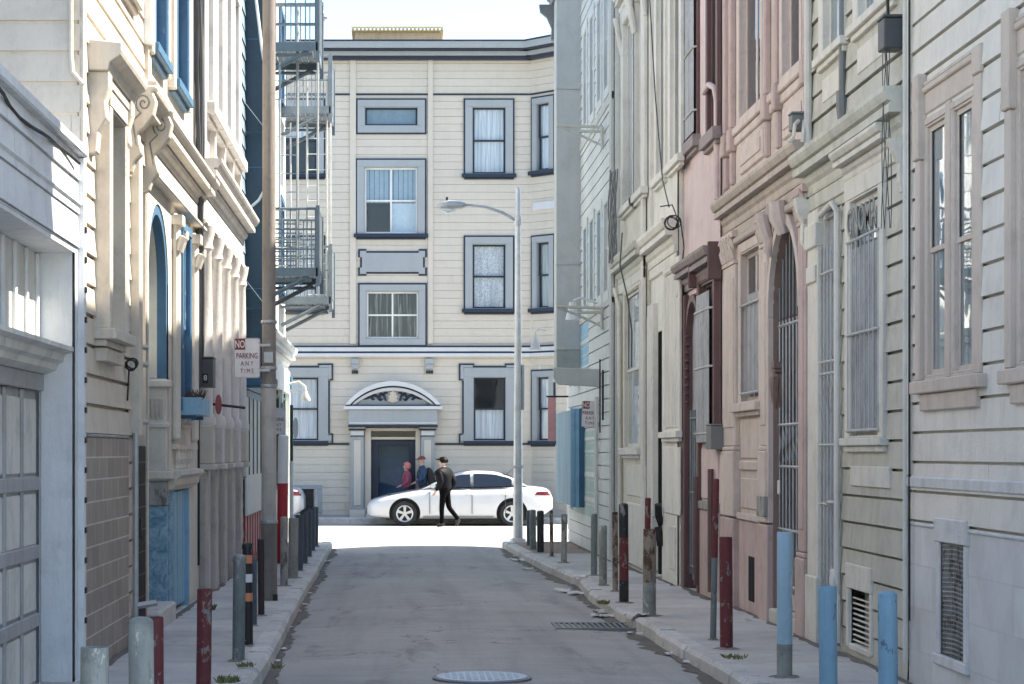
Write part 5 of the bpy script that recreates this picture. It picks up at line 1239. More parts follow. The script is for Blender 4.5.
A.part('vertical_strip', C, [(q, q + 0.12, -0.02, 0.10, 5.05, 10.0) for q in (23.5, 24.75, 26.1, 27.4, 28.7)], bevel=0.01)
A.wall(C, board=None)

# ---- navy bay house
A = Facade('L', LX, 'navy_bay_house', 'slate blue house with a tall plain navy bay hanging over the left pavement', lu(240) + 0.02, 33.9, 10.6, 'house')
U = A.u
bay = A.part('overhanging_bay', M['le'], [(30.4, 31.0, -0.02, 0.42, 2.80, 10.55)], bevel=0.01)
A.part('bay_foot', M['deepblue'], [(30.36, 31.04, -0.02, 0.45, 2.66, 2.798)], bay, bevel=0.02)
A.part('bay_joint', M['deepblue'], [(30.388, 30.398, -0.01, 0.425, z, z + 0.02) for z in (4.1, 5.9, 7.8)], bay)
for z in (3.8, 6.4):
    mb = MB(); mb.tube([A.mp(30.25, 0.0, z), A.mp(30.25, 0.35, z)], 0.02, 6); mb.tube([A.mp(30.25, 0.0, z + 0.45), A.mp(30.25, 0.35, z)], 0.014, 6); mb.build('stay_bracket', M['le'], A.b)
A.part('shutter_panel', M['lf'], [(30.0 + k * 0.42, 30.36 + k * 0.42, -0.02, 0.06, 0.75, 2.5) for k in range(9)], bevel=0.008)
A.part('green_strip', M['green'], [(30.36 + k * 0.84, 30.42 + k * 0.84, -0.02, 0.075, 1.35, 2.5) for k in range(4)])
rp = A.part('red_grating', M['red'], [(30.0, 33.8, -0.02, 0.05, 0.05, 0.08), (30.0, 33.8, -0.02, 0.05, 1.30, 1.335)] + [(30.0 + k * 0.54, 30.06 + k * 0.54, -0.02, 0.035, 0.101, 1.299) for k in range(8)])
A.part('grating_panel', paint('paint_dusty_rose', (0.42, 0.27, 0.27), dirt=0.5), [(30.08 + k * 0.54, 30.53 + k * 0.54, -0.02, 0.022, 0.102, 1.298) for k in range(7)], rp)
A.wall(M['leb'], board=0.22, groove=0.016)
# ---- corner building with shopfront
A = Facade('L', LX, 'corner_shop', 'white corner building with a small shopfront below the fire escapes', 33.92, 41.2, 10.6, 'building')
U = A.u
mb = MB(); mb.prism(crown(0.24, 3.30, 3.75), A.u0, A.u1 + 0.1, A.mp); cor = mb.build('shop_cornice', M['lf'], A.b)
A.part('frieze', M['lf'], [(A.u0, A.u1 + 0.02, -0.02, 0.09, 2.85, 3.298)], cor)
A.part('frieze_block', M['deepblue'], [(A.u1 - 0.25, A.u1 + 0.03, 0.0, 0.14, 2.95, 3.2)], cor)
A.part('shop_post', M['lf'], [(a, a + 0.22, -0.02, 0.10, 0.0, 2.849) for a in (34.0, 36.2, 38.4, 40.9)])
A.part('green_frame', M['green'], [(a, a + 0.10, -0.02, 0.03, 1.0, 2.84) for a in (34.3, 35.9, 36.6, 38.1, 38.8, 40.5)])
A.part('stall_board', M['lf'], [(34.3, 36.1, -0.02, 0.06, 0.0, 0.95), (36.5, 38.3, -0.02, 0.06, 0.0, 0.95), (38.7, 40.8, -0.02, 0.06, 0.0, 0.95)])
for a in (34.5, 36.8, 39.0): A.window(a, a + 1.3, 1.05, 2.7, M['green'], M['green'], cw=0.04, cd=0.05, style='one', back='curt', sill=False)
for a in (35.0, 38.9):
    for z in (4.75, 8.35): A.window(a, a + 0.9, z, z + 1.7, M['bluetrim'], M['bluetrim'], cw=0.12, cd=0.06, back='curt', style='dh')
A.wall(M['lf'], board=None)
mb = MB(); mb.tube([A.mp(40.6, 0.0, 3.02), A.mp(40.6, 0.3, 3.08), A.mp(40.6, 0.42, 2.98), A.mp(40.6, 0.43, 2.86)], 0.025, 8); mb.lathe([(0.09, 0.0), (0.10, 0.04), (0.05, 0.14), (0.03, 0.2)], A.mp(40.6, 0.43, 2.70), 12)
mb.tube([A.mp(40.58, 0.1, 2.9), A.mp(40.58, 0.34, 2.92)], 0.02, 6)
tag(mb.build('wall_lamp', M['ironw'], None, smooth=True), 'white gooseneck lamp sticking out from the shop corner on the left', 'wall lamp')

# ---- fire escapes on the left
def fire_escape(y0, y1, label, near):
    X0, X1 = LX + 0.02, -1.32
    t = thing('fire_escape', (LX, y0, 4.5), label, 'fire escape')
    I = M['iron']
    for zi, z in enumerate((4.65, 8.27)):
        mb = MB()
        mb.box(X0, X1, y0, y0 + 0.05, z - 0.14, z); mb.box(X0, X1, y1 - 0.05, y1, z - 0.14, z); mb.box(X1 - 0.05, X1, y0 + .05, y1 - .05, z - 0.14, z)
        n = 9
        for k in range(n): 
            x = X0 + 0.05 + (X1 - X0 - 0.15) * k / (n - 1); mb.box(x, x + 0.085, y0 + 0.052, y1 - 0.052, z - 0.05, z - 0.01)
        pl = mb.build('platform', I, t)
        for y in (y0 + 0.02, y1 - 0.10):
            mb = MB(); mb.tube([(X1 - 0.15, y + .03, z - 0.14), (X0 + 0.02, y + .03, z - 0.55)], 0.04, 6); mb.tube([(X1 - 0.1, y + .03, z - 0.2), (X0, y + .03, z - 0.2)], 0.03, 6)
            mb.build('bracket', I, pl)
        mb = MB(); h = 0.95
        for hh in ((0.3, 0.62, h) if near else (0.5, h)):
            mb.tube([(X0, y0 + .03, z + hh), (X1, y0 + .03, z + hh), (X1, y1 - .03, z + hh), (X0, y1 - .03, z + hh)], 0.016 if hh < h else 0.024, 6)
        m = 7 if zi == 0 else 6
        for k in range(m):
            x = X0 + 0.12 + (X1 - X0 - 0.16) * k / (m - 1)
            for y in (y0 + .03, y1 - .03): mb.tube([(x, y, z), (x, y, z + h)], 0.011, 5)
        for k in range(int((y1 - y0) / 0.2)): mb.tube([(X1, y0 + .1 + k * 0.2, z), (X1, y0 + .1 + k * 0.2, z + h)], 0.011, 5)
        for x, y in ((X1, y0 + .03), (X1, y1 - .03)): mb.box(x - 0.03, x + 0.03, y - 0.03, y + 0.03, z - 0.3, z + h + 0.05)
        if near and zi == 0:
            for k in range(11): mb.tube([(X0 + 0.05, y0 + 0.5, z + 0.08 + k * 0.075), (X1 - 0.28, y0 + 0.5, z + 0.08 + k * 0.075)], 0.012, 5)
        mb.build('railing', I, pl)
    # ladder between the landings
    for x, yy in (((-1.72, y0 + 0.35) if near else (-1.62, y0 + 0.3)),):
        pass
    yl = y0 + 0.3; xa, xb = (-2.05, -1.66) if near else (-1.78, -1.40)
    mb = MB()
    for x in (xa, xb): mb.tube([(x, yl, 4.5), (x, yl, 8.9)], 0.024, 6)
    for k in range(13): mb.tube([(xa, yl, 4.7 + k * 0.3), (xb, yl, 4.7 + k * 0.3)], 0.010, 5)
    mb.build('ladder', M['ironw'], t)
    mb = MB()
    for x in ((xa + 0.12, X1 + 0.0) if near else (xa - 0.3, X1)): mb.tube([(x, y0 + .03, 5.45), (x, y0 + .03, 7.96)], 0.02, 6)
    mb.build('hanger_rod', M['ironw'], t)
    return t
fire_escape(32.9, 34.6, 'nearer grey iron fire escape, its lower landing caged with close horizontal bars', True)
fire_escape(39.0, 40.7, 'farther grey iron fire escape reaching a little lower over the cross street corner', False)

# ================================================================== grounds
g = MB(); S = 400
ys = [-60, 0, 15, 30, 45, S]
for a, b in zip(ys, ys[1:]): g.add([(-S, a, gz(a) - 0.02), (S, a, gz(a) - 0.02), (S, b, gz(b) - 0.02), (-S, b, gz(b) - 0.02)], [(0, 1, 2, 3)])
struct('ground', g, M['gravel'], normals=False)
KR = [(-5, 2.45), (10, 2.42), (15.5, 2.44), (16.95, 2.40), (19.27, 2.35), (21.95, 2.30), (24.4, 2.27), (27.5, 2.38), (31, 2.20), (35, 2.08), (39.6, 1.97)]
KL = [(-5, -1.02), (10, -1.03), (17.1, -1.06), (20.8, -1.12), (24.1, -1.16), (28.9, -1.20), (36.7, -1.27), (39.6, -1.30)]
def lerp(P, y):
    for (a, xa), (b, xb) in zip(P, P[1:]):
        if a <= y <= b: return xa + (xb - xa) * (y - a) / (b - a)
    return P[-1][1] if y > P[-1][0] else P[0][1]
rd = MB(); yy = [-5 + k * 1.0 for k in range(46)]
for a, b in zip(yy, yy[1:]):
    xs = [-1.0 + 3.9 * 0 , 0]
    l0, l1, r0, r1 = lerp(KL, a) - 0.02, lerp(KL, b) - 0.02, lerp(KR, a) + 0.02, lerp(KR, b) + 0.02
    n = 6
    for k in range(n):
        f0, f1 = k / n, (k + 1) / n
        cr = lambda f: 0.05 * (1 - (2 * f - 1) ** 2) - 0.012
        rd.add([(l0 + (r0 - l0) * f0, a, gz(a) + cr(f0)), (l0 + (r0 - l0) * f1, a, gz(a) + cr(f1)), (l1 + (r1 - l1) * f1, b, gz(b) + cr(f1)), (l1 + (r1 - l1) * f0, b, gz(b) + cr(f0))], [(0, 1, 2, 3)])
o = struct('alley_road', rd, M['asphalt'], normals=False)
for p in o.data.polygons: p.use_smooth = True
def walk(name, P, xw, y0, y1, sgn, mat):
    mb = MB(); k = [y0 + i * (y1 - y0) / 40 for i in range(41)]
    for a, b in zip(k, k[1:]):
        ka, kb = lerp(P, a) + sgn * 0.16, lerp(P, b) + sgn * 0.16
        mb.add([(ka, a, sw(a)), (xw, a, sw(a)), (xw, b, sw(b)), (kb, b, sw(b))], [(0, 1, 2, 3)])
    return struct(name, mb, mat, normals=False)
walk('sidewalk', KL, LX - 0.5, -5, 39.4, -1, M['walk']); walk('sidewalk', KR, 4.2, -5, 34.5, 1, M['walk']); walk('corner_paving', KR, 4.2, 34.5, 39.4, 1, M['brickwalk'])
def kerbs(P, sgn, y0, y1):
    mb = MB(); y = y0; k = 0
    while y < y1:
        L = 1.1 + 0.9 * random.random(); e = min(y + L, y1)
        j = 0.02 * (random.random() - 0.5); h = 0.012 * (random.random() - 0.3)
        a, b = lerp(P, y), lerp(P, e)
        n = 4; pts = [y + 0.012 + (e - y - 0.024) * i / n for i in range(n + 1)]
        A_ = []; 
        for q in pts:
            x = lerp(P, q) + j + 0.008 * (random.random() - .5); z = sw(q) + h + 0.008 * (random.random() - .5)
            A_.append([(x - sgn * 0.02, q, gz(q) - 0.15), (x, q, z - 0.03), (x + sgn * 0.03, q, z + 0.004), (x + sgn * 0.17, q, z + 0.004), (x + sgn * 0.17, q, gz(q) - 0.15)])
        vs = [v for r_ in A_ for v in r_]; m = 5
        fs = [(i * m + t, i * m + (t + 1) % m, (i + 1) * m + (t + 1) % m, (i + 1) * m + t) for i in range(n) for t in range(m)] + [tuple(range(m - 1, -1, -1)), tuple(n * m + t for t in range(m))]
        mb.add(vs, fs); y = e
    return mb
struct('kerb', kerbs(KL, -1, -5, 39.4), M['kerb']); struct('kerb', kerbs(KR, 1, -5, 39.4), M['kerb'])
# cross street kerbs and far sidewalk
mb = MB(); mb.box(-40, lerp(KL, 39.5), 39.4, 39.6, -0.4, sw(39.5)); mb.box(lerp(KR, 39.5), 40, 39.4, 39.6, -0.4, sw(39.5)); struct('kerb', mb, M['kerb'], bevel=0.02)
mb = MB(); mb.box(-40, 40, 54.0, 54.16, -0.4, gz(50) + 0.13); struct('kerb', mb, M['kerb'], bevel=0.02)
mb = MB(); mb.add([(-40, 54.16, gz(50) + 0.125), (40, 54.16, gz(50) + 0.125), (40, 57, gz(50) + 0.125), (-40, 57, gz(50) + 0.125)], [(0, 1, 2, 3)]); struct('sidewalk', mb, M['walk'], normals=False)
mb = MB(); mb.add([(-40, 39.4, sw(39.5)-.001), (LX - 0.5, 39.4, sw(39.5)-.001), (LX - 0.5, 38, sw(39.5)-.001), (-40, 38, sw(39.5)-.001)], [(0, 1, 2, 3)]); struct('sidewalk', mb, M['walk'], normals=False)

# loose dirt gathered in the gutters and along the foot of the walls
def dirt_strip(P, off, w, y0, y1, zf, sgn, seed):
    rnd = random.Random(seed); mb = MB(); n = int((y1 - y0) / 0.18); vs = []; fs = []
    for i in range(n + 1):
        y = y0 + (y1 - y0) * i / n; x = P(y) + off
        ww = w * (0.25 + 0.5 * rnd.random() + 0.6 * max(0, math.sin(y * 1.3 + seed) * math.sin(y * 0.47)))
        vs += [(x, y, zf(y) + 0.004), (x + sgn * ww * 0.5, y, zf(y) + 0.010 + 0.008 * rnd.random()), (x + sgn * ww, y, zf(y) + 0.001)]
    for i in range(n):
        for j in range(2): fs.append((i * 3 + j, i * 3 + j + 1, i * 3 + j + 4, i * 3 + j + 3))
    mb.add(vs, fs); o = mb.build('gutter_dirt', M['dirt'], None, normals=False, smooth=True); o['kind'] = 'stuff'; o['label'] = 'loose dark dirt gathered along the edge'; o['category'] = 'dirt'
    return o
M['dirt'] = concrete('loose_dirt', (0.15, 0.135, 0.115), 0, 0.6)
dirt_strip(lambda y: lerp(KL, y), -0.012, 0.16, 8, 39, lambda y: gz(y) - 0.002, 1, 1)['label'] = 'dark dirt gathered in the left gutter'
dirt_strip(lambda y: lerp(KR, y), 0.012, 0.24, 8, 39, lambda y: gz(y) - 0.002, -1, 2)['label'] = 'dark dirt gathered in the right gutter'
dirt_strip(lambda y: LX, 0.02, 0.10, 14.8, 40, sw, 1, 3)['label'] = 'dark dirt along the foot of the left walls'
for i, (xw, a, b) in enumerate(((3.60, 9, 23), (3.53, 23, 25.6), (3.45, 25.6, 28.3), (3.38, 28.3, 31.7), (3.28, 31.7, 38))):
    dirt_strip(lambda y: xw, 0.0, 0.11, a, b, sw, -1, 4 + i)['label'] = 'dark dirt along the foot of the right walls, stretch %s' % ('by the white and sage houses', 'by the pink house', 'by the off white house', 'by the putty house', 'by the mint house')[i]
M['footing'] = concrete('post_footing_mortar', (0.26, 0.255, 0.24), 0, 0.5)
# ================================================================== street furniture
def ysw(py): return 3218.0 / (py - 460.2)
def at(px, y): return (px - VX) * y / FP
def post(name, px, y, ztop, w, segs, label, cat='bollard', group=None, lean=(0, 0), cap='dome', n=20):
    """round post standing on the pavement; segs = list of (height where it ends, material, part name)"""
    x = at(px, y); zb = sw(y); r = w / 2
    if lean == (0, 0): lean = (random.uniform(-0.012, 0.012), random.uniform(-0.01, 0.01))
    t = thing(name, (x, y, zb), label, cat, group)
    h = ztop - zb; a = -0.06; lst = []
    for i, (e, mt, pn) in enumerate(segs):
        e2 = h if e is None else e
        last = i == len(segs) - 1
        rr = r * (1.0 + 0.012 * (len(segs) - i - 1))
        m = max(2, int((e2 - a) / 0.12)); prof = []
        for k in range(m + 1):
            prof.append((rr * (1 + 0.022 * (random.random() - .5)), a + (e2 - a) * k / m))
        if last:
            if cap == 'dome': prof += [(rr * 0.93, e2 + rr * 0.18), (rr * 0.7, e2 + rr * 0.34), (rr * 0.35, e2 + rr * 0.42)]
            elif cap == 'flat': prof[-1] = (rr, e2 - 0.006); prof += [(rr * 0.97, e2), (rr * 0.86, e2), (rr * 0.84, e2 - 0.02)]
            elif cap == 'lid': prof += [(rr * 1.12, e2), (rr * 1.12, e2 + 0.03), (rr * 0.9, e2 + 0.05), (rr * .4, e2 + .06)]
            else: prof += [(rr * 0.9, e2 + 0.004)]
        mb = MB(); mb.lathe(prof, (x, y, zb), n, lean=lean)
        mb.build(pn, mt, t, smooth=True); a = e2 - 0.001
    mb = MB(); n2 = 16; prof = [(r * 1.0, 0.016), (r * 1.35, 0.012), (r * 1.75, 0.002), (r * 1.8, -0.02)]; mb.lathe(prof[::-1], (x, y, zb), n2)
    mb.v = [(p[0] + (p[0] - x) * 0.3 * math.sin(7 * math.atan2(p[1] - y, p[0] - x) + px), p[1] + (p[1] - y) * 0.25 * math.sin(5 * math.atan2(p[1] - y, p[0] - x)), p[2]) for p in mb.v]; mb.build('footing', M['footing'], t)
    return t
B = M
GR = 'pavement posts on the right'; GL = 'pavement posts on the left'
def pt(px, yt, yb): 
    y = ysw(yb); return y, CZ + (HY - yt) * y / FP, y / FP
def P_(px, yt, yb, wpx, segs, label, group=GR, **kw):
    y, z, k = pt(px, yt, yb); return post(kw.pop('name', 'bollard'), px, y, z, wpx * k, segs, label, group=group, **kw)
S1_ = lambda m: [(None, m, 'post')]
P_(528.6, 511, 546, 4, S1_(B['bslate']), 'slim slate post at the kerb corner, nearest the foot of the street lamp')
P_(533, 511, 550, 6.5, S1_(B['bgreen']), 'grey green middle post in the cluster of three beside the street lamp')
P_(540.5, 512, 553, 7, S1_(B['bblack']), 'black fat post in the cluster of three beside the street lamp')
P_(551.7, 511, 556.5, 3.6, S1_(B['rusty']), 'thin rusty pipe standing alone before the blue sheet metal box', cat='post', name='pipe_post')
P_(563.8, 515, 563, 6, S1_(B['bgrey']), 'weathered grey post under the blue sheet metal shutter box')
P_(594, 515, 575.5, 6.4, S1_(B['bgreen']), 'dark grey green post beside the white downpipe of the mint wall')
P_(603, 526.6, 585.5, 8, S1_(B['bconc']), 'mottled pale grey post, a little shorter than its dark neighbour')
P_(615.3, 519, 591.5, 5.6, [(0.95, B['rusty'], 'post'), (None, B['bblack'], 'cap')], 'thin rust eaten pipe with a black cap left of the red and black post', cat='post', name='pipe_post')
P_(624, 505, 603, 9.4, [(0.25, B['bblack'], 'foot'), (0.72, B['darkred'], 'post'), (None, B['bblack'], 'top_band')], 'red and black painted post before the putty house')
P_(649.3, 529, 616, 13, [(0.34, B['bconc'], 'sleeve'), (None, B['rusty'], 'post')], 'stout rusty pipe with a grey concrete sleeve at its foot', cap='flat')
P_(647, 499, 600, 6, S1_(B['darkred']), 'dark red post hidden behind the stout rusty pipe')
P_(713, 480, 640, 6.2, [(0.72, B['bgreen'], 'lower_sleeve'), (None, B['darkred'], 'post')], 'tall thin pole, maroon above and slate grey below, before the rose house', lean=(0.02, 0))
P_(726.5, 537, 649, 13, [(None, B['darkred'], 'post')], 'thick oxide red post with grey scuffs near the rose house', cap='flat')
P_(784.5, 532, 677, 15.5, [(0.24, B['bconc'], 'bare_foot'), (None, B['bblue'], 'post')], 'pale blue post with a bare whitish foot', cap='flat')
post('bollard', 828.5, 13.0, CZ - 134 * 13.0 / FP, 0.117, S1_(B['bblue2']), 'mid blue post with dark scratches, its top rimmed in rust', 'bollard', GR, cap='flat')
post('bollard', 888.5, 11.5, CZ - 143 * 11.5 / FP, 0.108, S1_(B['bblue2']), 'blue post nearest the viewer on the right, before the white house', 'bollard', GR, cap='dome')
post('bollard', 94, 9.0, CZ - 195 * 9.0 / FP, 0.125, S1_(B['bconc']), 'mottled concrete grey post in the bottom left corner', 'bollard', GL, cap='flat')
post('bollard', 142.5, 9.5, CZ - 170 * 9.5 / FP, 0.118, S1_(B['bconc']), 'pale green grey post with dark scrawl, before the maroon one', 'bollard', GL, cap='dome')
post('bollard', 155.5, 12.0, CZ - 165 * 12.0 / FP, 0.10, S1_(B['darkred']), 'maroon post half hidden by the pale green grey post', 'bollard', GL, cap='flat')
P_(203.5, 589, 690, 15, S1_(B['darkred']), 'maroon post standing free in the left pavement before the blue plank door', group=GL, cap='flat', lean=(0.012, 0))
P_(238.5, 562, 661, 12.6, [(None, B['bgreen'], 'post')], 'green grey steel post with a lid cap at the left kerb', group=GL, cap='lid')
# banded marker post
y, z, k = pt(248, 549, 646)
t = post('marker_post', 248, y, z, 9.6 * k, [(0.38, B['bblack'], 'lower_tube'), (0.45, B['orange'], 'orange_band'), (0.54, B['bblack'], 'black_band'), (0.61, B['reflw'], 'white_band'), (0.70, B['bblack'], 'black_band'), (0.77, B['orange'], 'orange_band'), (None, B['bblack'], 'top')], 'black marker post with orange and white reflective bands', 'marker post', GL, cap='lid')
P_(254.5, 560, 626, 5, S1_(B['bslate']), 'slate post half hidden behind the banded marker post', group=GL)
P_(261.3, 540, 616, 6.6, S1_(paint('post_brown_black', (0.045, 0.03, 0.032), dirt=0.4)), 'brown black post just before the foot of the utility pole', group=GL)
P_(284, 518, 586, 7.6, S1_(B['bgrey']), 'grey post right of the utility pole, first of the row along the left kerb', group=GL)
row = [(293, 518, 578, 10), (299, 515, 571, 8), (304, 512, 564, 7.5), (308.3, 510, 557, 7), (312, 508, 551, 6.5), (315.2, 507, 547, 6)]
names = ['wide slate post, nearest of the six dark posts along the left kerb', 'second of the six dark posts along the left kerb', 'third of the six dark posts along the left kerb', 'fourth of the six dark posts along the left kerb', 'fifth of the six dark posts along the left kerb', 'last of the six dark posts along the left kerb, at the street corner']
for i, (px, a, b, w_) in enumerate(row): P_(px, a, b, w_, S1_(B['bgrey'] if i == 0 else B['bslate']), names[i], group=GL, cap='flat')
P_(315.8, 489, 546, 3.4, S1_(B['white']), 'thin white pole at the very corner of the left kerb', group=None, cat='pole', name='corner_pole', cap='flat')
# red and white pipe by the shop
post('painted_pipe', 282, 31.0, CZ + (HY - 437) * 31.0 / FP, 0.16, [(1.22, B['red'], 'red_half'), (None, B['white'], 'white_half')], 'fat pipe painted red below and white above by the shop', 'painted pipe')

# utility pole
yp = 23.0; xp = at(269, yp); zb = sw(yp)
UP = thing('utility_pole', (xp, yp, zb), 'brown wooden utility pole with a pale grey wrapped lower half on the left pavement', 'utility pole')
mb = MB(); mb.lathe([(0.095, -0.1), (0.093, 0.3), (0.092, 0.86)], (xp, yp, zb), 18); mb.build('foot', M['pole_d'], UP, smooth=True)
mb = MB(); mb.lathe([(0.086, 0.858), (0.084, 1.6), (0.081, 2.40)], (xp, yp, zb), 18); mb.build('wrap', M['pole_w'], UP, smooth=True)
mb = MB(); mb.lathe([(0.078, 2.398), (0.074, 5.5), (0.069, 9), (0.064, 12.5)], (xp, yp, zb), 18); mb.build('shaft', M['pole_b'], UP, smooth=True)
for z in (0.86, 2.38, 2.58, 3.1):
    mb = MB(); r_ = 0.0965 if z < 1 else 0.087; mb.lathe([(r_, z), (r_ + 0.004, z + .01), (r_ + .004, z + .03), (r_, z + 0.04)], (xp, yp, zb), 18); mb.build('strap', M['galv'], UP)
mb = MB(); mb.box(xp - 0.05, xp + 0.05, yp - 0.098, yp - 0.088, zb + 2.66, zb + 2.78); mb.build('tag_plate', M['galv'], UP)
mb = MB(); mb.box(xp + 0.05, xp + 0.10, yp - 0.10, yp - 0.04, zb, zb + 0.07); mb.build('foot_bolt', M['black'], UP)
# loop of cable by the navy bay
mb = MB(); mb.tube([(-1.83 + dx, 30.2, z) for dx, z in ((-0.38, 9.3), (-0.32, 8.6), (-0.2, 7.6), (-0.08, 6.9), (0.0, 6.2), (-0.08, 5.7), (-0.25, 5.4), (-0.42, 5.25))], 0.022, 8)
tag(mb.build('hanging_cable', M['reflw'], None, smooth=True), 'pale cable looping down in front of the navy bay', 'cable')

# no parking signs
def sign(px, py, y, w, h, label, tilt, support):
    x = at(px, y); z = CZ + (HY - py) * y / FP
    t = thing('parking_sign', (x, y, z), label, 'parking sign', 'no parking signs')
    c, s_ = math.cos(tilt), math.sin(tilt)
    def mp(a, d, b): return (x + a * c - b * s_, y - d, z + a * s_ + b * c)
    mb = MB(); r = 0.025; q = []
    for cx, cy, a0 in ((w / 2 - r, h / 2 - r, 0), (-w / 2 + r, h / 2 - r, 90), (-w / 2 + r, -h / 2 + r, 180), (w / 2 - r, -h / 2 + r, 270)):
        for k in range(5): a = R(a0 + k * 22.5); q.append((cx + r * math.cos(a), cy + r * math.sin(a)))
    mb.prism([(a, b) for a, b in q], -0.003, 0.0, lambda d, a, b: mp(a, d, b)); mb.build('panel', M['signw'], t)
    m2 = MB(); e = [(a * 0.965, b * 0.978) for a, b in q]; i_ = [(a * 0.945, b * 0.965) for a, b in q]; n = len(q)
    m2.add([mp(a, 0.0012, b) for a, b in e] + [mp(a, 0.0012, b) for a, b in i_] + [mp(a, -0.001, b) for a, b in e] + [mp(a, -0.001, b) for a, b in i_], [(k, (k + 1) % n, n + (k + 1) % n, n + k) for k in range(n)] + [(2 * n + k, k, (k + 1) % n, 2 * n + (k + 1) % n) for k in range(n)]); m2.build('border_line', M['signr'], t)
    m3 = MB(); m3.box(-w / 2 + 0.006, -w / 2 + 0.125, -0.001, 0.0022, h / 2 - 0.13, h / 2 - 0.006, mp); rb = m3.build('red_square', M['signr'], t)
    tx = lambda cx, cy: (lambda X, Y, T: mp(cx + X, 0.003 + T, cy + Y))
    m = text_mb('NO', 0.115, tx(-w / 2 + 0.066, h / 2 - 0.072), depth=0.002, sx=0.62, bold=0.002); m.build('white_lettering', M['signw'], t)
    m = text_mb('PARKING', 0.088, tx(0, h / 2 - 0.20), depth=0.002, sx=0.66, bold=0.0005)
    text_mb('A N Y', 0.074, tx(0, h / 2 - 0.285), mb=m, depth=0.002, sx=0.74); text_mb('T I M E', 0.074, tx(0, h / 2 - 0.37), mb=m, depth=0.002, sx=0.68)
    m.build('red_lettering', M['signr'], t)
    mb = MB(); support(mb, x, y, z); mb.build('bracket', M['galv'], t)
    mb = MB()
    for b in (h / 2 - 0.05, -h / 2 + 0.1): mb.lathe([(0.0, 0), (0.008, 0.0), (0.0, 0.004)], mp(w / 2 - 0.022, 0.004, b), 6)
    mb.build('bolt', M['black'], t)
    return t
sign(247, 358, 22.88, 0.29, 0.445, 'white no parking sign strapped to the utility pole', 0.0, lambda mb, x, y, z: [mb.box(x + 0.05, xp + 0.02, y + 0.004, y + 0.02, z + q, z + q + 0.03) for q in (-0.15, 0.13)])
sign(590, 414, 33.9, 0.27, 0.43, 'white no parking sign tilted on the mint wall', -0.04, lambda mb, x, y, z: [mb.box(x + 0.02, 3.32, y + 0.004, y + 0.02, z + q, z + q + 0.025) for q in (-0.17, 0.14)])
sp_ = sign(277, 421, 34.2, 0.29, 0.445, 'white no parking sign half hidden behind the utility pole', 0.0, lambda mb, x, y, z: mb.tube([(x + 0.09, y + 0.03, sw(y) - .05), (x + 0.09, y + 0.03, z + 0.3)], 0.03, 8))
# street sign post with green sleeve
yq = 36.5; xq = at(291.5, yq); zq = sw(yq)
t = thing('sign_post', (xq, yq, zq), 'thin white post with a green upper sleeve and a narrow white disc', 'sign post')
mb = MB(); mb.tube([(xq, yq, zq - .05), (xq, yq, CZ + (HY - 461) * yq / FP)], 0.034, 8); mb.build('post', M['white'], t)
mb = MB(); mb.tube([(xq, yq, CZ + (HY - 461) * yq / FP), (xq, yq, CZ + (HY - 405) * yq / FP)], 0.03, 8); mb.build('sleeve', M['green'], t)
mb = MB(); zc = CZ + (HY - 428) * yq / FP
mb.prism([(0.05 * math.cos(a_) + 0.075, 0.19 * math.sin(a_)) for a_ in [k * PI / 10 for k in range(20)]], -0.035, -0.045, lambda d, a, b: (xq + a, yq + d, zc + b)); mb.build('disc', M['signw'], t)

# street lamp
yl = 39.85; xl = at(518, yl); zl = sw(yl); kk = yl / FP
t = thing('street_lamp', (xl, yl, zl), 'tall grey steel street lamp with a long curved arm at the right street corner', 'street lamp')
ztop = CZ + (HY - 190) * kk
mb = MB(); mb.lathe([(0.16, -0.05), (0.16, 0.03), (0.10, 0.06), (0.095, 0.4), (0.088, 1.2), (0.075, 3.0), (0.06, 5.0), (0.05, ztop - zl), (0.03, ztop - zl + 0.05)], (xl, yl, zl), 16); mb.build('pole', M['steelpole'], t, smooth=True)
za = CZ + (HY - 221) * kk
mb = MB(); mb.tube([(xl - 0.03, yl, za), (xl - 0.3, yl, za + 0.16), (xl - 0.62, yl, za + 0.27), (xl - 0.95, yl, za + 0.31), (xl - 1.12, yl, za + 0.31)], [0.035, 0.033, 0.03, 0.028, 0.028], 10); mb.build('arm', M['galv'], t, smooth=True)
mb = MB(); mb.tube([(xl - 1.02, yl, za + 0.31), (xl - 1.12, yl, za + 0.305), (xl - 1.35, yl, za + 0.31), (xl - 1.52, yl, za + 0.29), (xl - 1.58, yl, za + 0.27)], [0.05, 0.085, 0.10, 0.07, 0.02], 12); hd = mb.build('lamp_head', M['galv'], t, smooth=True)
mb = MB(); mb.tube([(xl - 1.22, yl, za + 0.23), (xl - 1.38, yl, za + 0.205), (xl - 1.52, yl, za + 0.235)], [0.04, 0.075, 0.03], 12); mb.build('lens', plain('lamp_lens', (0.62, 0.66, 0.68), 0.15), hd, smooth=True)
mb = MB(); mb.lathe([(0.025, 0), (0.025, 0.06), (0.01, 0.07)], (xl - 1.38, yl, za + 0.40), 8); mb.build('photocell', M['black'], hd)
mb = MB(); mb.lathe([(0.07, -0.08), (0.075, -0.04), (0.075, 0.04), (0.07, 0.08)], (xl, yl, za), 12); mb.build('clamp', M['steelpole'], t); mb = MB(); mb.box(xl - 0.1, xl + 0.1, yl - 0.1, yl + 0.1, zl + 1.42, zl + 1.46); mb.build('clamp', M['steelpole'], t)
mb = MB(); mb.tube([(xl + 0.10, yl - 0.02, CZ + (HY - 410) * kk), (xl + 0.10, yl - 0.02, CZ + (HY - 365) * kk)], 0.03, 8); mb.build('conduit', M['galv'], t)

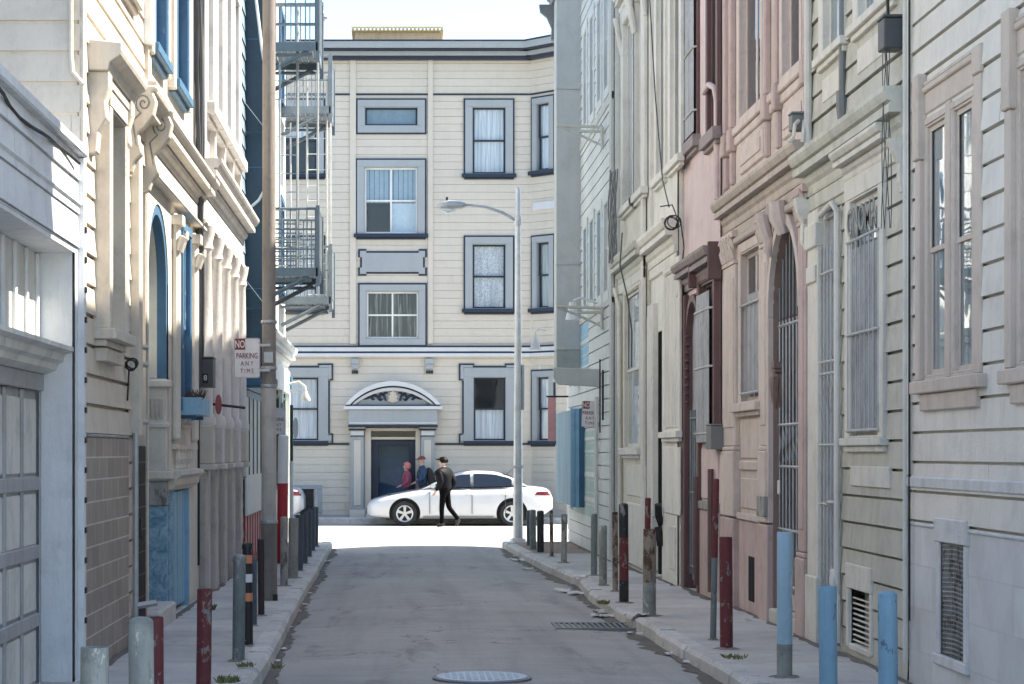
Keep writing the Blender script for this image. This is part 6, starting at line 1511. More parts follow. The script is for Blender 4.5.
# wall boxes, planter, wires
def wbox(name, x0, x1, y0, y1, z0, z1, mat, label, cat, lid=True):
    t = thing(name, ((x0 + x1) / 2, y0, z0), label, cat)
    mb = MB(); mb.box(x0, x1, y0, y1, z0, z1); mb.build('case', mat, t, bevel=0.008)
    mb = MB(); mb.box(x0 - 0.006, x1 + 0.006, y0 - 0.012, y1 + 0.006, z1 + 0.001, z1 + 0.02); mb.build('lid', mat, t, bevel=0.004)
    return t
t = wbox('meter_box', -2.29, -2.10, 23.0, 23.35, 2.42, 2.74, M['meter'], 'dark grey meter box on the left wall above the red bell', 'meter box')
mb = MB(); mb.box(-2.215, -2.15, 22.99, 23.0, 2.46, 2.57); pl = mb.build('number_plate', M['black'], t)
mb = text_mb('8', 0.085, lambda X, Y, T: (-2.1825 + X, 22.988 - T, 2.52 + Y), depth=0.002); mb.build('lettering', M['signw'], t)
t = wbox('junction_box', 3.46, 3.60, 14.66, 14.85, 4.58, 4.80, M['meter'], 'dark grey junction box high on the corner between sage and white houses', 'junction box')
mb = MB(); mb.tube([(3.5, 14.7, 4.8), (3.49, 14.7, 5.2), (3.51, 14.7, 6.5)], 0.012, 6); mb.build('cable', M['black'], t)
t = wbox('junction_box', 3.44, 3.60, 18.0, 18.15, 4.52, 4.66, M['meter2'], 'mid grey junction box at the end of the sage cornice with two pale pipes', 'junction box')
mb = MB(); mb.tube([(3.5, 18.0, 4.60), (3.46, 17.96, 4.56), (3.44, 17.93, 4.44), (3.40, 17.93, 4.40)], 0.018, 6); mb.tube([(3.55, 18.0, 4.60), (3.53, 17.94, 4.5), (3.52, 17.93, 4.4)], 0.018, 6); mb.build('pipe', M['r2t'], t)
t = wbox('meter_box', 3.42, 3.58, 22.55, 22.9, 1.72, 1.98, M['meter2'], 'grey meter box on the pilaster between the pink and rose houses', 'meter box')
t = thing('flower_box', (-2.17, 21.0, 2.07), 'sky blue flower box full of dry stems on the left wall', 'flower box')
mb = MB(); mb.box(-2.29, -2.04, 21.0, 21.025, 2.07, 2.25); mb.box(-2.29, -2.04, 21.975, 22.0, 2.07, 2.25); mb.box(-2.065, -2.04, 21.026, 21.974, 2.07, 2.25); mb.box(-2.29, -2.265, 21.026, 21.974, 2.07, 2.25); mb.box(-2.264, -2.066, 21.026, 21.974, 2.075, 2.20)
mb.build('trough', M['skyblue'], t, bevel=0.004)
mb = MB(); mb.box(-2.30, -2.22, 20.90, 20.99, 2.12, 2.24); mb.box(-2.3, -2.1, 21.1, 21.14, 2.03, 2.068); mb.box(-2.3, -2.1, 21.85, 21.89, 2.03, 2.068); mb.build('support', M['deepblue'], t)
mb = MB()
for k in range(110):
    x, y_ = -2.25 + random.random() * 0.18, 21.05 + random.random() * 0.9
    dx, dy, h = random.uniform(-.08, .08), random.uniform(-.08, .08), random.uniform(0.04, 0.16)
    mb.tube([(x, y_, 2.19), (x + dx * .5, y_ + dy * .5, 2.2 + h * .6), (x + dx, y_ + dy, 2.2 + h)], [0.006, 0.005, 0.002], 4)
mb.build('dry_stems', M['soil'], t)
# red bell
t = thing('alarm_bell', (-2.2, 24.6, 2.1), 'round red bell on a rod under the meter box', 'bell')
mb = MB(); mb.prism([(0.11 * math.cos(a_), 0.12 * math.sin(a_)) for a_ in [k * PI / 10 for k in range(20)]], 0.0, 0.05, lambda d, a, b: (-2.18 + a * 0.35, 24.6 + d, 2.26 + b)); mb.build('gong', paint('faded_red', (0.36, 0.10, 0.10), dirt=0.4), t)
mb = MB(); mb.tube([(-2.29, 24.64, 2.27), (-1.86, 24.64, 2.22)], 0.018, 6); mb.build('rod', M['black'], t)
def coil(name, c, r, n, label, plane='x', tail=()):
    mb = MB(); pts = []
    for k in range(n * 14 + 1):
        a_ = 2 * PI * k / 14; rr = r * (1 + 0.22 * math.sin(a_ * 0.37 + 1) + 0.1 * math.sin(a_ * 1.7))
        pts.append((c[0] + rr * math.cos(a_) * 0.9, c[1] + 0.05 * math.sin(a_ * 0.6), c[2] + rr * math.sin(a_) * 0.85))
    mb.tube(pts, 0.007, 5)
    for tl in tail: mb.tube([(c[0] + a, c[1] + b, c[2] + d) for a, b, d in tl], 0.008, 5)
    tag(mb.build(name, M['black'], None), label, 'wire coil')
coil('wire_coil', (3.36, 25.3, 4.52), 0.09, 4, 'black coil of wire high on the edge of the pink stucco house', tail=[[(0.1, 0.3, 0.1), (0.0, 0, 0.22), (-0.15, 0, 0.2)], [(0.1, 0, 0.05), (0.16, 0.1, -0.3), (0.1, 0.3, -0.9)]])
coil('wire_coil', (-2.24, 17.1, 2.42), 0.05, 4, 'black coil of wire on the cream house below its window', tail=[[(0.0, 0, 0.04), (-0.1, -0.4, 0.06), (-0.05, -1.2, 0.03)], [(-0.02, 0, -.05), (-0.04, 0.05, -0.3)]])
def cable(name, pts, r, mat, label):
    P3 = [Vector(p) for p in pts]; q = []
    for i in range(len(P3) - 1):
        for k in range(6): q.append(P3[i].lerp(P3[i + 1], k / 6))
    q.append(P3[-1]); mb = MB(); mb.tube(q, r, 6); tag(mb.build(name, mat, None, smooth=True), label, 'cable')
cable('wall_cable', [(3.33, 28.0, 9.8), (3.35, 27.6, 8.0), (3.36, 27.0, 6.4), (3.38, 26.4, 5.2), (3.36, 25.6, 4.75)], 0.009, M['meter'], 'dark cable slanting down the front of the off white house')
cable('wall_cable', [(3.1, 28.6, 4.75), (3.08, 28.7, 4.3), (3.2, 28.9, 3.9), (3.28, 29.0, 3.4), (3.3, 29.2, 2.9)], 0.011, M['meter'], 'dark cable dropping from the cornice of the putty house')
mb = MB()
for k in range(5): mb.tube([(3.50 + 0.03 * math.sin(z * 2.2 + k * 1.3), 14.72 + 0.02 * k, z) for z in [3.3 + j * 0.16 for j in range(9)]], 0.0035, 5)
tag(mb.build('wire_bundle', M['meter'], None), 'tangle of dark wires below the dark junction box on the sage house corner', 'wires')
mb = MB()
for k in range(7): mb.tube([(3.22 + 0.05 * math.sin(z * 3.2 + k * 1.3), 31.2 - 0.06 * k, z) for z in [4.55 + j * 0.14 for j in range(11)]], 0.014, 5)
tag(mb.build('wire_bundle', M['meter2'], None), 'tangle of grey wires on the seam between the putty and mint houses', 'wires')
# pink banner under the bay and lamp on the bay
t = thing('banner', (2.95, 39.9, 1.95), 'small pink banner hanging under the bay of the mint corner house', 'banner')
mb = MB(); mb.box(2.88, 3.02, 39.9, 39.92, 1.9, 2.75); mb.build('cloth', plain('pink_cloth', (0.62, 0.30, 0.30), 0.8), t)
mb = MB(); mb.tube([(2.85, 39.91, 2.77), (3.28, 39.91, 2.77)], 0.02, 6); mb.build('rod', M['black'], t)
t = thing('wall_lamp', (2.7, 40.0, 3.7), 'white bell lamp on a bent arm at the outer edge of the bay', 'wall lamp')
mb = MB(); mb.tube([(2.84, 40.0, 4.05), (2.72, 40.0, 4.10), (2.64, 40.0, 4.02), (2.64, 40.0, 3.9)], 0.018, 6); mb.build('arm', M['reflw'], t)
mb = MB(); mb.lathe([(0.12, 0.0), (0.09, 0.08), (0.05, 0.2), (0.03, 0.25)], (2.64, 40.0, 3.68), 14); mb.build('shade', M['farw'], t, smooth=True)

# manhole cover, gutter grate
ym = 15.5; xm = 0.62
zr = gz(ym) + 0.048
t = thing('manhole_cover', (xm, ym, zr), 'round pale steel manhole cover in the road at the bottom of the picture', 'manhole cover')
mb = MB(); mb.lathe([(0.375, -0.03), (0.375, 0.004), (0.35, 0.006)], (xm, ym, zr), 40); mb.build('ring', M['meter2'], t)
mb = MB(); mb.lathe([(0.345, -0.02), (0.345, 0.010), (0.34, 0.012)], (xm, ym, zr), 40)
for i in range(-6, 7):
    for j in range(-6, 7):
        if i * i + j * j < 33: mb.box(xm + i * 0.052 - 0.016, xm + i * 0.052 + 0.016, ym + j * 0.052 - 0.016, ym + j * 0.052 + 0.016, zr + 0.0125, zr + 0.017)
mb.build('lid', metal('worn_steel_lid', (0.50, 0.54, 0.57), 0.38, 0.7), t)
yg = 20.6; xg = 2.0; zr = gz(yg) + 0.012
t = thing('drain_grate', (xg, yg, zr), 'rectangular grey drain grate near the right kerb', 'drain grate')
mb = MB(); mb.box(xg - 0.46, xg + 0.46, yg - 0.36, yg - 0.31, zr - 0.02, zr + 0.02); mb.box(xg - 0.46, xg + 0.46, yg + 0.31, yg + 0.36, zr - .02, zr + 0.02); mb.box(xg - 0.46, xg - 0.42, yg - 0.31, yg + 0.31, zr - 0.02, zr + 0.02); mb.box(xg + 0.42, xg + 0.46, yg - .31, yg + .31, zr - .02, zr + .02); mb.build('frame', M['meter2'], t)
mb = MB()
for k in range(15): mb.box(xg - 0.40 + k * 0.056, xg - 0.375 + k * 0.056, yg - 0.309, yg + 0.309, zr - 0.01, zr + 0.018)
mb.build('grating', M['meter2'], t)

# scraps of litter along the kerbs
def scrap(px, py, s_, label, walk_=False, mat=None):
    y = (3218.0 if walk_ else 3464.5) / (py - 460.2); x = at(px, y); z = (sw(y) if walk_ else gz(y)) + 0.005
    s_ *= 0.75; n = 5; vs = []; rnd = random.Random(int(px * 7 + py)); L, W = s_, s_ * rnd.uniform(0.4, 0.7); a_ = rnd.uniform(-0.5, 0.5)
    for t_ in (0, 0.006):
        for i in range(n):
            for j in range(n):
                u, v = (i / (n - 1) - .5) * L, (j / (n - 1) - .5) * W
                vs.append((x + u * math.cos(a_) - v * math.sin(a_), y + u * math.sin(a_) + v * math.cos(a_) * 1.6, z + t_ + (0.018 + 0.02 * rnd.random()) * rnd.random() * s_ * 6))
    mb = MB(); f = []
    for i in range(n - 1):
        for j in range(n - 1):
            o = i * n + j; f.append((o, o + n, o + n + 1, o + 1)); o += n * n; f.append((o, o + 1, o + n + 1, o + n))
    e = [i * n for i in range(n)] + [(n - 1) * n + j for j in range(1, n)] + [i * n + n - 1 for i in range(n - 2, -1, -1)] + [j for j in range(n - 2, 0, -1)]
    for k in range(len(e)): p, q = e[k], e[(k + 1) % len(e)]; f.append((p, q, q + n * n, p + n * n))
    mb.add(vs, f); o = mb.build('paper_scrap', mat or M['paper'], None)
    return tag(o, label, 'litter', 'paper scraps along the kerbs')
g1 = 'small crumpled pale scrap lying in the gutter by the right kerb'
for px, py, s_ in ((517, 561, 0.30), (528, 570, 0.22), (561, 592, 0.28), (567, 593, 0.2), (577, 595, 0.32), (600, 612, 0.16), (607, 618, 0.2), (628, 634, 0.12), (642, 635.5, 0.15), (671, 655, 0.12), (690, 664, 0.15), (602, 613.5, 0.12), (515, 557, 0.15), (598, 617, 0.2)): scrap(px, py, s_, g1)
g2 = 'tiny pale scrap lying in the gutter by the left kerb'
for px, py, s_ in ((327, 562, 0.16), (311, 594, 0.10), (303, 592, 0.12), (305, 605, 0.08), (298, 612, 0.1), (292, 628, 0.06), (283, 650, 0.09), (277, 662, 0.07)): scrap(px, py, s_, g2)
for px, py, s_, lb in ((636, 617, 0.30, 'crumpled grey rag on the right pavement by the stout rusty pipe'), (580, 578, 0.25, 'flattened pale scrap on the kerb bend on the right'), (748, 621, 0.1, 'small scrap by the foot of the rose house'), (657, 577, 0.35, 'pale lump of rag at the foot of the off white house')): scrap(px, py, s_, lb, True)
# cobble like lumps where the right kerb bends
def weed(px, py, r, n, h, label):
    y = ysw(py); x = at(px, y); z = sw(y); mb = MB(); rnd = random.Random(int(px))
    for k in range(n):
        a_, q = rnd.random() * 6.28, r * math.sqrt(rnd.random()); bx, by = x + q * math.cos(a_), y + 1.6 * q * math.sin(a_)
        dx, dy, hh = rnd.uniform(-.04, .04), rnd.uniform(-.04, .04), h * rnd.uniform(.4, 1)
        w_ = 0.006
        mb.add([(bx - w_, by, z), (bx + w_, by, z), (bx + dx * .6 + w_ * .8, by + dy * .6, z + hh * .7), (bx + dx, by + dy, z + hh), (bx + dx * .6 - w_ * .8, by + dy * .6, z + hh * .7)], [(0, 1, 2, 3, 4)])
    tag(mb.build('weed_tuft', M['grass'], None, normals=False), label, 'weed', 'weeds in the pavement cracks')
weed(246, 668, 0.07, 60, 0.05, 'green weed tuft between two kerb stones on the left, behind the larger one'); weed(228, 682, 0.08, 110, 0.05, 'largest green weed tuft at the bottom left beside the kerb'); weed(278, 668, 0.05, 25, 0.04, 'small weed in the gutter on the left')
weed(733, 658, 0.10, 45, 0.035, 'low weed patch on the right pavement near the red post');  weed(604, 604, 0.06, 70, 0.05, 'weed on the broken kerb stone at the right bend')
weed(211, 610, 0.04, 40, 0.08, 'weed at the foot of the taupe piers')
# ================================================================== cars
def apply_mods(o):
    dg = bpy.context.evaluated_depsgraph_get(); dg.update()
    me = bpy.data.meshes.new_from_object(o.evaluated_get(dg)); o.modifiers.clear(); old = o.data; o.data = me
    me.name = o.name
    return o
def interp(P, x):
    for (a, ya), (b, yb) in zip(P, P[1:]):
        if a <= x <= b:
            t = (x - a) / (b - a); t = t * t * (3 - 2 * t) * 0.4 + t * 0.6
            return ya + (yb - ya) * t
    return P[-1][1] if x > P[-1][0] else P[0][1]
def carpaint(name, col):
    m, nt, b, P = newmat(name)
    n = noise(nt, P, 3, 5, 0.7); nt.links.new(mix(nt, ramp(nt, n, [(0.4, 0.0), (0.8, 1.0)]), col, tuple(c * 0.93 for c in col)), b.inputs['Base Color'])
    setin(b, Roughness=0.3, Coat_Weight=0.8, Coat_Roughness=0.05); return m
TOP = [(0.0, 0.50), (0.06, 0.60), (0.2, 0.69), (0.5, 0.78), (1.0, 0.87), (1.42, 0.94), (1.8, 0.955), (2.6, 0.965), (3.5, 0.985), (3.95, 1.02), (4.3, 1.0), (4.60, 0.965), (4.72, 0.90), (4.79, 0.72)]
WID = [(0.0, 0.48), (0.06, 0.62), (0.25, 0.80), (0.7, 0.88), (1.5, 0.905), (3.4, 0.905), (4.2, 0.87), (4.6, 0.78), (4.79, 0.60)]
BOT = [(0.0, 0.30), (0.1, 0.22), (0.5, 0.19), (1.0, 0.17), (4.0, 0.18), (4.5, 0.24), (4.79, 0.42)]
def roofz(x): return interp([(1.40, 0.93), (1.75, 1.12), (2.15, 1.31), (2.45, 1.39), (2.85, 1.415), (3.25, 1.395), (3.6, 1.31), (3.85, 1.18), (4.12, 1.02)], x)
AXF, AXR, WR = 0.98, 3.72, 0.315
def make_car(loc, label, pm):
    """x runs from nose (0) to tail, y across, z up; stands on z = 0"""
    t = thing('sedan', loc, label, 'car')
    xs = [0, 0.03, 0.08, 0.16, 0.3, 0.5, 0.75, 1.0, 1.25, 1.5, 1.8, 2.1, 2.4, 2.7, 3.0, 3.3, 3.6, 3.85, 4.1, 4.3, 4.48, 4.62, 4.71, 4.77, 4.79]
    mb = MB(); rings = []
    for x in xs:
        zt, w, zb = interp(TOP, x), interp(WID, x), interp(BOT, x); h = zt - zb
        half = [(0, zt + 0.012), (w * 0.45, zt + 0.008), (w * 0.78, zt - 0.012), (w * 0.92, zt - 0.05), (w * 0.975, zt - 0.13 * min(1, h / .6)), (w * 1.0, zb + h * 0.55), (w * 0.995, zb + h * 0.36), (w * 0.97, zb + h * 0.14), (w * 0.93, zb + 0.02), (w * 0.75, zb), (0, zb)]
        rings.append([(x, y, z) for y, z in half] + [(x, -y, z) for y, z in half[-2:0:-1]])
    n = len(rings[0]); vs = [v for r in rings for v in r]
    fs = [(i * n + k, i * n + (k + 1) % n, (i + 1) * n + (k + 1) % n, (i + 1) * n + k) for i in range(len(rings) - 1) for k in range(n)] + [tuple(range(n - 1, -1, -1)), tuple((len(rings) - 1) * n + k for k in range(n))]
    mb.add(vs, fs); body = mb.build('body', pm, t, local=True)
    s = body.modifiers.new('s', 'SUBSURF'); s.levels = 2; s.render_levels = 2
    # wheel arches
    cutters = []
    for ax in (AXF, AXR):
        c = MB(); nn = 36
        for sd in (-1, 1):
            y0, y1 = (0.60, 1.2) if sd > 0 else (-1.2, -0.60)
            pr = [(ax + 0.40 * math.cos(2 * PI * k / nn), WR + 0.01 + 0.39 * math.sin(2 * PI * k / nn)) for k in range(nn)]
            c.prism(pr, y0, y1, lambda a, b, cz: (b, a, cz))
        co = c.build('arch_cut', None, None, local=True); co.location = loc; cutters.append(co)
        bpy.context.view_layer.update()
        md = body.modifiers.new('b', 'BOOLEAN'); md.object = co; md.operation = 'DIFFERENCE'; md.solver = 'EXACT'
    bpy.context.view_layer.update(); apply_mods(body)
    for co in cutters: bpy.data.objects.remove(co)
    for p in body.data.polygons: p.use_smooth = True
    body.data.set_sharp_from_angle(angle=R(38))
    from mathutils.bvhtree import BVHTree
    bvh = BVHTree.FromPolygons([v.co.copy() for v in body.data.vertices], [tuple(p.vertices) for p in body.data.polygons])
    # dark wheel housings
    for ax in (AXF, AXR):
        mb = MB(); mb.box(ax - 0.42, ax + 0.42, -0.66, 0.66, 0.16, 0.80); mb.build('wheel_housing', M['black'], body, local=True)
    mb = MB(); mb.box(0.5, 4.4, -0.7, 0.7, 0.14, 0.2); mb.build('underbody', M['black'], t, local=True)
    # greenhouse
    gx = [1.40, 1.58, 1.78, 2.0, 2.2, 2.45, 2.75, 3.05, 3.3, 3.52, 3.7, 3.9, 4.12]
    mb = MB(); rings = []
    for x in gx:
        zr = roofz(x); zb = interp(TOP, x) - 0.03; f = max(0.0, (zr - zb) / 0.46); wb = 0.80 if 1.6 < x < 3.9 else 0.74; wr = wb - 0.20 * min(1, f)
        half = [(0, zr + 0.012 * min(1, f)), (wr * 0.6, zr + 0.004), (wr * 0.93, zr - 0.02 * min(1, f)), (wr + 0.005, zr - 0.06 * min(1, f)), (wb, zb)]
        rings.append([(x, y, z) for y, z in half] + [(x, -y, z) for y, z in half[::-1][:-1]])
    n = len(rings[0]); vs = [v for r in rings for v in r]
    fs = [(i * n + k, i * n + k + 1, (i + 1) * n + k + 1, (i + 1) * n + k) for i in range(len(rings) - 1) for k in range(n - 1)]
    mb.add(vs, fs); cab = mb.build('cabin', pm, t, local=True); cab.data.update()
    s = cab.modifiers.new('s', 'SUBSURF'); s.levels = 2; s.render_levels = 2; apply_mods(cab)
    for p in cab.data.polygons: p.use_smooth = True
    dk = plain('car_glass_tint', (0.012, 0.016, 0.022), 0.04, spec=0.8)
    # side windows: sheets a few mm proud of the cabin side
    def sidep(x, f):   # f 0 belt 1 roof
        zr = roofz(x) - 0.05; zb = interp(TOP, x) + 0.015; z = zb + (zr - zb) * f; fr = max(0, min(1, (zr - zb) / 0.40))
        return 0.806 - 0.195 * fr * f, z
    for sd in (-1, 1):
        for (a, b, fl) in ((1.72, 2.66, 'front_window'), (2.74, 3.72, 'rear_window')):
            mb = MB(); N = 10; v = []; f = []
            for i in range(N + 1):
                x = a + (b - a) * i / N
                top = 0.92
                for j in range(4):
                    y, z = sidep(x, 0.03 + (top - 0.03) * j / 3)
                    v += [(x, sd * (y + 0.008), z), (x, sd * (y - 0.012), z)]
            m = 8
            for i in range(N):
                for j in range(3):
                    o = i * m + j * 2; f += [(o, o + 2, o + m + 2, o + m), (o + 1, o + m + 1, o + m + 3, o + 3)]
                f += [(i * m, i * m + m, i * m + m + 1, i * m + 1), (i * m + 6, i * m + 7, i * m + m + 7, i * m + m + 6)]
            f += [(0, 1, 3, 2), (2, 3, 5, 4), (4, 5, 7, 6)] + [(N * m + a_, N * m + a_ + 2, N * m + a_ + 3, N * m + a_ + 1) for a_ in (0, 2, 4)]
            mb.add(v, f); mb.build(fl, dk, cab, local=True)
    for (a, b, nm, w) in ((1.50, 2.22, 'windscreen', 0.60), (3.50, 4.02, 'rear_screen', 0.58)):
        mb = MB(); v = []; N = 6
        for i in range(N + 1):
            x = a + (b - a) * i / N
            for y in (-w, -w * .5, 0, w * .5, w): v += [(x, y, roofz(x) + 0.022 - 0.012 * (abs(y) / w) ** 2)]
        f = [(i * 5 + j, i * 5 + j + 1, (i + 1) * 5 + j + 1, (i + 1) * 5 + j) for i in range(N) for j in range(4)]
        mb.add(v, f); o = mb.build(nm, dk, cab, local=True); sm_ = o.modifiers.new('s', 'SOLIDIFY'); sm_.thickness = 0.01; apply_mods(o)
    # wheels
    tyre = plain('tyre', (0.014, 0.014, 0.014), 0.75); rim = plain('alloy_rim', (0.55, 0.57, 0.58), 0.3, 0.7)
    for ax in (AXF, AXR):
        for sd in (-1, 1):
            def mp(r, a_, d): return (ax + r * math.cos(a_), sd * (0.70 + d), WR + r * math.sin(a_))
            mb = MB(); N = 40; prof = [(0.205, 0.0), (0.30, -0.005), (WR, 0.03), (WR, 0.15), (0.30, 0.185), (0.225, 0.185), (0.205, 0.16)]
            v = [mp(r, 2 * PI * k / N, d) for r, d in prof for k in range(N)]
            f = [(i * N + k, i * N + (k + 1) % N, ((i + 1) % len(prof)) * N + (k + 1) % N, ((i + 1) % len(prof)) * N + k) for i in range(len(prof)) for k in range(N)]
            mb.add(v, f); w = mb.build('wheel', tyre, t, local=True, smooth=True)
            mb = MB(); prof = [(0.204, 0.10), (0.218, 0.178), (0.204, 0.185), (0.185, 0.172), (0.185, 0.08)]
            v = [mp(r, 2 * PI * k / N, d) for r, d in prof for k in range(N)]
            f = [(i * N + k, i * N + (k + 1) % N, (i + 1) * N + (k + 1) % N, (i + 1) * N + k) for i in range(len(prof) - 1) for k in range(N)]
            mb.add(v, f)
            for s_ in range(5):
                a0 = 2 * PI * s_ / 5 + 0.3
                q = [(0.05, -0.55), (0.19, -0.20), (0.19, 0.20), (0.05, 0.55)]
                mb.add([mp(r, a0 + da, d) for d in (0.13, 0.168) for r, da in q], [(0, 1, 2, 3), (4, 7, 6, 5), (0, 4, 5, 1), (1, 5, 6, 2), (2, 6, 7, 3), (3, 7, 4, 0)])
            v = [mp(0.06, 2 * PI * k / 12, d) for d in (0.12, 0.176) for k in range(12)]; mb.add(v, [tuple(range(12)), tuple(range(23, 11, -1))] + [(k, (k + 1) % 12, 12 + (k + 1) % 12, 12 + k) for k in range(12)])
            mb.build('rim', rim, w, local=True)
            mb = MB(); v = [mp(0.20, 2 * PI * k / 24, d) for d in (0.05, 0.10) for k in range(24)]; mb.add(v, [tuple(range(24)), tuple(range(47, 23, -1))] + [(k, (k + 1) % 24, 24 + (k + 1) % 24, 24 + k) for k in range(24)]); mb.build('brake_disc', M['black'], w, local=True)
    # lamps, handles, mirrors, shut lines
    hl = plain('headlamp_lens', (0.62, 0.66, 0.70), 0.08, spec=0.8); tl = plain('tail_lamp_red', (0.11, 0.008, 0.010), 0.15, spec=0.4)
    for sd in (-1, 1):
        for nm, mt, q in (('headlight', hl, ((0.13, 0.585), (0.50, 0.63), (0.56, 0.735), (0.17, 0.66))), ('tail_light', tl, ((4.30, 0.79), (4.72, 0.77), (4.70, 0.885), (4.36, 0.87)))):
            N = 8; v = []; ok = True
            for i in range(N + 1):
                for j in range(5):
                    a, b = i / N, j / 4
                    x = (q[0][0] * (1 - a) + q[1][0] * a) * (1 - b) + (q[3][0] * (1 - a) + q[2][0] * a) * b
                    z = (q[0][1] * (1 - a) + q[1][1] * a) * (1 - b) + (q[3][1] * (1 - a) + q[2][1] * a) * b
                    h = bvh.ray_cast(Vector((x, sd * 2, z)), Vector((0, -sd, 0)))
                    y = abs(h[0].y) if h[0] is not None else interp(WID, x) * 0.9
                    v += [(x, sd * (y + 0.008), z), (x, sd * (y - 0.03), z)]
            f = []
            for i in range(N):
                for j in range(4):
                    o = (i * 5 + j) * 2; f += [(o, o + 10, o + 12, o + 2), (o + 1, o + 3, o + 13, o + 11)]
                for o in (i * 10, i * 10 + 8): f.append((o, o + 1, o + 11, o + 10))
            for o in (0, N * 10):
                for j in range(4): f.append((o + j * 2, o + j * 2 + 2, o + j * 2 + 3, o + j * 2 + 1))
            mb = MB(); mb.add(v, f); mb.build(nm, mt, t, local=True, smooth=True)
        mb = MB()
        for x in (2.55, 3.45): mb.box(x, x + 0.17, sd * 0.895 - 0.03, sd * 0.895 + 0.03, 0.79, 0.825)
        mb.build('door_handle', pm, t, local=True, bevel=0.008)
        mb = MB(); mb.tube([(1.72, sd * 0.82, 0.99), (1.70, sd * 0.93, 1.02), (1.70, sd * 1.02, 1.02)], [0.03, 0.07, 0.06], 8); mb.build('mirror', pm, t, local=True, smooth=True)
        for x in (1.62, 2.70, 3.55):
            mb = MB(); mb.box(x - 0.007, x + 0.007, sd * 0.907 - 0.012, sd * 0.907 + 0.002, 0.30, 0.86)
            mb.build('door_gap', M['meter'], body, local=True)
        mb = MB(); mb.box(1.45, 3.25, sd * 0.89 - 0.02, sd * 0.89 + 0.02, 0.20, 0.235); mb.build('sill_strip', M['meter2'], t, local=True)
    mb = MB(); mb.tube([(3.62, 0.1, 1.30), (3.88, 0.1, 1.52)], 0.006, 5); mb.build('aerial', M['black'], t, local=True)
    mb = MB(); mb.box(-0.005, 0.05, -0.4, 0.4, 0.30, 0.44); mb.build('grille', M['black'], t, local=True)
    return t
zc = gz(50) - 0.02 + 0.002
make_car((-0.86, 53.2, zc), 'white four door saloon parked across the end of the alley', carpaint('car_white', (0.62, 0.63, 0.64)))
make_car((-7.25, 53.2, zc), 'silver saloon of which only the tail shows behind the posts on the left', carpaint('car_silver', (0.34, 0.37, 0.40)))

# ================================================================== people
def skin_body(name, V, E, mats, t):
    """one continuous figure grown over a skeleton: V = [(x, y, z, r)], E = [(a, b, material)]"""
    me = bpy.data.meshes.new(name); me.from_pydata([v[:3] for v in V], [e[:2] for e in E], []); me.update()
    o = bpy.data.objects.new(name, me); COL.objects.link(o)
    s = o.modifiers.new('skin', 'SKIN')
    for i, d in enumerate(me.skin_vertices[0].data):
        r = V[i][3]; d.radius = (r[0], r[1]) if isinstance(r, tuple) else (r, r); d.use_root = i == 0
    sb = o.modifiers.new('sub', 'SUBSURF'); sb.levels = 2; sb.render_levels = 2
    bpy.context.view_layer.update(); apply_mods(o)
    me = o.data; me.materials.clear()
    for m in mats: me.materials.append(m)
    segs = [(Vector(V[a][:3]), Vector(V[b][:3]), m) for a, b, m in E]
    for p in me.polygons:
        c = p.center; best = (9, 0)
        for a, b, m in segs:
            d = b - a; k = max(0, min(1, (c - a).dot(d) / max(1e-9, d.length_squared))); best = min(best, ((c - a - d * k).length, m))
        p.material_index = best[1]; p.use_smooth = True
    o.parent = t
    return o
SKIN = plain('skin', (0.50, 0.33, 0.25), 0.55)
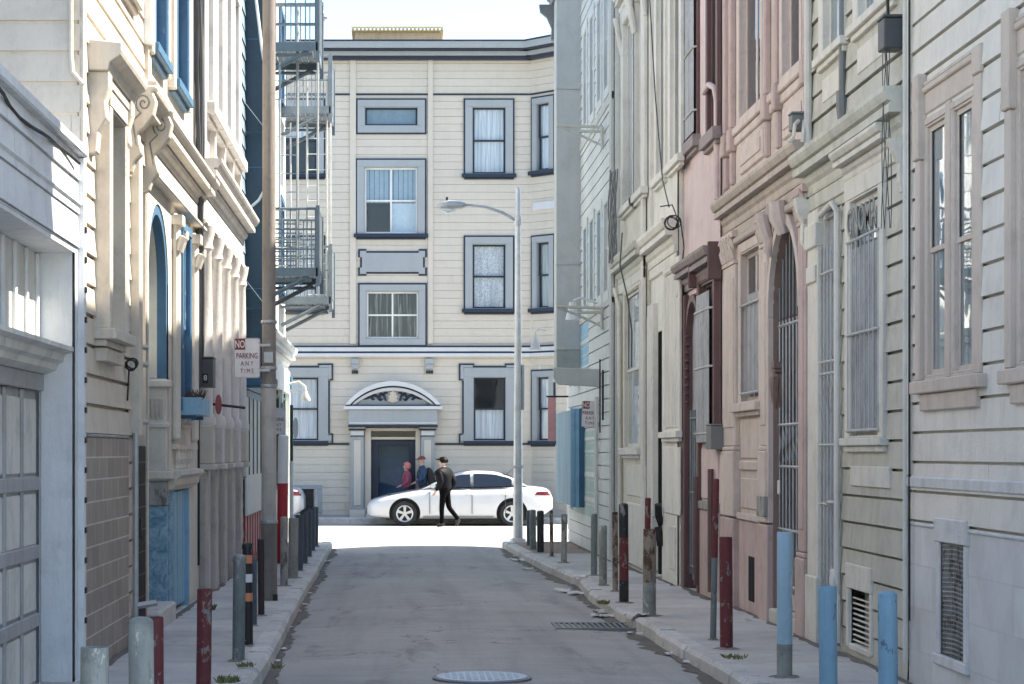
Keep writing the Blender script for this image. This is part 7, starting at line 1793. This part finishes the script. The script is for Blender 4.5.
def person(loc, rz, label, top, legs, shoes, pose, hair=None, build_=1.0, sc=1.0, bulk=1.0):
    t = thing('person', loc, label, 'person', rz=rz); t.scale = (sc, sc, sc)
    V = []; E = []
    def v(x, y, z, r): V.append((x, y, z, r)); return len(V) - 1
    k = bulk; ln = pose.get('lean', 0.0)
    pel = v(0, 0, 0.93, 0.135 * k); wai = v(0.01 + ln * .3, 0, 1.09, 0.135 * k); che = v(0.02 + ln * .7, 0, 1.27, 0.158 * k); upc = v(0.01 + ln, 0, 1.40, 0.12 * k); nec = v(0.03 + ln * 1.1, 0, 1.50, 0.055); hd0 = v(0.055 + ln * 1.2, 0, 1.565, 0.072); hd1 = v(0.04 + ln * 1.2, 0, 1.635, 0.098); hd2 = v(0.025 + ln * 1.2, 0, 1.705, 0.07); nose = v(0.155 + ln * 1.2, 0, 1.625, 0.014)
    E += [(pel, wai, 0), (wai, che, 0), (che, upc, 0), (upc, nec, 0), (nec, hd0, 2), (hd0, hd1, 2), (hd1, hd2, 2), (hd1, nose, 2)]
    for s_, nm in ((1, 'L'), (-1, 'R')):
        hip = v(0, s_ * 0.085, 0.87, 0.095); kx, kz = pose['knee' + nm]; ax, az = pose['ankle' + nm]
        kn = v(kx, s_ * 0.095, kz, 0.068); an = v(ax, s_ * 0.10, az, 0.052); fa = pose.get('foot' + nm, 0.0)
        he = v(ax - 0.05 * math.cos(fa), s_ * 0.10, az - 0.045 + 0.05 * math.sin(fa), 0.038); to = v(ax + 0.15 * math.cos(fa), s_ * 0.115, az - 0.05 - 0.15 * math.sin(fa), 0.038)
        E += [(pel, hip, 1), (hip, kn, 1), (kn, an, 1), (an, he, 3), (an, to, 3)]
        sh_ = v(0.0 + ln, s_ * 0.185 * k, 1.39, 0.075 * k); el = pose['elbow' + nm]; wr = pose['wrist' + nm]
        e_ = v(*el, 0.056 * k); w_ = v(*wr, 0.036); d = (Vector(wr) - Vector(el)).normalized(); pa = Vector(wr) + d * 0.075
        p_ = v(*pa, (0.036, 0.022)); E += [(upc, sh_, 0), (sh_, e_, 0), (e_, w_, 0), (w_, p_, 2)]
        side = Vector((0.9, 0.2 * s_, 0.0))
        for j, (o_, L) in enumerate(((-0.028, 0.062), (-0.01, 0.075), (0.01, 0.072), (0.028, 0.055))):
            b1 = pa + side * o_ + d * 0.03; b2 = b1 + d * L * 0.6 + Vector((0, -s_ * 0.012, 0)); b3 = b2 + d * L * 0.4 + Vector((0, -s_ * 0.022, 0))
            i1 = v(*b1, 0.0095); i2 = v(*b2, 0.0085); i3 = v(*b3, 0.007); E += [(p_, i1, 2), (i1, i2, 2), (i2, i3, 2)]
        th1 = pa + Vector((0.04, -s_ * 0.015, -0.005)) - d * 0.02; th2 = th1 + d * 0.035 + Vector((0.012, -s_ * .01, 0)); i1 = v(*th1, 0.011); i2 = v(*th2, 0.008); E += [(p_, i1, 2), (i1, i2, 2)]
    o = skin_body('body', V, E, [top, legs, SKIN, shoes], t)
    hx = 0.04 + ln * 1.2
    for s_ in (-1, 1):
        mb = MB(); mb.lathe([(0.002, -0.012), (0.012, -0.004), (0.012, 0.004), (0.002, 0.012)], (hx + 0.088, s_ * 0.036, 1.648), 8); mb.build('eye', M['black'], t, local=True)
        mb = MB(); mb.lathe([(0.004, -0.034), (0.018, -0.015), (0.02, 0.012), (0.006, 0.03)], (hx - 0.005, s_ * 0.1, 1.63), 8); mb.build('ear', SKIN, t, local=True, smooth=True)
    mb = MB(); mb.tube([(hx + 0.085, -0.022, 1.585), (hx + 0.098, 0, 1.587), (hx + 0.085, 0.022, 1.585)], [0.003, 0.006, 0.003], 6); mb.build('mouth', plain('lips', (0.36, 0.17, 0.15), 0.5), t, local=True)
    return t, hx
def shell(t, name, mat, c, rx, ry, rz_, zmin=-1.0, wob=0.0, cutx=None, seed=1):
    mb = MB(); N, K = 24, 14; rnd = random.Random(seed); vs = []; fs = []
    for i in range(K + 1):
        th = PI * i / K; 
        for k in range(N):
            a_ = 2 * PI * k / N; w = 1 + wob * (rnd.random() - .5)
            z = max(math.cos(th), zmin); s_ = math.sqrt(max(0, 1 - z * z)) if z > zmin else math.sin(th) if zmin == -1 else math.sqrt(1 - zmin * zmin) * (1 - (th - math.acos(zmin)) / (PI - math.acos(zmin)) * 0.2)
            x = s_ * math.cos(a_) * w
            if cutx is not None and z < 0.35: x = min(x, cutx)
            vs.append((c[0] + rx * x, c[1] + ry * s_ * math.sin(a_) * w, c[2] + rz_ * z * w))
    for i in range(K):
        for k in range(N): fs.append((i * N + k, i * N + (k + 1) % N, (i + 1) * N + (k + 1) % N, (i + 1) * N + k))
    mb.add(vs, fs); return mb.build(name, mat, t, local=True, smooth=True)
jk = plain('black_jacket', (0.005, 0.0055, 0.008), 0.6, spec=0.12); tr = plain('black_trousers', (0.003, 0.003, 0.0035), 0.85, spec=0.05); shm = plain('black_shoes', (0.012, 0.011, 0.011), 0.4)
hairm = plain('dark_hair', (0.004, 0.0035, 0.003), 0.6, spec=0.15)
pose = dict(kneeL=(0.04, 0.49), ankleL=(0.03, 0.09), kneeR=(-0.06, 0.50), ankleR=(-0.34, 0.20), footR=0.9, elbowL=(-0.06, 0.27, 1.13), wristL=(0.10, 0.26, 0.93), elbowR=(-0.13, -0.27, 1.13), wristR=(0.02, -0.25, 0.92), lean=0.03)
t, hx = person((at(445, 51.2) , 51.2, gz(50) - 0.02), PI - 0.55, 'person in black jacket and trousers walking left in front of the white car', jk, tr, shm, pose, bulk=1.4)
shell(t, 'hair', hairm, (hx - 0.025, 0, 1.675), 0.125, 0.118, 0.098, -0.55, 0.14, 0.35)
shell(t, 'cap_brim', hairm, (hx + 0.07, 0, 1.705), 0.12, 0.085, 0.022, -1)
mb = MB(); mb.tube([(0.14, -0.04, 1.43), (0.165, 0, 1.30), (0.155, 0.0, 1.2)], [0.02, 0.035, 0.02], 8); mb.build('shirt_front', M['reflw'], t, local=True)
pose = dict(kneeL=(0.12, 0.50), ankleL=(0.10, 0.09), kneeR=(-0.06, 0.49), ankleR=(-0.26, 0.15), footR=0.5, elbowL=(0.0, 0.25, 1.12), wristL=(0.2, 0.18, 1.02), elbowR=(-0.02, -0.25, 1.12), wristR=(0.20, -0.17, 1.02))
zs_ = gz(50) + 0.125
pk = fold_mat('pink_coat', (0.26, 0.05, 0.09), (0.46, 0.13, 0.19)); jn = fold_mat('blue_jacket', (0.02, 0.04, 0.08), (0.06, 0.11, 0.18)); jn2 = plain('dark_trousers', (0.03, 0.03, 0.04), 0.8)
t, hx = person((at(407.5, 55.1), 55.1, zs_ - 0.01), PI, 'person in a pink coat and coral hood walking behind the bonnet of the white car', pk, jn2, shm, pose, sc=0.84, bulk=1.2)
shell(t, 'hood', plain('coral_hood', (0.60, 0.20, 0.17), 0.85), (hx - 0.02, 0, 1.64), 0.135, 0.125, 0.14, -0.9, 0.02, 0.25)
t, hx = person((at(423, 55.0), 55.0, zs_ - 0.01), PI, 'person in a blue jacket and dark red cap behind the white car', jn, jn2, shm, pose, sc=0.93, bulk=1.2)
shell(t, 'cap', plain('dark_red_cap', (0.22, 0.04, 0.045), 0.7), (hx - 0.005, 0, 1.685), 0.118, 0.11, 0.085, -0.15, 0.0)
shell(t, 'cap_brim', plain('dark_red_brim', (0.20, 0.035, 0.04), 0.7), (hx + 0.10, 0, 1.68), 0.10, 0.08, 0.015, -1)
mb = MB(); bx_ = at(423, 55.0)
mb.prism([(0.08, 1.25), (0.16, 1.36), (0.30, 1.22), (0.36, 0.98), (0.30, 0.86), (0.14, 0.90)], -0.15, 0.15, lambda d, a, b: (bx_ + a * 0.95, 55.0 + d, zs_ + b))
tag(mb.build('backpack', plain('olive_backpack', (0.035, 0.032, 0.025), 0.85), None, bevel=0.04), 'dark sagging backpack on the back of the person in the red cap', 'backpack')

# ================================================================== light, sky, camera
EL, AZ = R(52), R(10)          # sun: high, from the right and a little ahead
sd = Vector((math.cos(EL) * math.cos(AZ), math.cos(EL) * math.sin(AZ), math.sin(EL)))
l = bpy.data.lights.new('sun', 'SUN'); l.energy = SUN; l.angle = R(0.53); l.color = (1.0, 0.94, 0.85)
lo = bpy.data.objects.new('sun', l); COL.objects.link(lo); lo.rotation_euler = (-sd).to_track_quat('-Z', 'Y').to_euler(); lo.location = (20, 0, 30)
w = bpy.data.worlds.new('World'); SC.world = w; w.use_nodes = True
nt = w.node_tree; bg = nt.nodes['Background']; sk = nt.nodes.new('ShaderNodeTexSky'); sk.sky_type = 'NISHITA'; sk.sun_disc = False
sk.sun_elevation = EL; sk.sun_rotation = PI / 2 - AZ; sk.air_density = 1.0; sk.dust_density = 0.5; sk.ozone_density = 2.5
nt.links.new(sk.outputs[0], bg.inputs[0]); bg.inputs[1].default_value = SKY
cam = bpy.data.cameras.new('camera'); co = bpy.data.objects.new('camera', cam); COL.objects.link(co)
co.location = (0, 0, CZ); co.rotation_euler = (R(90), 0, 0); cam.sensor_fit = 'HORIZONTAL'; cam.sensor_width = 36; cam.lens = FP / 1024 * 36
cam.shift_x = (512 - VX) / 1024; cam.shift_y = (HY - 342) / 1024; cam.clip_start = 0.1; cam.clip_end = 2000
SC.camera = co
vs_ = SC.view_settings; vs_.view_transform = 'Standard'; vs_.look = 'None'; vs_.gamma = 1; vs_.exposure = EXPO; vs_.use_curve_mapping = False
vs_.use_white_balance = True; vs_.white_balance_temperature = 7050; vs_.white_balance_tint = 10
SC.cycles.max_bounces = 10; SC.cycles.diffuse_bounces = 6; SC.cycles.glossy_bounces = 4; SC.cycles.transparent_max_bounces = 10
SC.cycles.use_denoising = True; SC.cycles.caustics_reflective = False; SC.cycles.caustics_refractive = False; SC.cycles.sample_clamp_indirect = 6
